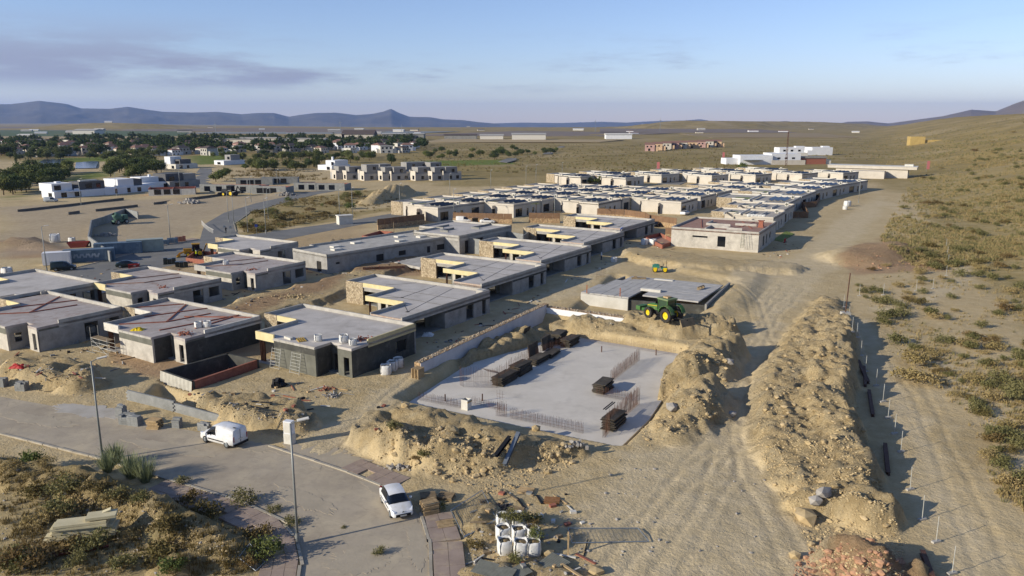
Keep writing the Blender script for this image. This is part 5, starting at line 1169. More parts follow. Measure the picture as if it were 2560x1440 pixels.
# wire fence panels lying down
def meshpanel(p, q, r_, s_, label, z=.25):
    P = [gp(*v) for v in (p, q, r_, s_)]; t = T('wire_barrier', label, 'barrier', P[0] + Vector((0, 0, .1)))
    P = [v - P[0] + Vector((0, 0, .05)) for v in P]
    for a_, b_ in zip(P, P[1:] + P[:1]): MB().tube(a_, b_, .03, n=6).build('frame_tube', galv, t)
    mb = MB()
    for k in range(1, 16): f = k / 16; mb.tube(P[0].lerp(P[1], f), P[3].lerp(P[2], f), .007, n=3, cap=False)
    for k in range(1, 24): f = k / 24; mb.tube(P[0].lerp(P[3], f), P[1].lerp(P[2], f), .007, n=3, cap=False)
    o = mb.build('wire_mesh', galv, t); o['kind'] = 'stuff'
meshpanel((1127, 1280), (1205, 1230), (1240, 1300), (1160, 1345), 'galvanised fence panel lying by the pallets'); meshpanel((595, 1382), (625, 1368), (662, 1410), (640, 1432), 'galvanised fence panels lying on the left pavement')
meshpanel((1420, 1325), (1595, 1325), (1622, 1358), (1430, 1362), 'wire fence panel lying over the sand near the bags')
g = gp(1420, 1390); o = MB().box(-.05, .05, -.05, .05, 0, 1.8).build('timber_post', timber, loc=g); tag(o, 'pale timber post at the corner of the lying wire panel', 'post')
for k in range(3):
    a_, b_ = gp(1160, 1345 + k * 3), gp(1240, 1300 + k * 3); o = MB().tube((0, 0, .12 + k * .05), tuple(b_ - a_ + Vector((0, 0, .12 + k * .05))), .04, n=6).build('steel_tube', galv, loc=a_); tag(o, 'galvanised tube lying beside the wire panel', 'tube', 'galvanised tubes by the wire panel')
# steel channels and I-beams
def beam(p, q, label, w=.3, mat=None, cat='beam', h=.3, up=0.02):
    a_, b_ = gp(*p), gp(*q); d_ = b_ - a_; L_ = d_.length; o = MB()
    o.box(0, L_, -w / 2, w / 2, 0, .03).box(0, L_, -w / 2, w / 2, h - .03, h).box(0, L_, -.02, .02, .03, h - .03)
    o = o.build('steel_beam', mat or rust, loc=a_ + Vector((0, 0, up)), rz=math.atan2(d_.y, d_.x)); o.rotation_euler[1] = -math.atan2(d_.z, math.hypot(d_.x, d_.y)); return tag(o, label, cat, 'steel beams on the ground')
beam((2172, 980), (2182, 1043), 'rusty beam lying by the fence next to the berm, middle one', .34); beam((2212, 1115), (2220, 1190), 'rusty beam lying by the fence, long lower one', .34); beam((2145, 905), (2170, 960), 'rusty beam propped by the fence, upper one', .4); beam((2160, 920), (2163, 968), 'second rusty beam at the upper fence', .3)
beam((2305, 1385), (2330, 1450), 'rusty beam at the bottom of the fence line', .34); beam((1240, 1175), (1275, 1135), 'dark steel channel leaning on the bank, left', .35, blackm, up=.5); beam((1262, 1180), (1297, 1130), 'grey steel channel leaning on the bank, right', .35, galv, up=.5)
for k, (p, q) in enumerate((((130, 1385), (255, 1362)), ((138, 1392), (272, 1368)))): beam(p, q, f'reddish steel bar lying in the lower left scrub, {"upper" if k == 0 else "lower"} one', .16, M('red_oxide', '7c4535', '693a2c', 2, .7), h=.14)
# white insulated panels stack lower left
g = gp(215, 1350); t = T('panel_stack', 'stack of cream insulated panels in the lower left scrub', 'panels', g + Vector((0, 0, .35)), R(14))
crp = M('panel_cream', 'c9bd97', 'b8ac88', 1, .8)
for k in range(6): MB().obox((random.uniform(-.3, .3), random.uniform(-.1, .1), .15 + k * .2), 4.6 - k * .25, 1.1, .17, random.uniform(-.03, .03)).build('panel', crp, t)
MB().obox((1.2, 0, 1.42), 1.9, 1.0, .2, .05).build('panel', crp, t); MB().obox((.6, .2, 1.3), 2.4, .4, .08, .15, 0, -.3).build('panel', crp, t)
# block wall, block piles
t = T('low_block_wall', 'low grey block wall with a stepped end along the street', 'wall')
P_ = [Vector(px(*v)) for v in ((320, 1000), (440, 1030), (560, 1062), (600, 1078))]
bm_ = MB().box(-.195, .195, -.1, .1, -.1, .095).mesh('block', block)
for (a_, b_), hgt_ in zip(zip(P_, P_[1:]), (6, 5, 3)):
    L_ = (b_ - a_).length; an = aim(a_, b_)
    for r_ in range(hgt_):
        for k in range(int(L_ / .4)):
            p = a_ + (b_ - a_) * ((k + .5 * (r_ % 2) + .25) * .4 / L_); o = bpy.data.objects.new('block', bm_); COL.objects.link(o); o.parent = t; o.location = (p.x, p.y, .05 + r_ * .2); o.rotation_euler[2] = an + random.uniform(-.01, .01)
def blockpile(p, nx_, ny_, nz_, rz, label):
    g = gp(*p); t = T('block_pile', label, 'blocks', g, rz, 'piles of concrete blocks'); me_ = MB().box(-.195, .195, -.095, .095, 0, .19).mesh('block', block)
    for k in range(nz_):
        for i in range(nx_):
            for j in range(ny_):
                if k == nz_ - 1 and random.random() < .35: continue
                o = bpy.data.objects.new('block', me_); COL.objects.link(o); o.parent = t; o.location = ((i - nx_ / 2) * .4, (j - ny_ / 2) * .2, k * .2); o.rotation_euler[2] = random.uniform(-.03, .03)
blockpile((325, 1058), 3, 5, 5, R(-10), 'left pile of grey concrete blocks by the street'); blockpile((345, 1062), 3, 4, 5, R(-14), 'second pile of grey concrete blocks by the street'); blockpile((310, 1040), 2, 4, 6, R(-10), 'tall pile of blocks at the end of the block wall'); blockpile((450, 1068), 2, 3, 5, R(-12), 'small pile of blocks right of the pallets'); blockpile((518, 1076), 3, 3, 4, R(-20), 'low pile of blocks behind the white van'); blockpile((62, 975), 3, 4, 5, R(-8), 'block pile below the red plastic sheet'); blockpile((10, 965), 3, 4, 5, R(-8), 'block pile at the left edge of the photo'); blockpile((195, 858), 2, 2, 2, R(5), 'tiny block stack in the yard of the left house')
g = gp(48, 945); crumpled('red_barrier', g + Vector((0, 0, .3)), 'crumpled red plastic sheet on the left bank', 1.7, 1.0, .5, redp, 'barrier', 8)
def barrier(p, rz, label):
    g = gp(*p); t = T('plastic_barrier', label, 'barrier', g, rz, 'red plastic barriers')
    m = MB(); m.box(-1, 1, -.05, .05, .85, 1.0).box(-1, 1, -.05, .05, .1, .22)
    for x in np.linspace(-.95, .95, 9): m.box(x - .03, x + .03, -.03, .03, .22, .85)
    m.build('barrier_frame', redp, t)
    for x in (-.8, .8): MB().box(x - .06, x + .06, -.3, .3, 0, .1).build('foot', blackm, t)
barrier((335, 672), R(20), 'red plastic barrier behind the dark saloon car'); barrier((12, 868), R(5), 'red plastic barrier by the left edge house'); barrier((1962, 606), R(60), 'red barrier in the shade of the right row')
# brick pool tank by the dark house
t = T('pool_shell', 'open red brick pool shell hung with grey cloth beside the dark house', 'pool')
q_ = [Vector(px(*v, .9)) for v in ((402, 928), (481, 956), (647, 900), (570, 884))]
pb = MB()
for i in range(4): W(t, 'brick_wall', q_[i], q_[(i + 1) % 4], -1.9, .95, .28, brick if i == 1 else tank)
MB().prism([tuple(v) for v in q_], -1.4, -1.2).build('pool_floor', tank, t)
cl = MB(); n = 28; a_, b_ = q_[0], q_[1]; d_ = (b_ - a_).normalized(); o_ = Vector((d_.y, -d_.x))
for k in range(n + 1):
    p = a_ + (b_ - a_) * (k / n); w_ = .16 + .12 * math.sin(k * 1.9) + .07 * random.random(); cl.v += [(p.x + o_.x * .06, p.y + o_.y * .06, .98), (p.x + o_.x * w_, p.y + o_.y * w_, -.3), (p.x + o_.x * (w_ + .1), p.y + o_.y * (w_ + .1), -1.6)]
for k in range(n): cl.f += [(3 * k, 3 * k + 1, 3 * k + 4, 3 * k + 3), (3 * k + 1, 3 * k + 2, 3 * k + 5, 3 * k + 4)]; cl.m += [0, 0]
cl.build('geotextile', M('geotextile', 'b3aea0', 'a09b8d', 2, .95), t, smooth=True)
for nm, pts, lb in (('brick_tank', ((465, 655), (520, 662), (545, 640), (490, 636)), 'red brick tank by the yellow backhoe'), ('brick_tank', ((1610, 600), (1655, 622), (1690, 610), (1650, 590)), 'open red brick tank left of the grey plastered house'), ('brick_tank', ((905, 598), (940, 602), (985, 588), (950, 585)), 'red brick planter before the bare concrete house')):
    t = T(nm, lb, 'tank'); v_ = pl(pts); s_ = Vector(v_[0])
    for i in range(4): W(t, 'brick_wall', Vector(v_[i]), Vector(v_[(i + 1) % 4]), -.4, .9, .25, brick)
    MB().prism(v_, -.3, .05).build('tank_floor', brick_d, t)
# foundation slabs among the shells
for pts, z_, lb in ((((860, 600), (960, 585), (1055, 608), (1000, 622), (900, 612)), .25, 'thin concrete slab left of the timber posts'), (((880, 630), (960, 612), (1020, 625), (960, 645)), .3, 'concrete slab before the blockwork shell'), (((700, 640), (770, 628), (880, 655), (830, 668), (755, 655)), .25, 'concrete slab right of the grey shell house'), (((180, 720), (330, 690), (400, 700), (245, 735)), .2, 'concrete slab between the road and the rubble roof'), (((985, 655), (1060, 640), (1080, 650), (1050, 668)), .95, 'pale slab on the second brown terrace')):
    o = MB().prism(pl(pts, z_), z_ - .5, z_).build('foundation_slab', conc_l); tag(o, lb, 'slab', 'small foundation slabs')
a_ = gp(960, 672); o = MB(); 
for k in range(26): o.tube((-4 + k * .32, -1.2, .1 + .25 * math.sin(k * .3)), (-4 + k * .32, 1.2, .1 + .25 * math.sin(k * .3)), .03, n=4)
for k in range(8): o.tube((-4, -1.2 + k * .33, .12), (4, -1.2 + k * .33, .12), .03, n=4)
o = o.build('mesh_sheets', rust, loc=a_ + Vector((0, 0, .1)), rz=R(12)); tag(o, 'rusty reinforcing mesh sheets lying on the brown terrace', 'rebar')
for p, h_, lb in (((985, 590), 3.6, 'left'), ((1045, 620), 4.2, 'right')):
    g = gp(*p); o = MB().tube((0, 0, -.2), (0, 0, h_), .08, n=6).build('timber_post', timber_d, loc=g); tag(o, f'{lb} tall timber post before the bare concrete house', 'post', 'tall timber posts')
# containers and cabins along the road
def container(p, rz, L_, w_, h_, mat, label, name='shipping_container'):
    g = gp(*p); t = T(name, label, 'container', (g.x, g.y, .02), rz)
    mb = MB(); n = int(L_ / .28)
    for s in (-1, 1):
        for k in range(n):
            x0 = -L_ / 2 + L_ * k / n; d_ = .03 if k % 2 else 0; mb.box(x0, x0 + L_ / n, s * (w_ / 2 - .03) - .02, s * (w_ / 2 - .03) + .02 + d_ * 0 + (d_ if s > 0 else 0), .1, h_ - .05) if s > 0 else mb.box(x0, x0 + L_ / n, -w_ / 2 + .01 - d_, -w_ / 2 + .05, .1, h_ - .05)
    mb.build('corrugated_skin', mat, t)['kind'] = 'stuff'; MB().box(-L_ / 2, L_ / 2, -w_ / 2 + .06, w_ / 2 - .06, .0, h_ - .03).box(-L_ / 2 - .03, L_ / 2 + .03, -w_ / 2 - .04, w_ / 2 + .04, h_ - .03, h_ + .05).build('shell', mat, t)
    for s in (-1, 1): MB().box(-L_ / 2 - .05, -L_ / 2 - .01, s * w_ / 4 - w_ / 4 + .04, s * w_ / 4 + w_ / 4 - .04, .15, h_ - .1).build('door', mat, t)
    return t
blu = M('container_blue', '5f707c', '51616d', 1, .6, stain=('7d8a92', .8, .5)); bei = M('container_beige', '9aa196', '878e84', 1, .6); 
g1 = container((225, 652), R(22), 9.5, 2.4, 2.5, blu, 'grey blue shipping container with graffiti, left one'); container((298, 634), R(22), 9.5, 2.4, 2.5, blu, 'plain grey blue shipping container, right one'); container((365, 628), R(24), 7.5, 2.4, 2.7, bei, 'pale beige site container by the road'); container((145, 660), R(22), 5.0, 2.3, 2.5, white, 'small white site cabin behind the dark green van', 'site_cabin')
gr = M('graffiti', '8d959c', None); mb = MB()
for k in range(9): mb.obox((-2.6 + k * .55, -1.26, 1.3), .35, .01, .9, 0, 0, (-1) ** k * .45)
mb.build('graffiti', gr, g1)
for p, lb, m_ in (((410, 612), 'stack of blue wrapped packs along the road, left', blu), ((432, 608), 'stack of blue wrapped packs along the road, right', blu), ((452, 604), 'orange pack of bricks along the road', brick), ((15, 700), 'dark bin by the road at the left edge', blackm), ((72, 692), 'dark container bin among the rubbish', blackm), ((88, 690), 'blue drum among the rubbish by the lamp', M('blue_drum', '2f4a86', None, rough=.5)), ((425, 660), 'dark tank box by the brick tank, left', cargreen), ((455, 668), 'dark tank box by the brick tank, right', cargreen), ((108, 704), 'black box standing by the lamp post', blackm)):
    g = gp(*p); mb = MB()
    for i in range(3):
        for j in range(2): mb.box(-1.2 + i * .8, -.45 + i * .8, -.6 + j * .62, -.02 + j * .62, .12, 1.1 + random.uniform(-.1, .2))
    mb.box(-1.25, 1.25, -.65, .65, 0, .1); o = mb.build('material_pack', m_, loc=g, rz=R(22)); tag(o, lb, 'pack', 'packs of material along the road')
g = gp(198, 618); t = T('skip', 'red skip with bags behind the containers', 'skip', g, R(15)); MB().add([(-1.6, -.9, 0), (1.6, -.9, 0), (1.6, .9, 0), (-1.6, .9, 0), (-2.3, -1.1, 1.3), (2.3, -1.1, 1.3), (2.3, 1.1, 1.3), (-2.3, 1.1, 1.3)], [(0, 3, 2, 1), (0, 1, 5, 4), (1, 2, 6, 5), (2, 3, 7, 6), (3, 0, 4, 7)]).build('tub', M('skip_red', '7d3a30', '6a3028', 2, .7), t)
MB().box(-2.2, 2.2, -.05, .05, 1.2, 1.26).build('rail', redp, t)
# walls on the bare lot
def wallline(pts, h_, label, mat, th=.3, name='site_wall'):
    t = T(name, label, 'wall'); P_ = [Vector((*gp(*p)[:2],)) for p in pts]
    for a_, b_ in zip(P_, P_[1:]): W(t, 'wall_length', a_, b_, -.6, h_, th, mat)
    return t
wallline([(280, 655), (225, 612), (232, 570), (262, 560), (315, 540), (345, 548)], 2.2, 'angled grey concrete wall on the bare lot', block)
for pts, lb in (([(45, 530), (165, 517), (310, 500)], 'long dark low wall before the white villas'), ([(240, 529), (345, 517)], 'short dark low wall on the bare lot'), ([(172, 537), (200, 533)], 'shortest dark low wall on the bare lot'), ([(385, 512), (560, 488), (640, 476)], 'long dark kerb wall towards the far shell houses')): wallline(pts, .8, lb, M('wall_dark', '6a655d', '59554e', 1, .9))
# ------------------------------------------------------------------ garden walls of the villas
def gardenwall(pts, label, h1_=1.3, h2_=2.9):
    t = T('garden_wall', label, 'wall', (0, 0, 0), 0, 'stone garden walls with brown slats'); P_ = [Vector(px(*p)) for p in pts]
    for a_, b_ in zip(P_, P_[1:]):
        W(t, 'stone_base', a_, b_, -.6, h1_, .35, stone2); L_ = (b_ - a_).length; n = max(1, int(L_ / 2.2))
        for k in range(n):
            p0, p1 = a_ + (b_ - a_) * ((k + .01) / n), a_ + (b_ - a_) * ((k + .99) / n); d_ = (b_ - a_).normalized(); o_ = Vector((-d_.y, d_.x)) * .12; W(t, 'slat_panel', p0 + o_, p1 + o_, h1_, h2_, .06, slatf)
gardenwall([(945, 575), (1062, 560), (1062, 552)], 'stone and brown slat wall left of the nearest villa'); gardenwall([(1132, 556), (1280, 560)], 'stone and brown slat wall behind the white cars'); gardenwall([(1322, 557), (1400, 558)], 'stone and brown slat wall left of the fifth stepped house'); gardenwall([(1492, 545), (1560, 548), (1612, 556), (1622, 563)], 'curved stone and brown slat wall'); gardenwall([(1622, 562), (1690, 572)], 'stone and brown slat wall right of the curved one'); gardenwall([(1662, 598), (1722, 602)], 'brown slat wall beside the grey plastered house')
def dwall(pts, lb):
    t = T('garden_fence', lb, 'fence', (0, 0, 0), 0, 'dark brown yard fences'); P_ = [Vector((*gp(*p)[:2],)) for p in pts]
    for a_, b_ in zip(P_, P_[1:]):
        n = max(1, int((b_ - a_).length / 2.5))
        for k in range(n): W(t, 'slat_panel', a_ + (b_ - a_) * ((k + .01) / n), a_ + (b_ - a_) * ((k + .99) / n), -.3, 2.0, .06, slatf)
dwall([(1972, 545), (2020, 545), (2005, 520)], 'brown yard fence of the second right row villa'); dwall([(2000, 520), (2040, 518), (2050, 500)], 'brown yard fence of the third right row villa'); dwall([(2035, 500), (2066, 496), (2064, 488)], 'brown yard fence of the fourth right row villa')
o = MB().prism(pl([(1933, 600), (1955, 606), (1985, 585), (1965, 578)]), -.2, .12).build('lawn_patch', M('artificial_turf', '6f7a3a')); tag(o, 'small dark green lawn behind the grey plastered house', 'lawn')
g = gp(862, 560); o = MB().box(-2, 2, -1.3, 1.3, 0, 2.4).box(-2.2, 2.2, -1.5, 1.5, 2.4, 2.6).build('transformer_hut', whitefas, loc=g, rz=R(30)); tag(o, 'small white transformer hut by the lane', 'hut')
# ------------------------------------------------------------------ right-hand fence
prev = None
for k, p in enumerate([(2109, 770), (2122, 800), (2130, 830), (2140, 860), (2152, 890), (2164, 930), (2190, 965), (2207, 1005), (2220, 1045), (2236, 1085), (2252, 1130), (2275, 1225), (2305, 1300), (2340, 1356), (2380, 1435)]):
    g = gp(*p); t = T('fence_post', f'thin metal fence post with concrete foot, number {k + 1} from the far end' if 0 else 'thin galvanised fence post on a concrete foot beside the dirt lane', 'post', g, R(20), 'fence posts along the dirt lane')
    MB().tube((0, 0, 0), (.03 * math.sin(k), .02, 2.0), .028, n=6).build('post', steel_l, t); MB().box(-.35, .35, -.12, .12, -.05, .14).build('concrete_foot', conc_l, t)
def wires(pts, lb):
    o = MB(); G = [gp(*p) for p in pts]
    for a_, b_ in zip(G, G[1:]):
        for z_ in np.linspace(.3, 1.8, 7): o.tube(a_ + Vector((0, 0, z_)), b_ + Vector((0, 0, z_)), .006, n=3, cap=False)
    o = o.build('wire_fence', galv); tag(o, lb, 'fence')
wires([(2122, 800), (2130, 830), (2140, 860), (2152, 890), (2164, 930)], 'sagging wire netting on the upper fence posts')
for p in ((2148, 740), (2208, 738), (2290, 728), (2332, 722), (2365, 690), (2370, 660), (2368, 640), (2365, 620)):
    g = gp(*p); t = T('fence_post', 'thin grey fence post along the curved footpath', 'post', g, 0, 'fence posts along the curved footpath'); MB().tube((0, 0, 0), (0, 0, 2.0), .035, n=6).build('post', steel_l, t); MB().box(-.3, .3, -.1, .1, -.05, .12).build('concrete_foot', conc_l, t)
g = gp(2112, 800); t = T('power_post', 'rusty post in a concrete cube at the fence corner', 'post', g); MB().box(-.55, .55, -.55, .55, -.2, .9).build('concrete_cube', conc_l, t); MB().tube((0, 0, .9), (.2, .1, 6.5), .08, n=8).build('post', rust, t)
# cabinet on the corner of the street
g = gp(725, 1108); t = T('utility_cabinet', 'pale utility cabinet pillar at the street corner', 'cabinet', g, R(-20)); MB().box(-.45, .45, -.3, .3, -.1, 1.0).build('plinth', whitefas, t); MB().box(-.42, .42, -.27, .27, 1.0, 2.2).build('box', white, t); MB().box(-.36, .36, -.29, -.27, 1.1, 2.1).build('door', whitefas, t)
g = gp(1074, 1345); o = MB().box(-.25, .25, -.6, .6, 0, .12).build('kerb_ramp', blackm, loc=g, rz=.2); tag(o, 'small dark rubber block by the kerb', 'block')
# signs at the bend, railing, banner posts, masts
for p, lb in (((563, 592), 'round sign at the road bend, left one'), ((578, 594), 'round sign at the road bend, right one'), ((642, 590), 'blue square sign before the scrub triangle')):
    g = gp(*p); t = T('road_sign', lb, 'sign', g, R(-70)); MB().tube((0, 0, 0), (0, 0, 2.4), .035, n=6).build('post', pole, t)
    if 'round' in lb: MB().wheel((0, 0, 2.6), .33, .03, 'X', 18).build('plate', galv, t)
    else: MB().box(-.02, .02, -.35, .35, 2.3, 3.0).build('plate', M('sign_blue', '3a4a8c', None, rough=.5), t)
g0 = [gp(*p) for p in ((505, 562), (512, 570), (522, 578), (535, 585))]; t = T('railing', 'low pale railing on the outside of the road bend', 'railing')
for a_, b_ in zip(g0, g0[1:]):
    for k in range(5): p = a_.lerp(b_, k / 5); MB().box(p.x - .06, p.x + .06, p.y - .06, p.y + .06, p.z, p.z + 1.2).build('post', whitefas, t)
    MB().tube(a_ + Vector((0, 0, 1.1)), b_ + Vector((0, 0, 1.1)), .05, n=6).build('rail', whitefas, t)
for p, lb in (((2315, 430), 'pink banner flag beside the clubhouse'), ((1641, 432), 'pink banner flag behind the back terrace'), ((1805, 402), 'small pink banner by the white warehouse')):
    g = gp(*p); t = T('banner', lb, 'banner', g); MB().tube((0, 0, 0), (0, 0, 6), .06, n=6).build('post', pole, t); MB().box(.05, 1.7, -.02, .02, 1.5, 6).build('flag', M('banner_pink', 'b86f6a', None), t)
g = gp(1965, 415); t = T('lattice_mast', 'tall rusty mast beside the white warehouse', 'mast', g); MB().tube((-.5, 0, 0), (-.2, 0, 22), .16, n=5).tube((.5, 0, 0), (.2, 0, 22), .16, n=5).build('legs', rust, t)
m = MB()
for k in range(10): m.tube((-.5 + k * .03, 0, k * 2.2), (.5 - k * .03, 0, k * 2.2 + 2.2), .09, n=4)
m.build('bracing', rust, t)
for p, h_, lb in (((852, 344), 30, 'far white lattice mast by the dark gabled hall'), ((540, 342), 26, 'far thin mast behind the resort'), ((1650, 330), 34, 'far pylon on the horizon, right one'), ((1488, 330), 30, 'far pylon on the horizon, left one'), ((1005, 345), 22, 'far thin mast right of the long hall')):
    X_, Y_ = px(*p); t = T('lattice_mast', lb, 'mast', (X_, Y_, 0)); MB().tube((0, 0, 0), (0, 0, h_), .5, .25, n=6).build('shaft', galv, t); MB().box(-2.5, 2.5, -.15, .15, h_ * .8, h_ * .83).build('cross_arm', galv, t)
# ------------------------------------------------------------------ drifted sand on the street, site litter
def patch(p, rx, ry, rz, mat_, label, z_=.036, seed=0):
    X_, Y_ = px(*p); n = 90; rn = random.Random(seed); ph = [rn.random() * 6.28 for _ in range(9)]; P = []
    for i in range(n):
        a_ = 2 * math.pi * i / n; k_ = 1 + sum(.22 / (j + 1) ** .6 * math.sin((j + 2) * 1.7 * (a_ if j % 2 else -a_) * round(1 + j * .6) / 1.7 + ph[j]) for j in range(9)) * .55; k_ += rn.uniform(-.05, .05)
        x, y = rx * k_ * math.cos(a_), ry * k_ * math.sin(a_); P.append((X_ + x * math.cos(rz) - y * math.sin(rz), Y_ + x * math.sin(rz) + y * math.cos(rz)))
    o = MB().prism(P, z_ - .02, z_).build('sand_patch', mat_); return tag(o, label, kind='structure')
dust = M('drifted_sand', 'a99c85', '9d917c', .5, .95, .5, .03, 4, stain=('b5a78c', .8, .5)); lime = M('lime_dust', 'b0a99c', 'a09889', .6, .95, .4, .03, 5)
patch((800, 1140), 4.2, 2.2, R(-25), dust, 'fan of sand where the dirt track meets the street', .04, 1); patch((960, 1222), 2.6, .9, R(-35), dust, 'sand drifted along the kerb behind the hatchback', .041, 2); patch((230, 1028), 4.2, 1.6, R(-18), lime, 'pale lime dust spilled at the edge of the street', .042, 3)
patch((620, 1115), 2.6, 1.0, R(-22), dust, 'sand under the white van', .043, 4); patch((900, 1400), 2.2, 1.6, 0, dust, 'sandy patch in the middle of the street near the bottom', .044, 5); patch((1045, 1360), .8, 2.8, R(8), dust, 'sand drifted against the right kerb', .045, 6); patch((420, 1120), 4.5, .9, R(-22), dust, 'thin streak of dust along the street', .046, 7); patch((90, 1050), 4.2, 1.1, R(-20), dust, 'dusty streak at the left end of the street', .047, 8); patch((760, 1250), 3.2, 1.0, R(-40), dust, 'dusty patch across the street before the lamp', .048, 9)
def litter(polys, label, mats_):
    mb = MB(); rn = random.Random(31); pts = []
    for P, n in polys:
        xs = [p[0] for p in P]; ys = [p[1] for p in P]; c_ = 0
        while c_ < n:
            x, y = rn.uniform(min(xs), max(xs)), rn.uniform(min(ys), max(ys)); ins = False
            for i in range(len(P)):
                (x1, y1), (x2, y2) = P[i], P[(i + 1) % len(P)]
                if (y1 > y) != (y2 > y) and x < (x2 - x1) * (y - y1) / (y2 - y1) + x1: ins = not ins
            if ins: pts.append((x, y)); c_ += 1
    A, Z = gpv(pts)
    for (X_, Y_), z_ in zip(A, Z):
        kd = rn.random(); L_ = rn.uniform(.6, 2.4) if kd < .45 else rn.uniform(.15, .5); mb.obox((X_, Y_, z_ + .06), L_, rn.uniform(.08, .2) if kd < .45 else L_ * .7, rn.uniform(.03, .1) if kd < .45 else L_ * .5, rn.random() * 6, rn.uniform(-.1, .1), rn.uniform(-.08, .08), rn.choice(range(len(mats_))))
    o = mb.build('site_litter', mats_); return tag(o, label, 'litter', kind='stuff')
litter([([(430, 990), (800, 950), (900, 980), (760, 1040), (480, 1000)], 60), ([(20, 890), (240, 840), (330, 900), (230, 960), (30, 960)], 50), ([(760, 640), (1000, 600), (1080, 640), (900, 690), (740, 690)], 110), ([(540, 740), (700, 700), (760, 720), (600, 790)], 30), ([(400, 650), (520, 640), (560, 690), (420, 720)], 40), ([(1180, 1240), (1440, 1220), (1480, 1430), (1170, 1430)], 70), ([(1060, 860), (1300, 760), (1480, 660), (1560, 640), (1300, 790), (1080, 880)], 50), ([(1450, 770), (1570, 800), (1560, 820), (1440, 790)], 20), ([(1560, 600), (1680, 610), (1690, 650), (1570, 640)], 30), ([(1900, 640), (1960, 600), (2000, 620), (1930, 660)], 20), ([(150, 700), (330, 660), (360, 690), (200, 730)], 50), ([(930, 1020), (1020, 1000), (1010, 1060), (930, 1080)], 10)], 'planks offcuts and scraps littering the building site', [timber, timber_d, brick, whitefas, conc_d, blackm])
# ------------------------------------------------------------------ people
skin = M('skin', 'a5745a', None); 
def person(loc, rz, label, top_, legs_, pose='stand', hat=None):
    V = {}; E_ = []; bend = pose == 'bend'
    j = dict(pel=(0, 0, .95), ch=(.02, 0, 1.28), nk=(.03, 0, 1.47), hd=(.05, 0, 1.58), ht=(.05, 0, 1.74), ls=(.02, .19, 1.42), le=(.05, .27, 1.15), lh=(.2, .24, .95), rs=(.02, -.19, 1.42), re=(.05, -.27, 1.15), rh=(.2, -.24, .95), lhip=(0, .1, .9), lk=(.06, .12, .5), la=(0, .13, .08), lt=(.16, .13, .04), rhip=(0, -.1, .9), rk=(.02, -.12, .5), ra=(-.06, -.13, .08), rt=(.1, -.13, .04))
    rad = dict(pel=.15, ch=.165, nk=.06, hd=.095, ht=.07, ls=.07, le=.05, lh=.045, rs=.07, re=.05, rh=.045, lhip=.1, lk=.07, la=.05, lt=.04, rhip=.1, rk=.07, ra=.05, rt=.04)
    if bend:
        for k in ('ch', 'nk', 'hd', 'ht', 'ls', 'rs', 'le', 're', 'lh', 'rh'):
            x, y, z = j[k]; a_ = R(50); dx, dz = x, z - .95; j[k] = (dx * math.cos(a_) + dz * math.sin(a_), y, .95 - dx * math.sin(a_) + dz * math.cos(a_))
    keys = list(j); ix = {k: i for i, k in enumerate(keys)}
    ed = [('pel', 'ch'), ('ch', 'nk'), ('nk', 'hd'), ('hd', 'ht'), ('ch', 'ls'), ('ls', 'le'), ('le', 'lh'), ('ch', 'rs'), ('rs', 're'), ('re', 'rh'), ('pel', 'lhip'), ('lhip', 'lk'), ('lk', 'la'), ('la', 'lt'), ('pel', 'rhip'), ('rhip', 'rk'), ('rk', 'ra'), ('ra', 'rt')]
    me = bpy.data.meshes.new('body'); me.from_pydata([j[k] for k in keys], [(ix[a_], ix[b_]) for a_, b_ in ed], [])
    o = bpy.data.objects.new('person', me); COL.objects.link(o); md = o.modifiers.new('skin', 'SKIN'); sv_ = me.skin_vertices[0].data
    for k in keys: sv_[ix[k]].radius = (rad[k], rad[k])
    sv_[0].use_root = True; o.modifiers.new('sub', 'SUBSURF').levels = 1
    t_ = NT('cloth_' + label.split()[0] + str(len(MATS))); tc_ = t_.n.new('ShaderNodeTexCoord'); sp_ = t_.n.new('ShaderNodeSeparateXYZ'); t_.l.new(tc_.outputs['Object'], sp_.inputs[0])
    col_ = t_.mix(t_.math('GREATER_THAN', sp_.outputs[2], .96), hexl(legs_), hexl(top_))
    if not bend: col_ = t_.mix(t_.math('GREATER_THAN', sp_.outputs[2], 1.49), col_, hexl(hat or 'a5745a'))
    me.materials.append(t_.done(col_, .85)); MATS['p' + label] = t_.m
    o.location = loc; o.rotation_euler[2] = rz; return tag(o, label, 'person')
g = gp(492, 645); person(g, R(200), 'person in a bright yellow vest standing by the backhoe', 'c9d61a', '2a2c34', hat='d9d8d0'); g = gp(509, 645); person(g, R(150), 'person in dark clothes right of the yellow vest', '24252a', '24252a')
g = gp(1503, 650); person(g, R(-30), 'person in a white shirt with a sack on the inner track', 'c9c9c6', '26303f', hat='e0e0dc'); g = gp(565, 583); person(g, R(100), 'person in dark clothes walking at the road bend', '1d1f24', '1d1f24'); g = gp(571, 584)
X_, Y_ = px(1551, 583, 3.2); person((X_, Y_, 3.22), R(0), 'person in blue bending at the edge of a stepped house roof', '24407c', '2b3a5c', 'bend')
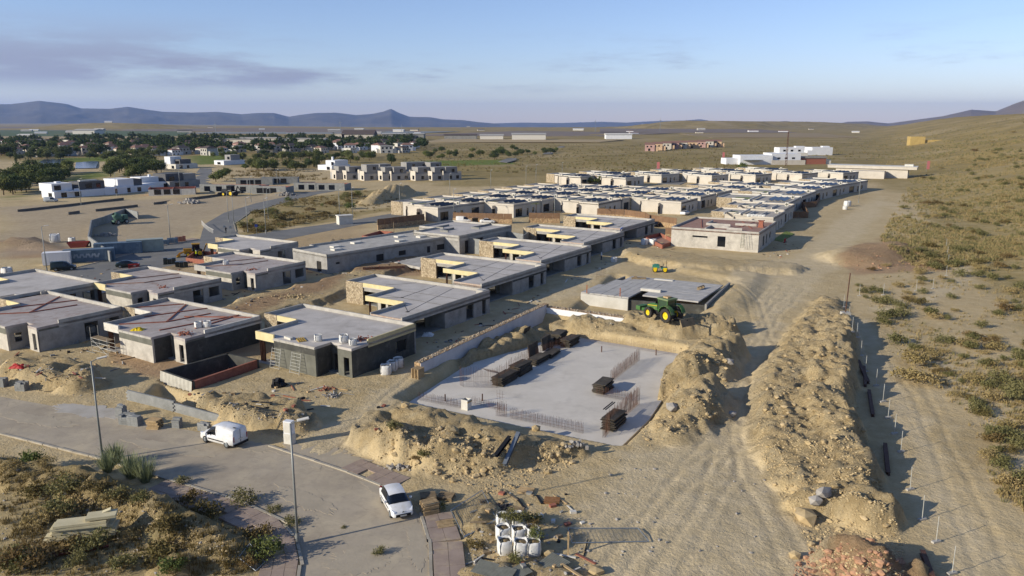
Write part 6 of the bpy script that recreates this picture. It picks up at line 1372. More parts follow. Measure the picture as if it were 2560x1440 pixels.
# ------------------------------------------------------------------ far buildings
def blocks(p, rz, label, bl, wins=(), cat='house', name='villa', group=None, z0=None):
    """bl: (part, x0,x1,y0,y1,z0,z1,mat); wins: (face, u0,u1,z0,z1, coord) face in 'x' (at x=coord facing -x) or 'y' (facing -y)"""
    g = gp(*p); t = T(name, label, cat, (g.x, g.y, g.z if z0 is None else z0), rz, group)
    if name == 'villa': t.scale = (.84, .84, .8)
    for nm, x0, x1, y0, y1, a, b, m_ in bl: MB().box(x0, x1, y0, y1, a - (.8 if a == 0 else 0), b).build(nm, m_, t)
    for f, u0, u1, a, b, c in wins:
        mb = MB(); mb.box(c - .06, c + .02, u0, u1, a, b) if f == 'x' else mb.box(u0, u1, c - .06, c + .02, a, b)
        mb.build('window', glass, t)
    return t
slate = M('slate_cladding', '5d5c5b', '504f4e', 1, .85); greyr = M('grey_render', '8f8c86', '827f79', .5, .9)
A57 = R(57)
W2 = [('x', 2, 5, .3, 2.5, 0), ('y', 1, 4, 3.7, 6, 1.5), ('y', 3, 5.5, .3, 2.6, 0), ('y', 9, 11, .3, 2.5, 0)]
blocks((137, 497), A57, 'white two storey villa nearest the left edge with a wide blank gable', [('wall', 0, 20, 0, 11, 0, 3.2, white), ('upper_storey', 0, 9, 1.5, 12.5, 3.2, 6.8, white), ('balcony_wall', 9, 18, 0, .2, 3.2, 4.1, white), ('roof_box', 4, 6, 5, 7, 6.8, 7.5, white), ('garage', 22, 27, -2, 3, 0, 2.6, white)], W2)
blocks((205, 492), A57, 'villa with dark slate upper floor between two white villas', [('wall', 0, 22, 0, 10, 0, 3.2, white), ('upper_storey', 0, 12, 1.5, 10, 3.2, 7, slate), ('canopy', -5, 0, 0, 6, 2.6, 3.0, white), ('roof_box', 2, 10, 4, 6, 7, 7.5, whitefas)], [('y', 3, 6, 3.8, 6, 1.5), ('y', 8, 10, 3.8, 6, 1.5), ('y', 14, 17, .3, 2.5, 0)])
blocks((300, 484), A57, 'white stepped villa right of the slate villa', [('wall', 0, 20, 0, 11, 0, 3.3, white), ('upper_storey', 0, 8, 1, 13, 3.3, 7, white), ('upper_recess', 8, 13, 2, 10, 3.3, 6.6, slate)], W2)
blocks((365, 474), A57, 'low white villa with a stepped roof beside the grey one', [('wall', 0, 24, 0, 12, 0, 3.4, white), ('upper_storey', 0, 10, 4, 13, 3.4, 6.2, white), ('chimney', 6, 7, 6, 7, 6.2, 7.4, white)], [('y', 3, 4.5, .8, 2.4, 0), ('y', 10, 12, .3, 2.5, 0)])
blocks((425, 470), A57, 'grey two storey villa next to the short straight street', [('wall', 0, 18, 0, 12, 0, 3.4, greyr), ('upper_storey', 0, 10, 3, 14, 3.4, 7.4, slate), ('stair_block', 10, 17, 2, 8, 3.4, 7, greyr)], W2)
blocks((440, 423), A57, 'white villa with tiled roof and slate extension beyond the hedge', [('wall', 0, 18, 0, 14, 0, 3.6, whitefas), ('upper_storey', 5, 14, 2, 8, 3.6, 7, slate), ('tower', 2, 11, 9, 16, 3.6, 9, white)], W2)
blocks((560, 413), A57, 'long low white villa with a grey cube on top', [('wall', 0, 20, 0, 12, 0, 3.6, white), ('upper_storey', 8, 17, 2, 9, 3.6, 8, greyr)], [('x', 3, 6, 4.2, 6.5, 8), ('x', 4, 8, .4, 2.4, 0)])
blocks((830, 426), A57, 'white villa with a tall chimney behind the grey cube houses', [('wall', 0, 18, 0, 14, 0, 3.6, white), ('upper_storey', 3, 16, 0, 9, 3.6, 7, white), ('chimney', 6, 7.2, 5, 6.2, 7, 9.5, white)], W2)
blocks((640, 416), R(20), 'small yellow cabin alone on the dry field', [('wall', 0, 8, 0, 3, 0, 2.8, yellow), ('roof', -.1, 8.1, -.1, 3.1, 2.8, 2.95, yellow)], [('y', 2, 3, 1, 2, 0)], 'cabin', 'site_cabin')
# far shells of block and brick
for p, L_, lb, rzd in (((372, 490), 17, 'low white and brick shell at the edge of the bare lot', 20), ((500, 480), 26, 'long grey shell with five openings beside the short street', -8), ((630, 485), 14, 'small grey shell between the two long ones', -5), ((735, 476), 22, 'long grey shell with four garage openings', -6), ((590, 464), 16, 'low brick walls behind the long grey shell', 10), ((655, 460), 16, 'low brick walls left of the grey cube houses', 10)):
    m_ = block if 'grey' in lb else brick
    w_ = [('y', 2 + k * L_ / 5, 4.5 + k * L_ / 5, .4, 2.4, 0) for k in range(5 if 'five' in lb else 3 if L_ < 18 else 4)]
    blocks(p, R(rzd), lb, [('front_wall', 0, L_, 0, .3, 0, 3.2 if m_ is block else 2.4, block if m_ is block else whitefas), ('side_wall', 0, .3, .3, 9, 0, 2.9, m_), ('side_wall', L_ - .3, L_, .3, 9, 0, 2.7, m_), ('rear_wall', .3, L_ - .3, 8.7, 9, 0, 2.6, brick), ('partition', L_ / 2, L_ / 2 + .3, .3, 8.7, 0, 2.5, brick), ('floor', .3, L_ - .3, .3, 8.7, 0, .2, conc_l)], w_, 'house', 'unfinished_house')
# grey cube houses
cubes = [((842, 449), 1, 'leftmost'), ((868, 450), 1, 'second from the left'), ((912, 452), 2, 'third, taller with a white side'), ((945, 442), 1, 'set back behind the third'), ((958, 452), 1, 'fourth in the front'), ((980, 452), 1, 'fifth in the front'), ((1012, 444), 2, 'tall left one of the right group'), ((1038, 443), 2, 'back middle one of the right group'), ((1072, 444), 2, 'back right one of the right group'), ((1040, 452), 1, 'front left one of the right group'), ((1082, 452), 1, 'front middle one of the right group'), ((1110, 451), 1, 'rightmost of all')]
for p, h_, lb in cubes:
    z2 = 6.4 if h_ == 1 else 7.6
    blocks(p, R(35), f'grey and white cube house, {lb}', [('wall', 0, 10, 0, 8, 0, 3.3, M('cube_render', 'a5a29b', '98958e', .6, .9)), ('upper_storey', 1.5, 8, .6, 7, 3.3, z2, greyr), ('white_wall', -.3, 0, 0, 5, 0, 4.6, cream), ('terrace_wall', 8, 10, 0, .3, 3.3, 4.2, cream), ('parapet', 0, 1.5, 6, 8, 3.3, 5, cream)], [('y', 4.8, 6.4, z2 - 2.5, z2 - 1.0, .6), ('y', 3, 4.6, .6, 2.2, 0), ('y', 7, 8.6, .6, 2.2, 0), ('x', 1, 3, .5, 2.4, -.3)], 'house', 'cube_house', 'grey cube houses')
# clubhouse, white warehouses, ruin, pink terrace, long halls
g = gp(2180, 440); blocks((2290, 446), R(150), 'long cream clubhouse with an overhanging flat roof at the end of the villas', [('wall', 4, 38, -10, -.5, 0, 4.2, cream), ('roof', 0, 42, -11, .5, 4.2, 5.4, cream), ('coping', -.2, 42.2, -11.2, .7, 5.4, 5.7, whitecap), ('wing', 14, 30, .5, 8, 0, 3.4, cream), ('plant_box', 2, 6, -8, -4, 5.7, 6.6, whitefas)], [], 'clubhouse', 'clubhouse')
blocks((1850, 412), R(5), 'low white warehouse with pale fence panels in front', [('wall', 0, 22, 0, 14, 0, 6, white), ('wall', 22, 42, 2, 16, 0, 7, white), ('fence', 20, 43, -3, -2.8, 0, 3, cream), ('annex', -8, 0, 4, 14, 0, 4, white), ('porch', 2, 14, -4, 0, 3, 3.3, galv)], [('y', 26, 28, 3.5, 4.6, 2), ('y', 31, 33, 3.5, 4.6, 2), ('y', 36, 38, 3.5, 4.6, 2)], 'warehouse', 'warehouse')
blocks((1925, 395), R(5), 'white two storey building behind the warehouse', [('wall', 0, 30, 0, 14, 0, 3.8, whitefas), ('upper_storey', 8, 28, 2, 12, 3.8, 7.8, white), ('roof_frame', 22, 29, 4, 8, 7.8, 8.8, white)], [('y', 11, 13, 4.8, 6.2, 2), ('y', 17, 19, 4.8, 6.2, 2), ('y', 23, 25, 4.8, 6.2, 2)], 'warehouse', 'warehouse')
blocks((2018, 388), R(5), 'blank white wedge shaped building on the right', [('wall', 4, 22, 0, 14, 0, 6.4, white), ('low_end', 0, 4, 0, 14, 0, 4, white), ('roof_frame', 15, 21, 4, 8, 6.4, 7.4, white)], [], 'warehouse', 'warehouse')
blocks((1985, 411), R(5), 'red brick shed with grey roof right of the warehouse', [('wall', 0, 22, 0, 9, 0, 4, brick), ('roof', -.5, 22.5, -.5, 9.5, 4, 5, conc_d), ('annex', 22, 26, 1, 8, 0, 3, whitefas)], [], 'shed', 'brick_shed')
blocks((2275, 364), R(-8), 'long ochre ruined house on the hillside', [('wall', 0, 14, 0, 10, -2, 9, M('ochre_wall', 'b39a5e', 'a38b52', .3, .9)), ('wall', 14, 40, 2, 9, -2, 5.8, MATS['ochre_wall'])], [], 'house', 'ruined_house')
pink = M('pink_render', 'b39388', 'a58378', .4, .9); peach = M('peach_render', 'c7a987', 'b89a78', .4, .9); tile_r = M('roof_tile_red', '87685a', '75584b', 2, .9)
for k, (x, y, m_) in enumerate(((1612, 378, pink), (1632, 376, peach), (1655, 374, cream), (1674, 373, pink), (1695, 372, cream), (1720, 371, peach), (1742, 369, pink), (1762, 368, cream), (1782, 368, peach))):
    t = blocks((x, y), R(-12), 'terraced house in the far pink and cream row' if 0 else f'{"pink" if m_ is pink else "peach" if m_ is peach else "cream"} house of the far terrace, {["first", "second", "third", "fourth", "fifth", "sixth", "seventh", "eighth", "ninth"][k]} from the left', [('wall', 0, 9, 0, 9, 0, 6.2, m_), ('wing', 9, 12, 1, 8, 0, 4.2, peach)], [('y', 1.5, 3, 3.6, 5, 0), ('y', 5, 6.5, 3.6, 5, 0), ('y', 3, 5, .4, 2.5, 0)], 'house', 'terraced_house', 'far pink and cream terrace')
    MB().add([(-.4, -.4, 6.2), (9.4, -.4, 6.2), (9.4, 9.4, 6.2), (-.4, 9.4, 6.2), (-.4, 4.5, 8), (9.4, 4.5, 8)], [(0, 1, 5, 4), (2, 3, 4, 5), (0, 4, 3), (1, 2, 5)]).build('roof', tile_r, t)
def hall(p, L_, D_, h_, label, wm, rm, rz=0, gab=2.0):
    g = Vector((*px(*p), 0)); t = T('hall', label, 'hall', g, rz); MB().box(0, L_, 0, D_, -1, h_).build('wall', wm, t)
    MB().add([(-1, -1, h_), (L_ + 1, -1, h_), (L_ + 1, D_ + 1, h_), (-1, D_ + 1, h_), (-1, D_ / 2, h_ + gab), (L_ + 1, D_ / 2, h_ + gab)], [(0, 1, 5, 4), (2, 3, 4, 5), (0, 4, 3), (1, 2, 5)]).build('roof', rm, t)
    mb = MB()
    for k in range(int(L_ / 8) if ('resort' in label or 'glazed' in label) else 0): MB().box(3 + k * 8, 6 + k * 8, -.06, .02, 1, h_ * .55).build('window', glass, t)
    return t
tile_d = M('roof_dark', '5b4f47', '4d433c', 1, .9)
hall((855, 352), 45, 30, 9, 'big hall with dark gabled roof in the resort', cream, tile_d, 0, 6); hall((835, 352), 15, 20, 10, 'cream wing left of the dark gabled hall', cream, roofgrey, 0, .5); hall((955, 350), 62, 24, 9, 'long low glazed hall with flat roof', conc_d, whitefas, 0, .6)
hall((535, 366), 45, 16, 8, 'cream resort block, left one', cream, cream, -.1, .5); hall((585, 364), 50, 18, 9, 'cream resort block, middle one', cream, cream, -.05, .5); hall((650, 364), 75, 18, 8, 'long pale resort block, right one', whitefas, cream, 0, .5)
hall((182, 336), 45, 40, 8, 'far white industrial hall among the green fields', whitefas, conc_l, 0, 3); hall((42, 346), 22, 20, 5, 'far white farm shed at the left', white, whitefas, 0, 2); hall((1280, 350), 50, 40, 8, 'white warehouse on the plain with a long pale roof', whitefas, conc_l, 0, 2); hall((1200, 349), 35, 30, 6, 'low white sheds left of the plain warehouse', whitefas, conc_l, 0, 2); hall((1515, 348), 40, 20, 7, 'small white sheds at the foot of the dark knoll', white, whitefas, 0, 2); hall((1110, 348), 50, 20, 6, 'dark shed row beside the plain trees', conc_d, tile_d, 0, 2)
# housing estate
def estate_proto(wm, rm, flat):
    mb = MB(); mb.box(0, 10, 0, 9, -1, 6.2, 0); mb.box(10, 13, 1, 8, -1, 3.6, 0); mb.box(-2.5, 0, 2, 7, -1, 3.2, 0)
    if flat: mb.box(-.3, 10.3, -.3, 9.3, 6.2, 6.5, 1)
    else: mb.add([(-.5, -.5, 6.2), (10.5, -.5, 6.2), (10.5, 9.5, 6.2), (-.5, 9.5, 6.2), (2.5, 4.5, 8.2), (7.5, 4.5, 8.2)], [(0, 1, 5, 4), (2, 3, 4, 5), (0, 4, 3), (1, 2, 5)], 1)
    for x, z_ in ((1, 3.6), (4.2, 3.6), (7.4, 3.6), (1.5, .6), (6, .6)): mb.box(x, x + 1.5, -.06, .02, z_, z_ + 1.6, 2)
    return mb.mesh('estate_house', [wm, rm, glass])
EP = [(estate_proto(white, tile_r, False), 'white'), (estate_proto(cream, tile_r, False), 'cream'), (estate_proto(pink, tile_r, False), 'pink'), (estate_proto(whitefas, roofgrey, True), 'white flat-roofed'), (estate_proto(conc_l, tile_d, False), 'grey')]
rr = random.Random(5); used = []
for k in range(125):
    for tr in range(30):
        x = rr.uniform(-20, 1040); y = rr.choice([372, 376, 380, 384, 388, 368, 364]) + rr.uniform(-2, 2) - max(0, (x - 400)) * .008
        X_, Y_ = px(x, y)
        if 530 < x < 830 and y < 371: continue
        if all((X_ - a_) ** 2 + (Y_ - b_) ** 2 > 15 ** 2 for a_, b_ in used): break
    used.append((X_, Y_)); me_, cn = EP[rr.choices(range(5), [4, 4, .6, 2.5, 4])[0]]
    o = bpy.data.objects.new('estate_house', me_); COL.objects.link(o); o.location = (X_, Y_, hz(X_, Y_)); o.rotation_euler[2] = R(rr.choice([57, 57, -33, 20]) + rr.uniform(-8, 8)); s_ = rr.uniform(.75, 1.15); o.scale = (s_, s_, s_ * .9)
    tag(o, f'small {cn} house in the far housing estate among trees', 'house', 'far estate houses')
# scattered far farms
FM = [MB().box(0, 14, 0, 9, -2, 4, 0).add([(-.4, -.4, 4), (14.4, -.4, 4), (14.4, 9.4, 4), (-.4, 9.4, 4), (-.4, 4.5, 5.6), (14.4, 4.5, 5.6)], [(0, 1, 5, 4), (2, 3, 4, 5), (0, 4, 3), (1, 2, 5)], 1).mesh('farm_building', [w_, r_]) for w_, r_ in ((white, tile_r), (whitefas, white), (cream, tile_d), (conc_l, whitefas))]
for k in range(30):
    x = rr.uniform(0, 2200); y = rr.uniform(318, 338); X_, Y_ = px(x, y); me_ = rr.choice(FM)
    o = bpy.data.objects.new('farm_building', me_); COL.objects.link(o); o.location = (X_, Y_, hz(X_, Y_)); s_ = rr.uniform(.8, 1.5); o.scale = (s_ * rr.uniform(1, 1.8), s_, s_ * .8); o.rotation_euler[2] = rr.uniform(-.3, .3)
    tag(o, 'pale farm building far out on the hazy plain', 'farm', 'far farm buildings on the plain')
# fields far out
FC = [('5f5f3c', 'green brown'), ('8d7a58', 'tan'), ('77695a', 'brown'), ('7d7f7c', 'grey plastic covered'), ('4d5a34', 'dark green'), ('a08c66', 'straw')]
for k, (q4, ci, lb) in enumerate([([(0, 342), (450, 342), (480, 328), (0, 326)], 4, 'wide dark green orchard field at the left'), ([(0, 348), (560, 348), (700, 345), (450, 342), (0, 342)], 5, 'straw coloured strip behind the estate'), ([(300, 328), (900, 332), (1050, 325), (700, 320), (350, 322)], 2, 'brown ploughed slope on the plain'), ([(440, 334), (1000, 336), (1150, 329), (600, 328)], 3, 'grey plastic covered field band'), ([(1060, 356), (1500, 356), (1560, 350), (1100, 348)], 5, 'straw coloured field before the white warehouse'), ([(1780, 345), (2150, 345), (2050, 334), (1700, 336)], 1, 'tan field below the right hills'), ([(1000, 340), (1500, 342), (1700, 333), (1300, 328)], 2, 'reddish brown field in the middle distance'), ([(0, 326), (330, 326), (420, 319), (0, 317)], 2, 'brown field strip under the left mountains'), ([(1500, 332), (2000, 333), (1900, 324), (1500, 322)], 2, 'brown field behind the dark knoll')]):
    P_ = pl(q4); z_ = min(.9, sum(hz(*p) for p in P_) / len(P_) + .7); o = MB().prism(P_, z_ - .4, z_).build('field', M('field_' + str(ci), FC[ci][0], FC[ci][0], .02, .95)); tag(o, lb, kind='structure')
# ------------------------------------------------------------------ vegetation
def leaf_arrays(n, rad, size, clumps, seed, center=(0, 0, 0), flat=.9, hollow=.45, csp=.26):
    g = np.random.default_rng(seed); d_ = g.normal(size=(clumps, 3)); d_ /= np.linalg.norm(d_, axis=1)[:, None]
    d_[:, 2] = np.abs(d_[:, 2]) * flat + d_[:, 2] * (1 - flat); c_ = d_ * (hollow + (1 - hollow) * g.random((clumps, 1)) ** .6)
    p = c_[g.integers(0, clumps, n)] + g.normal(size=(n, 3)) * csp; p = p * np.array(rad) + np.array(center)
    u = g.normal(size=(n, 3)); u /= np.linalg.norm(u, axis=1)[:, None]; w = np.cross(u, g.normal(size=(n, 3))); w /= np.linalg.norm(w, axis=1)[:, None]
    s_ = size * g.uniform(.6, 1.4, (n, 1)); a_, b_ = u * s_, w * s_ * .55
    V = np.stack([p - a_, p + b_, p + a_, p - b_], 1).reshape(-1, 3); return V
def leafmesh(name, V, mat): return np_mesh(name, V, np.arange(len(V)).reshape(-1, 4), mat)
TREES = []
for k, (h_, rx, mat_) in enumerate(((7.5, 3.6, F_tree), (6.5, 3.2, F_tree), (8.5, 3.0, F_tree2), (5.5, 3.0, F_tree2), (7, 3.8, F_tree))):
    cr = leafmesh('crown', leaf_arrays(1500, (rx, rx * .95, h_ * .36), .34, 34, 100 + k, (0, 0, h_ * .5), .3, .35, .2), mat_)
    mb = MB().tube((0, 0, -.4), (.1, 0, h_ * .35), .28, .18, n=7)
    for i in range(5): a_ = i * 1.26 + k; mb.tube((.1, 0, h_ * .3), (rx * .5 * math.cos(a_), rx * .5 * math.sin(a_), h_ * .62), .13, .04, n=5)
    TREES.append((cr, mb.mesh('trunk', bark)))
cyp = (leafmesh('crown', leaf_arrays(900, (.9, .9, 4.6), .25, 40, 301, (0, 0, 4.6), 0, .3, .3), F_tree), MB().tube((0, 0, -.3), (0, 0, 2), .16, n=6).mesh('trunk', bark))
palm_m = MB()
for i in range(16):
    a_ = i * .393; 
    for s_ in range(4):
        r0, r1 = s_ * .55, (s_ + 1) * .55; z0_, z1_ = 4.2 + .5 * math.sin(r0 * .9) - r0 * r0 * .12, 4.2 + .5 * math.sin(r1 * .9) - r1 * r1 * .12; w_ = .22 * (1 - s_ / 5)
        c_, s2 = math.cos(a_), math.sin(a_); palm_m.add([(c_ * r0 - s2 * w_, s2 * r0 + c_ * w_, z0_), (c_ * r0 + s2 * w_, s2 * r0 - c_ * w_, z0_), (c_ * r1 + s2 * w_, s2 * r1 - c_ * w_, z1_), (c_ * r1 - s2 * w_, s2 * r1 + c_ * w_, z1_)], [(0, 1, 2, 3)])
PALM_ = (palm_m.mesh('crown', F_tree2), MB().tube((0, 0, -.3), (0, 0, 4.2), .2, .14, n=7).mesh('trunk', bark))
def tree(kind, X_, Y_, s_, label, group, name='tree', rz=None):
    cr, tr_ = kind; t = T(name, label, 'tree', (X_, Y_, hz(X_, Y_)), random.random() * 6, group); t.scale = (s_ * random.uniform(.9, 1.1), s_ * random.uniform(.9, 1.1), s_)
    for nm, me_ in (('crown', cr), ('trunk', tr_)): o = bpy.data.objects.new(nm, me_); COL.objects.link(o); o.parent = t
    return t
rt_ = random.Random(9)
def inpoly(x, y, P): 
    c = False; n = len(P)
    for i in range(n):
        (x1, y1), (x2, y2) = P[i], P[(i + 1) % n]
        if (y1 > y) != (y2 > y) and x < (x2 - x1) * (y - y1) / (y2 - y1) + x1: c = not c
    return c
def scatter(P, n, rnd):
    xs = [p[0] for p in P]; ys = [p[1] for p in P]; out = []
    while len(out) < n:
        x, y = rnd.uniform(min(xs), max(xs)), rnd.uniform(min(ys), max(ys))
        if inpoly(x, y, P): out.append((x, y))
    return out
groups = [([(0, 470), (40, 440), (100, 428), (180, 430), (190, 450), (180, 470), (140, 480), (60, 485), (0, 490)], 46, .95, 'dark round tree in the grove left of the blue pond', 'grove left of the blue pond'),
          ([(262, 445), (300, 412), (360, 400), (410, 412), (400, 440), (330, 448), (300, 452)], 40, .95, 'dark round tree in the grove right of the blue pond', 'grove right of the blue pond'),
          ([(530, 395), (900, 385), (1000, 398), (980, 408), (700, 405), (540, 402)], 62, .8, 'bushy green tree in the belt behind the dry field', 'tree belt behind the dry field'),
          ([(590, 420), (760, 420), (800, 412), (770, 430), (640, 428)], 20, .8, 'tree in the short belt behind the yellow cabin', 'tree belt behind the yellow cabin'),
          ([(0, 396), (330, 386), (480, 390), (300, 398), (60, 404)], 26, .8, 'tree between the ponds and the estate', 'trees between the ponds and the estate'),
          ([(1050, 380), (1350, 372), (1420, 385), (1200, 402), (1050, 395)], 40, .7, 'small green tree in the scrub belt of the middle distance', 'trees of the middle distance scrub')]
for P, n, s_, lb, gr_ in groups:
    for x, y in scatter(P, n, rt_):
        X_, Y_ = px(x, y); tree(TREES[rt_.randrange(5)], X_, Y_, s_ * rt_.uniform(.7, 1.3), lb, gr_)
ESTF, EST2 = [], []
est = [scatter([(-20, 350), (1060, 346), (1060, 376), (500, 388), (-20, 394)], 1, rt_)[0] for _ in range(760)]
est.sort(key=lambda q: -q[1])
for x, y in est:
    X_, Y_ = px(x, y)
    if any((X_ - a_) ** 2 + (Y_ - b_) ** 2 < 8 ** 2 for a_, b_ in used): continue
    if len(ESTF) >= 45: EST2.append((X_, Y_)); continue
    ESTF.append(1); tree(TREES[rt_.randrange(5)] if rt_.random() < .85 else PALM_, X_, Y_, rt_.uniform(.8, 1.6), 'tree among the far estate houses', 'trees among the far estate houses')
Vs = []
for i, (X_, Y_) in enumerate(EST2):
    V_ = leaf_arrays(260, (3.4, 3.4, 2.8), .75, 16, 900 + i % 9, (0, 0, 4.2), .5, .4, .2) * rt_.uniform(.8, 1.5); Vs.append(V_ + np.array([X_, Y_, hz(X_, Y_)]))
o = bpy.data.objects.new('estate_trees', leafmesh('estate_trees', np.concatenate(Vs), F_tree)); COL.objects.link(o); tag(o, 'dark mass of trees between the far estate houses', 'trees', kind='stuff')
for p, lb in (((786, 417), 'left'), ((791, 418), 'middle'), ((797, 418), 'right'), ((41, 410), 'lone left')): X_, Y_ = px(*p); tree(cyp, X_, Y_, 1.0, f'{lb} slim cypress near the white villas', 'slim cypresses', 'cypress_tree')
for p, s_, lb in (((1500, 462), .75, 'green garden tree at the left end of the back terrace'), ((1476, 462), .7, 'second green garden tree at the left end of the back terrace'), ((1855, 428), .9, 'lone dark round tree before the white warehouse'), ((2105, 430), .8, 'dark tree beside the clubhouse'), ((2130, 436), .7, 'smaller tree beside the clubhouse'), ((1560, 462), .6, 'small tree between two back terrace villas'), ((540, 455), .9, 'hedge tree at the corner of the short street'), ((555, 448), .9, 'second hedge tree at the corner of the short street'), ((565, 440), .8, 'third hedge tree at the corner of the short street')): X_, Y_ = px(*p); tree(TREES[3], X_, Y_, s_, lb, 'single trees')
for p, lb in (((1340, 540), 'palm in the yard of the villa behind the brown fence'), ((1232, 535), 'palm beside the villa terrace with the sail'), ((1612, 440), 'big palm behind the back terrace')): X_, Y_ = px(*p); tree(PALM_, X_, Y_, .9, lb, 'palms', 'palm_tree')
# shrubs
SHR = {}
for nm, mat_, n, rad, sz, cl in (('olive', F_olive, 700, (.9, .9, .65), .075, 26), ('dry', F_dry, 600, (.9, .9, .45), .075, 22), ('brown', F_brown, 650, (1.0, 1.0, .5), .08, 24), ('green', F_tree2, 800, (.8, .8, .7), .075, 24)):
    SHR[nm] = [leafmesh('shrub', leaf_arrays(n, rad, sz, cl, 500 + k * 7 + len(nm), (0, 0, .35), .8, .25, .2), mat_) for k in range(2)]
g_ = np.random.default_rng(77); V = []; 
for i in range(340):
    a_ = g_.random() * 6.28; r0 = g_.random() * .3; le = g_.uniform(.9, 2.1); tl = g_.uniform(.1, .6); b0 = np.array([r0 * math.cos(a_), r0 * math.sin(a_), .05]); tip = b0 + le * np.array([tl * math.cos(a_), tl * math.sin(a_), 1 - .35 * tl]); sd = np.array([-math.sin(a_), math.cos(a_), 0]) * .022
    mid = (b0 + tip) / 2 + g_.normal(size=3) * .05; V += [b0 - sd, b0 + sd, mid + sd, mid - sd, mid - sd, mid + sd, tip + sd * .3, tip - sd * .3]
SHR['broom'] = [leafmesh('shrub', np.array(V), F_broom)]
def shrub(kind, p, s_, label, group, hz_=1.0):
    X_, Y_ = p if not isinstance(p, Vector) else (p.x, p.y); o = bpy.data.objects.new('shrub', random.choice(SHR[kind])); COL.objects.link(o); o.location = (X_, Y_, hz(X_, Y_) - .05); o.rotation_euler[2] = random.random() * 6; o.scale = (s_, s_, s_ * hz_); return tag(o, label, 'shrub', group)
for k, (p, kd, s_, lb) in enumerate([((290, 1160), 'broom', 1.3, 'tall grey green broom right beside the left lamp post'), ((330, 1195), 'broom', 1.5, 'widest broom shrub on the street edge'), ((365, 1205), 'broom', 1.4, 'broom shrub right of the widest one'), ((270, 1180), 'broom', 1.2, 'broom shrub below the left lamp post'), ((80, 1170), 'green', 1.6, 'round green shrub left of the ridge'), ((455, 1210), 'olive', .9, 'small olive shrub at the kerb'), ((612, 1258), 'olive', 1.5, 'spiky olive shrub overhanging the pavement'), ((685, 1280), 'olive', .8, 'small shrub on the pavement edge'), ((732, 1310), 'olive', .9, 'shrub at the foot of the foreground lamp'), ((665, 1390), 'green', 1.8, 'dense green shrub at the lower edge by the pavement'), ((640, 1350), 'brown', 1.5, 'brown green shrub by the left pavement'), ((520, 1290), 'brown', 1.6, 'dark shrub below the pavement'), ((470, 1260), 'brown', 1.4, 'dark dry shrub in the ditch'), ((90, 1240), 'brown', 1.5, 'dark shrub in front of the ridge'), ((150, 1290), 'olive', 1.9, 'green shrub behind the cream panels'), ((240, 1375), 'olive', 1.7, 'green shrub before the cream panels'), ((180, 1370), 'brown', 1.5, 'dark shrub left of the cream panels'), ((70, 1410), 'brown', 2.2, 'big dark shrub in the lower left corner'), ((400, 1400), 'brown', 1.8, 'brown shrub at the lower edge'), ((430, 1430), 'green', 1.3, 'bright green plant at the lower edge'), ((420, 1330), 'brown', 1.6, 'reddish brown shrub under the ridge'), ((1330, 1310), 'olive', 1.2, 'olive shrub behind the big bags'), ((1290, 1410), 'olive', 1.0, 'grey green shrub before the big bags'), ((1185, 1370), 'brown', .9, 'dry shrub beside the tiled pavement'), ((1095, 1275), 'olive', .9, 'shrub between pallets and fence panel'), ((950, 1385), 'olive', .7, 'small shrub by the sand heap'), ((1060, 1130), 'olive', .9, 'small shrub on top of the tall bank'), ((985, 1085), 'olive', 1.0, 'pale shrub at the left end of the tall bank'), ((1040, 1150), 'brown', .6, 'tuft on the face of the tall bank'), ((860, 1320), 'olive', .3, 'tiny tuft on the street')]):
    shrub(kd, gp(*p), s_ * .8, lb, 'foreground shrubs')
for x, y in scatter([(0, 1135), (230, 1175), (420, 1245), (560, 1320), (640, 1425), (300, 1440), (0, 1440)], 16, rt_): shrub(rt_.choice(['brown', 'olive', 'dry', 'dry', 'olive']), gp(x, y), rt_.uniform(.6, 1.5), 'scrub bush on the rough ground left of the pavement', 'scrub bushes in the lower left')
# shrubs on the bags
for p, s_, kd in (((1270, 1300), .8, 'olive'), ((1300, 1308), .8, 'olive'), ((1338, 1345), .7, 'green'), ((1334, 1315), .5, 'brown')):
    g = gp(p[0], p[1] + 30); o = shrub(kd, g, s_, 'weedy shrub growing out of a white bulk bag', 'weeds on the bulk bags'); o.location.z += 1.0
rs = random.Random(21); hill_px = [(2120, 700), (2250, 640), (2420, 560), (2560, 480), (2600, 700), (2600, 1300), (2500, 1200), (2380, 1000), (2270, 880), (2180, 780)]
cand = scatter(hill_px, 150, rs) + scatter([(2230, 560), (2300, 450), (2400, 360), (2560, 330), (2560, 560), (2420, 600)], 90, rs)
for x, y in cand:
    g = gp(x, y); dist = g.y; shrub(rs.choice(['dry', 'olive', 'dry', 'brown', 'olive', 'olive']), g, rs.uniform(.5, 1.25) * (1 + dist / 500), 'dry shrub on the scrubby slope right of the dirt lane', 'dry shrubs on the right slope')
for x, y, s_ in ((2220, 800, 1.8), (2240, 860, 1.5), (2290, 910, 2.2), (2270, 950, 2.0), (2310, 960, 1.9), (2210, 760, 1.6), (2540, 1000, 1.8), (2500, 960, 1.6), (2480, 700, 1.5)): shrub('olive' if s_ < 1.9 else 'dry', gp(x, y), s_, 'large rounded shrub beside the dirt lane', 'large shrubs by the dirt lane')
for x, y in scatter([(640, 530), (720, 500), (880, 480), (940, 478), (860, 540), (620, 588), (600, 570)], 40, rs) : shrub(rs.choice(['olive', 'dry', 'green', 'brown']), gp(x, y), rs.uniform(1, 2.6), 'bush in the scrub triangle inside the road bend', 'bushes in the scrub triangle')
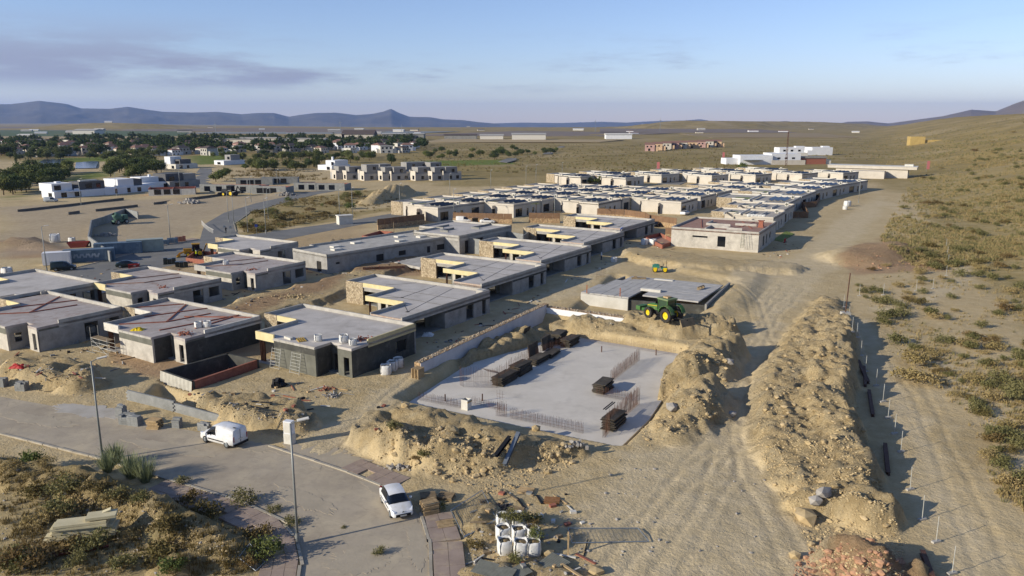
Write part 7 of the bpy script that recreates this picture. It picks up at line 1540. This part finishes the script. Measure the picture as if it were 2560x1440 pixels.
# ground cover as one mass
def tufts(polys, mat_, name, label, hgt_=.35, wid=.35, blades=12):
    Vs = []; g2 = np.random.default_rng(len(label)); P3 = []
    for P, n, sc_ in polys:
        P3 += [(x, y, sc_) for x, y in scatter(P, n, rs)]
    A = np.array(P3); A[:, :2], Z = gpv(A[:, :2]); kp = (fbm(A[:, 0], A[:, 1], 16, 3) + g2.normal(size=len(A)) * .18 > -.02) | (A[:, 2] < .7); A, Z = A[kp], Z[kp]; n = len(A)
    for b in range(blades):
        a_ = g2.random(n) * 6.28; r_ = g2.random(n) * wid * A[:, 2]; h_ = hgt_ * A[:, 2] * g2.uniform(.5, 1.3, n); w_ = .045 * A[:, 2]
        bx, by = A[:, 0] + np.cos(a_) * r_, A[:, 1] + np.sin(a_) * r_; tx, ty = bx + np.cos(a_) * r_ * .6, by + np.sin(a_) * r_ * .6
        sx, sy = -np.sin(a_ + 1) * w_, np.cos(a_ + 1) * w_
        Vs.append(np.stack([np.stack([bx - sx, by - sy, Z - .05], 1), np.stack([bx + sx, by + sy, Z - .05], 1), np.stack([tx + sx * .4, ty + sy * .4, Z + h_], 1), np.stack([tx - sx * .4, ty - sy * .4, Z + h_], 1)], 1).reshape(-1, 3))
    o = bpy.data.objects.new(name, leafmesh(name, np.concatenate(Vs), mat_)); COL.objects.link(o); return tag(o, label, 'ground cover', kind='stuff')
near_hill = [(2150, 720), (2250, 640), (2420, 560), (2600, 480), (2600, 1300), (2500, 1250), (2400, 1030), (2270, 880), (2180, 780)]; far_hill = [(2200, 600), (2260, 480), (2330, 380), (2420, 330), (2580, 310), (2600, 640), (2300, 680)]
mid = [(1000, 420), (1460, 440), (1760, 430), (2100, 400), (2250, 400), (2200, 350), (1600, 360), (1000, 360)]
tufts([(near_hill, 3200, .8), (far_hill, 8000, 1.2), ([(2110, 347), (2300, 330), (2560, 296), (2560, 420), (2200, 420)], 2500, 1.8)], F_dry, 'dry_scrub', 'low dry scrub covering the right slope'); tufts([(near_hill, 500, .8), (far_hill, 3600, 1.3), (mid, 2600, 2.0), ([(2110, 347), (2300, 330), (2560, 296), (2560, 400), (2200, 400)], 2200, 2.0)], F_olive, 'olive_scrub', 'olive green low scrub on the slope and plain', .45)
tufts([([(640, 530), (720, 500), (880, 480), (940, 478), (1040, 515), (860, 540), (620, 588), (600, 570)], 1800, 1.2), ([(0, 1140), (240, 1190), (560, 1290), (690, 1400), (600, 1440), (0, 1440)], 900, .6), ([(560, 425), (800, 425), (820, 450), (560, 455)], 900, 1.8), (mid, 2200, 2.2)], F_brown, 'brown_scrub', 'brown weeds on the plots and verges', .4)
# ------------------------------------------------------------------ loose stones
def rocktpl(seed):
    bm = bmesh.new(); bmesh.ops.create_icosphere(bm, subdivisions=1, radius=1); r_ = random.Random(seed)
    for v in bm.verts: v.co *= r_.uniform(.65, 1.2); v.co.z *= .75
    V_ = np.array([v.co[:] for v in bm.verts]); F_ = np.array([[v.index for v in f.verts] for f in bm.faces]); bm.free(); return V_, F_
RT = [rocktpl(s_) for s_ in range(4)]
def stones(polys, mat_, label, smin=.05, smax=.3, name='stones'):
    Vs, Fs, off = [], [], 0; g2 = np.random.default_rng(len(label) * 3); P3 = []
    for P, n in polys: P3 += scatter(P, n, rs)
    A, Z = gpv(P3)
    pw = 2.5 if name == 'earth_clods' else 9
    for i in range(len(A)):
        V_, F_ = RT[i % 4]; s_ = smin + (smax - smin) * g2.random() ** pw; a_ = g2.random() * 6.28; c_, s2 = math.cos(a_), math.sin(a_)
        Q = V_ * s_ * np.array([1, g2.uniform(.6, 1), g2.uniform(.6, 1)]); Q = np.stack([Q[:, 0] * c_ - Q[:, 1] * s2, Q[:, 0] * s2 + Q[:, 1] * c_, Q[:, 2]], 1) + np.array([A[i, 0], A[i, 1], Z[i] + s_ * .15]); Vs.append(Q); Fs.append(F_ + off); off += len(V_)
    o = bpy.data.objects.new(name, np_mesh(name, np.concatenate(Vs), np.concatenate(Fs), mat_)); COL.objects.link(o); return tag(o, label, 'stones', kind='stuff')
berm = [(2090, 780), (2110, 860), (2140, 1000), (2180, 1150), (2250, 1330), (2270, 1440), (2060, 1440), (1960, 1260), (1890, 1120), (1900, 960), (1950, 860), (2040, 780)]
stones([(berm, 1000), ([(1560, 960), (1640, 890), (1840, 800), (1840, 900), (1780, 1050), (1620, 1120), (1560, 1000)], 900), ([(900, 1100), (960, 1050), (1300, 1090), (1420, 1110), (1440, 1160), (1250, 1240), (1080, 1190)], 1000)], rock, 'pale clods and stones strewn over the spoil heaps', .04, .42)
spl = M('clod_soil', 'c0ab81', 'a5906a', 1.4, .95, .6, .05, 5)
stones([(berm, 7000), ([(1560, 960), (1640, 890), (1840, 800), (1840, 900), (1780, 1050), (1620, 1120), (1560, 1000)], 2200), ([(900, 1100), (960, 1050), (1300, 1090), (1420, 1110), (1440, 1160), (1250, 1240), (1080, 1190)], 2200), ([(450, 990), (760, 1050), (780, 1080), (500, 1040)], 900), ([(0, 900), (230, 930), (240, 970), (20, 960)], 700), ([(80, 1180), (300, 1235), (520, 1310), (620, 1400), (560, 1420), (380, 1330), (80, 1240)], 900), ([(1380, 790), (1580, 815), (1700, 830), (1690, 870), (1450, 840)], 500)], spl, 'crumbly clods of earth covering the heaps and banks', .03, .13, 'earth_clods')
stones([([(1990, 1410), (2060, 1360), (2180, 1345), (2260, 1400), (2260, 1470), (1980, 1470)], 1100), ([(2090, 650), (2220, 595), (2370, 640), (2340, 672), (2130, 680)], 500)], rockred, 'reddish broken stone on the two rubble heaps', .06, .34)
stones([([(450, 990), (760, 1050), (780, 1080), (500, 1040)], 300), ([(0, 900), (230, 930), (240, 970), (20, 960)], 250), ([(0, 1150), (300, 1230), (600, 1350), (620, 1430), (0, 1440)], 500), ([(1180, 1260), (1480, 1260), (1500, 1440), (1160, 1440)], 600), ([(1440, 1150), (1900, 1150), (2000, 1400), (1500, 1440)], 350), ([(640, 720), (1000, 660), (900, 720), (640, 790)], 150)], rockgrey, 'greyish stones scattered over the foreground sand', .03, .2)
for p, s_, lb, m_ in (((1135, 1082), .6, 'pale boulder on top of the tall bank', rock), ((1340, 1075), .5, 'boulder on the near edge of the slab', rock), ((1012, 1018), .5, 'boulder at the left tip of the slab', rock), ((2010, 1300), 1.0, 'large pale boulder at the toe of the berm', rock), ((2055, 1268), .7, 'grey boulder on the berm end', rockgrey), ((2040, 1250), .6, 'white boulder pair on the berm end', rockgrey), ((1985, 1390), .45, 'lone stone on the sand before the red rubble', rock), ((1680, 1035), .7, 'pale flat slab lying on the right spoil', rockgrey), ((1830, 1040), .6, 'grey slab in the shade of the right spoil', rockgrey), ((1822, 905), .6, 'pale stone beside the dirt track', rockgrey), ((1490, 1435), .6, 'boulder at the bottom edge', rock), ((1370, 1388), .5, 'boulder right of the big bags', rock)):
    V_, F_ = RT[int(p[0]) % 4]; g = gp(*p); o = bpy.data.objects.new('boulder', np_mesh('boulder', V_ * s_, F_, m_)); COL.objects.link(o); o.location = g + Vector((0, 0, s_ * .3)); o.rotation_euler[2] = p[0]; md = o.modifiers.new('s', 'SUBSURF'); md.subdivision_type = 'SIMPLE'; tag(o, lb, 'boulder')
# ------------------------------------------------------------------ mountains
def range_(name, prof, D, depth, label, mat_, rough=1.0, z0=-170):
    xs = np.array([p[0] for p in prof], float); ys = np.array([p[1] for p in prof], float)
    n, m_ = 420, 44; x = np.linspace(xs[0], xs[-1], n); y = np.interp(x, xs, ys); az_ = np.arctan((x - 1280) / FPX); el_ = (300 - y) / FPX * np.cos(az_)
    t = np.linspace(-1, 1, m_); AZ, TT = np.meshgrid(az_, t); EL = np.tile(el_, (m_, 1)); RR = D + TT * depth
    PX_, PY_ = RR * np.sin(AZ), RR * np.cos(AZ); top_ = HC + EL * D
    cs = np.clip(1 - np.abs(TT) ** 1.25, 0, 1); nz = fbm(PX_, PY_, depth * .38, 5, .55); rg = 1 - np.abs(fbm(PX_ + 900, PY_, depth * .3, 4)) * 2
    Z = z0 + (top_ - z0) * cs * (1 + .34 * rough * (1 - cs) * nz * 2) + (top_ - z0) * .22 * rough * rg * (1 - cs) * cs * 2
    idx_ = np.arange(n * m_).reshape(m_, n); F_ = np.stack([idx_[:-1, :-1], idx_[:-1, 1:], idx_[1:, 1:], idx_[1:, :-1]], -1).reshape(-1, 4)
    o = bpy.data.objects.new(name, np_mesh(name, np.stack([PX_, PY_, Z], -1).reshape(-1, 3), F_, mat_, smooth=True)); COL.objects.link(o); return tag(o, label, kind='structure')
mtn = M('mountain_scrub', '4d483e', '5f5747', .002, .95, lo=.4, hi=.6); mtn2 = M('mountain_near', '6a5c48', '7d6c52', .004, .95)
range_('mountains', [(-500, 275), (-300, 262), (0, 262), (60, 262), (130, 254), (195, 261), (230, 272), (300, 273), (345, 268), (390, 275), (430, 280), (500, 282), (560, 280), (620, 286), (660, 283), (700, 283), (735, 292), (760, 288), (800, 283), (850, 282), (900, 288), (940, 285), (965, 280), (985, 273), (1005, 283), (1030, 292), (1080, 293), (1110, 298), (1160, 300), (1200, 305), (1250, 309)], 13500, 2600, 'long blue mountain range on the left horizon', mtn)
range_('mountains', [(1200, 309), (1300, 306), (1400, 307), (1500, 304), (1560, 306), (1640, 302), (1700, 301), (1740, 298), (1790, 306), (1850, 310)], 17000, 2000, 'faint low hills on the middle horizon', mtn)
range_('mountains', [(1850, 313), (1900, 305), (1950, 302), (2000, 308), (2060, 311), (2100, 304), (2150, 303), (2200, 308), (2260, 300), (2330, 291), (2400, 275), (2460, 279), (2500, 262), (2560, 240), (2700, 225), (3100, 235)], 10500, 2000, 'brown mountain shoulder rising on the right horizon', mtn2)
# ------------------------------------------------------------------ haze
hm = bpy.data.materials.new('haze'); hm.use_nodes = True; hn = hm.node_tree.nodes; hn.remove(hn['Principled BSDF']); pv = hn.new('ShaderNodeVolumePrincipled'); pv.inputs['Color'].default_value = (.4, .58, 1, 1); pv.inputs['Density'].default_value = 4.2e-5; pv.inputs['Anisotropy'].default_value = .2
hm.node_tree.links.new(pv.outputs[0], hn['Material Output'].inputs['Volume'])
o = MB().box(-26000, 26000, -600, 26000, -270, 560).build('haze', hm); tag(o, 'pale haze lying over the plain', kind='stuff')
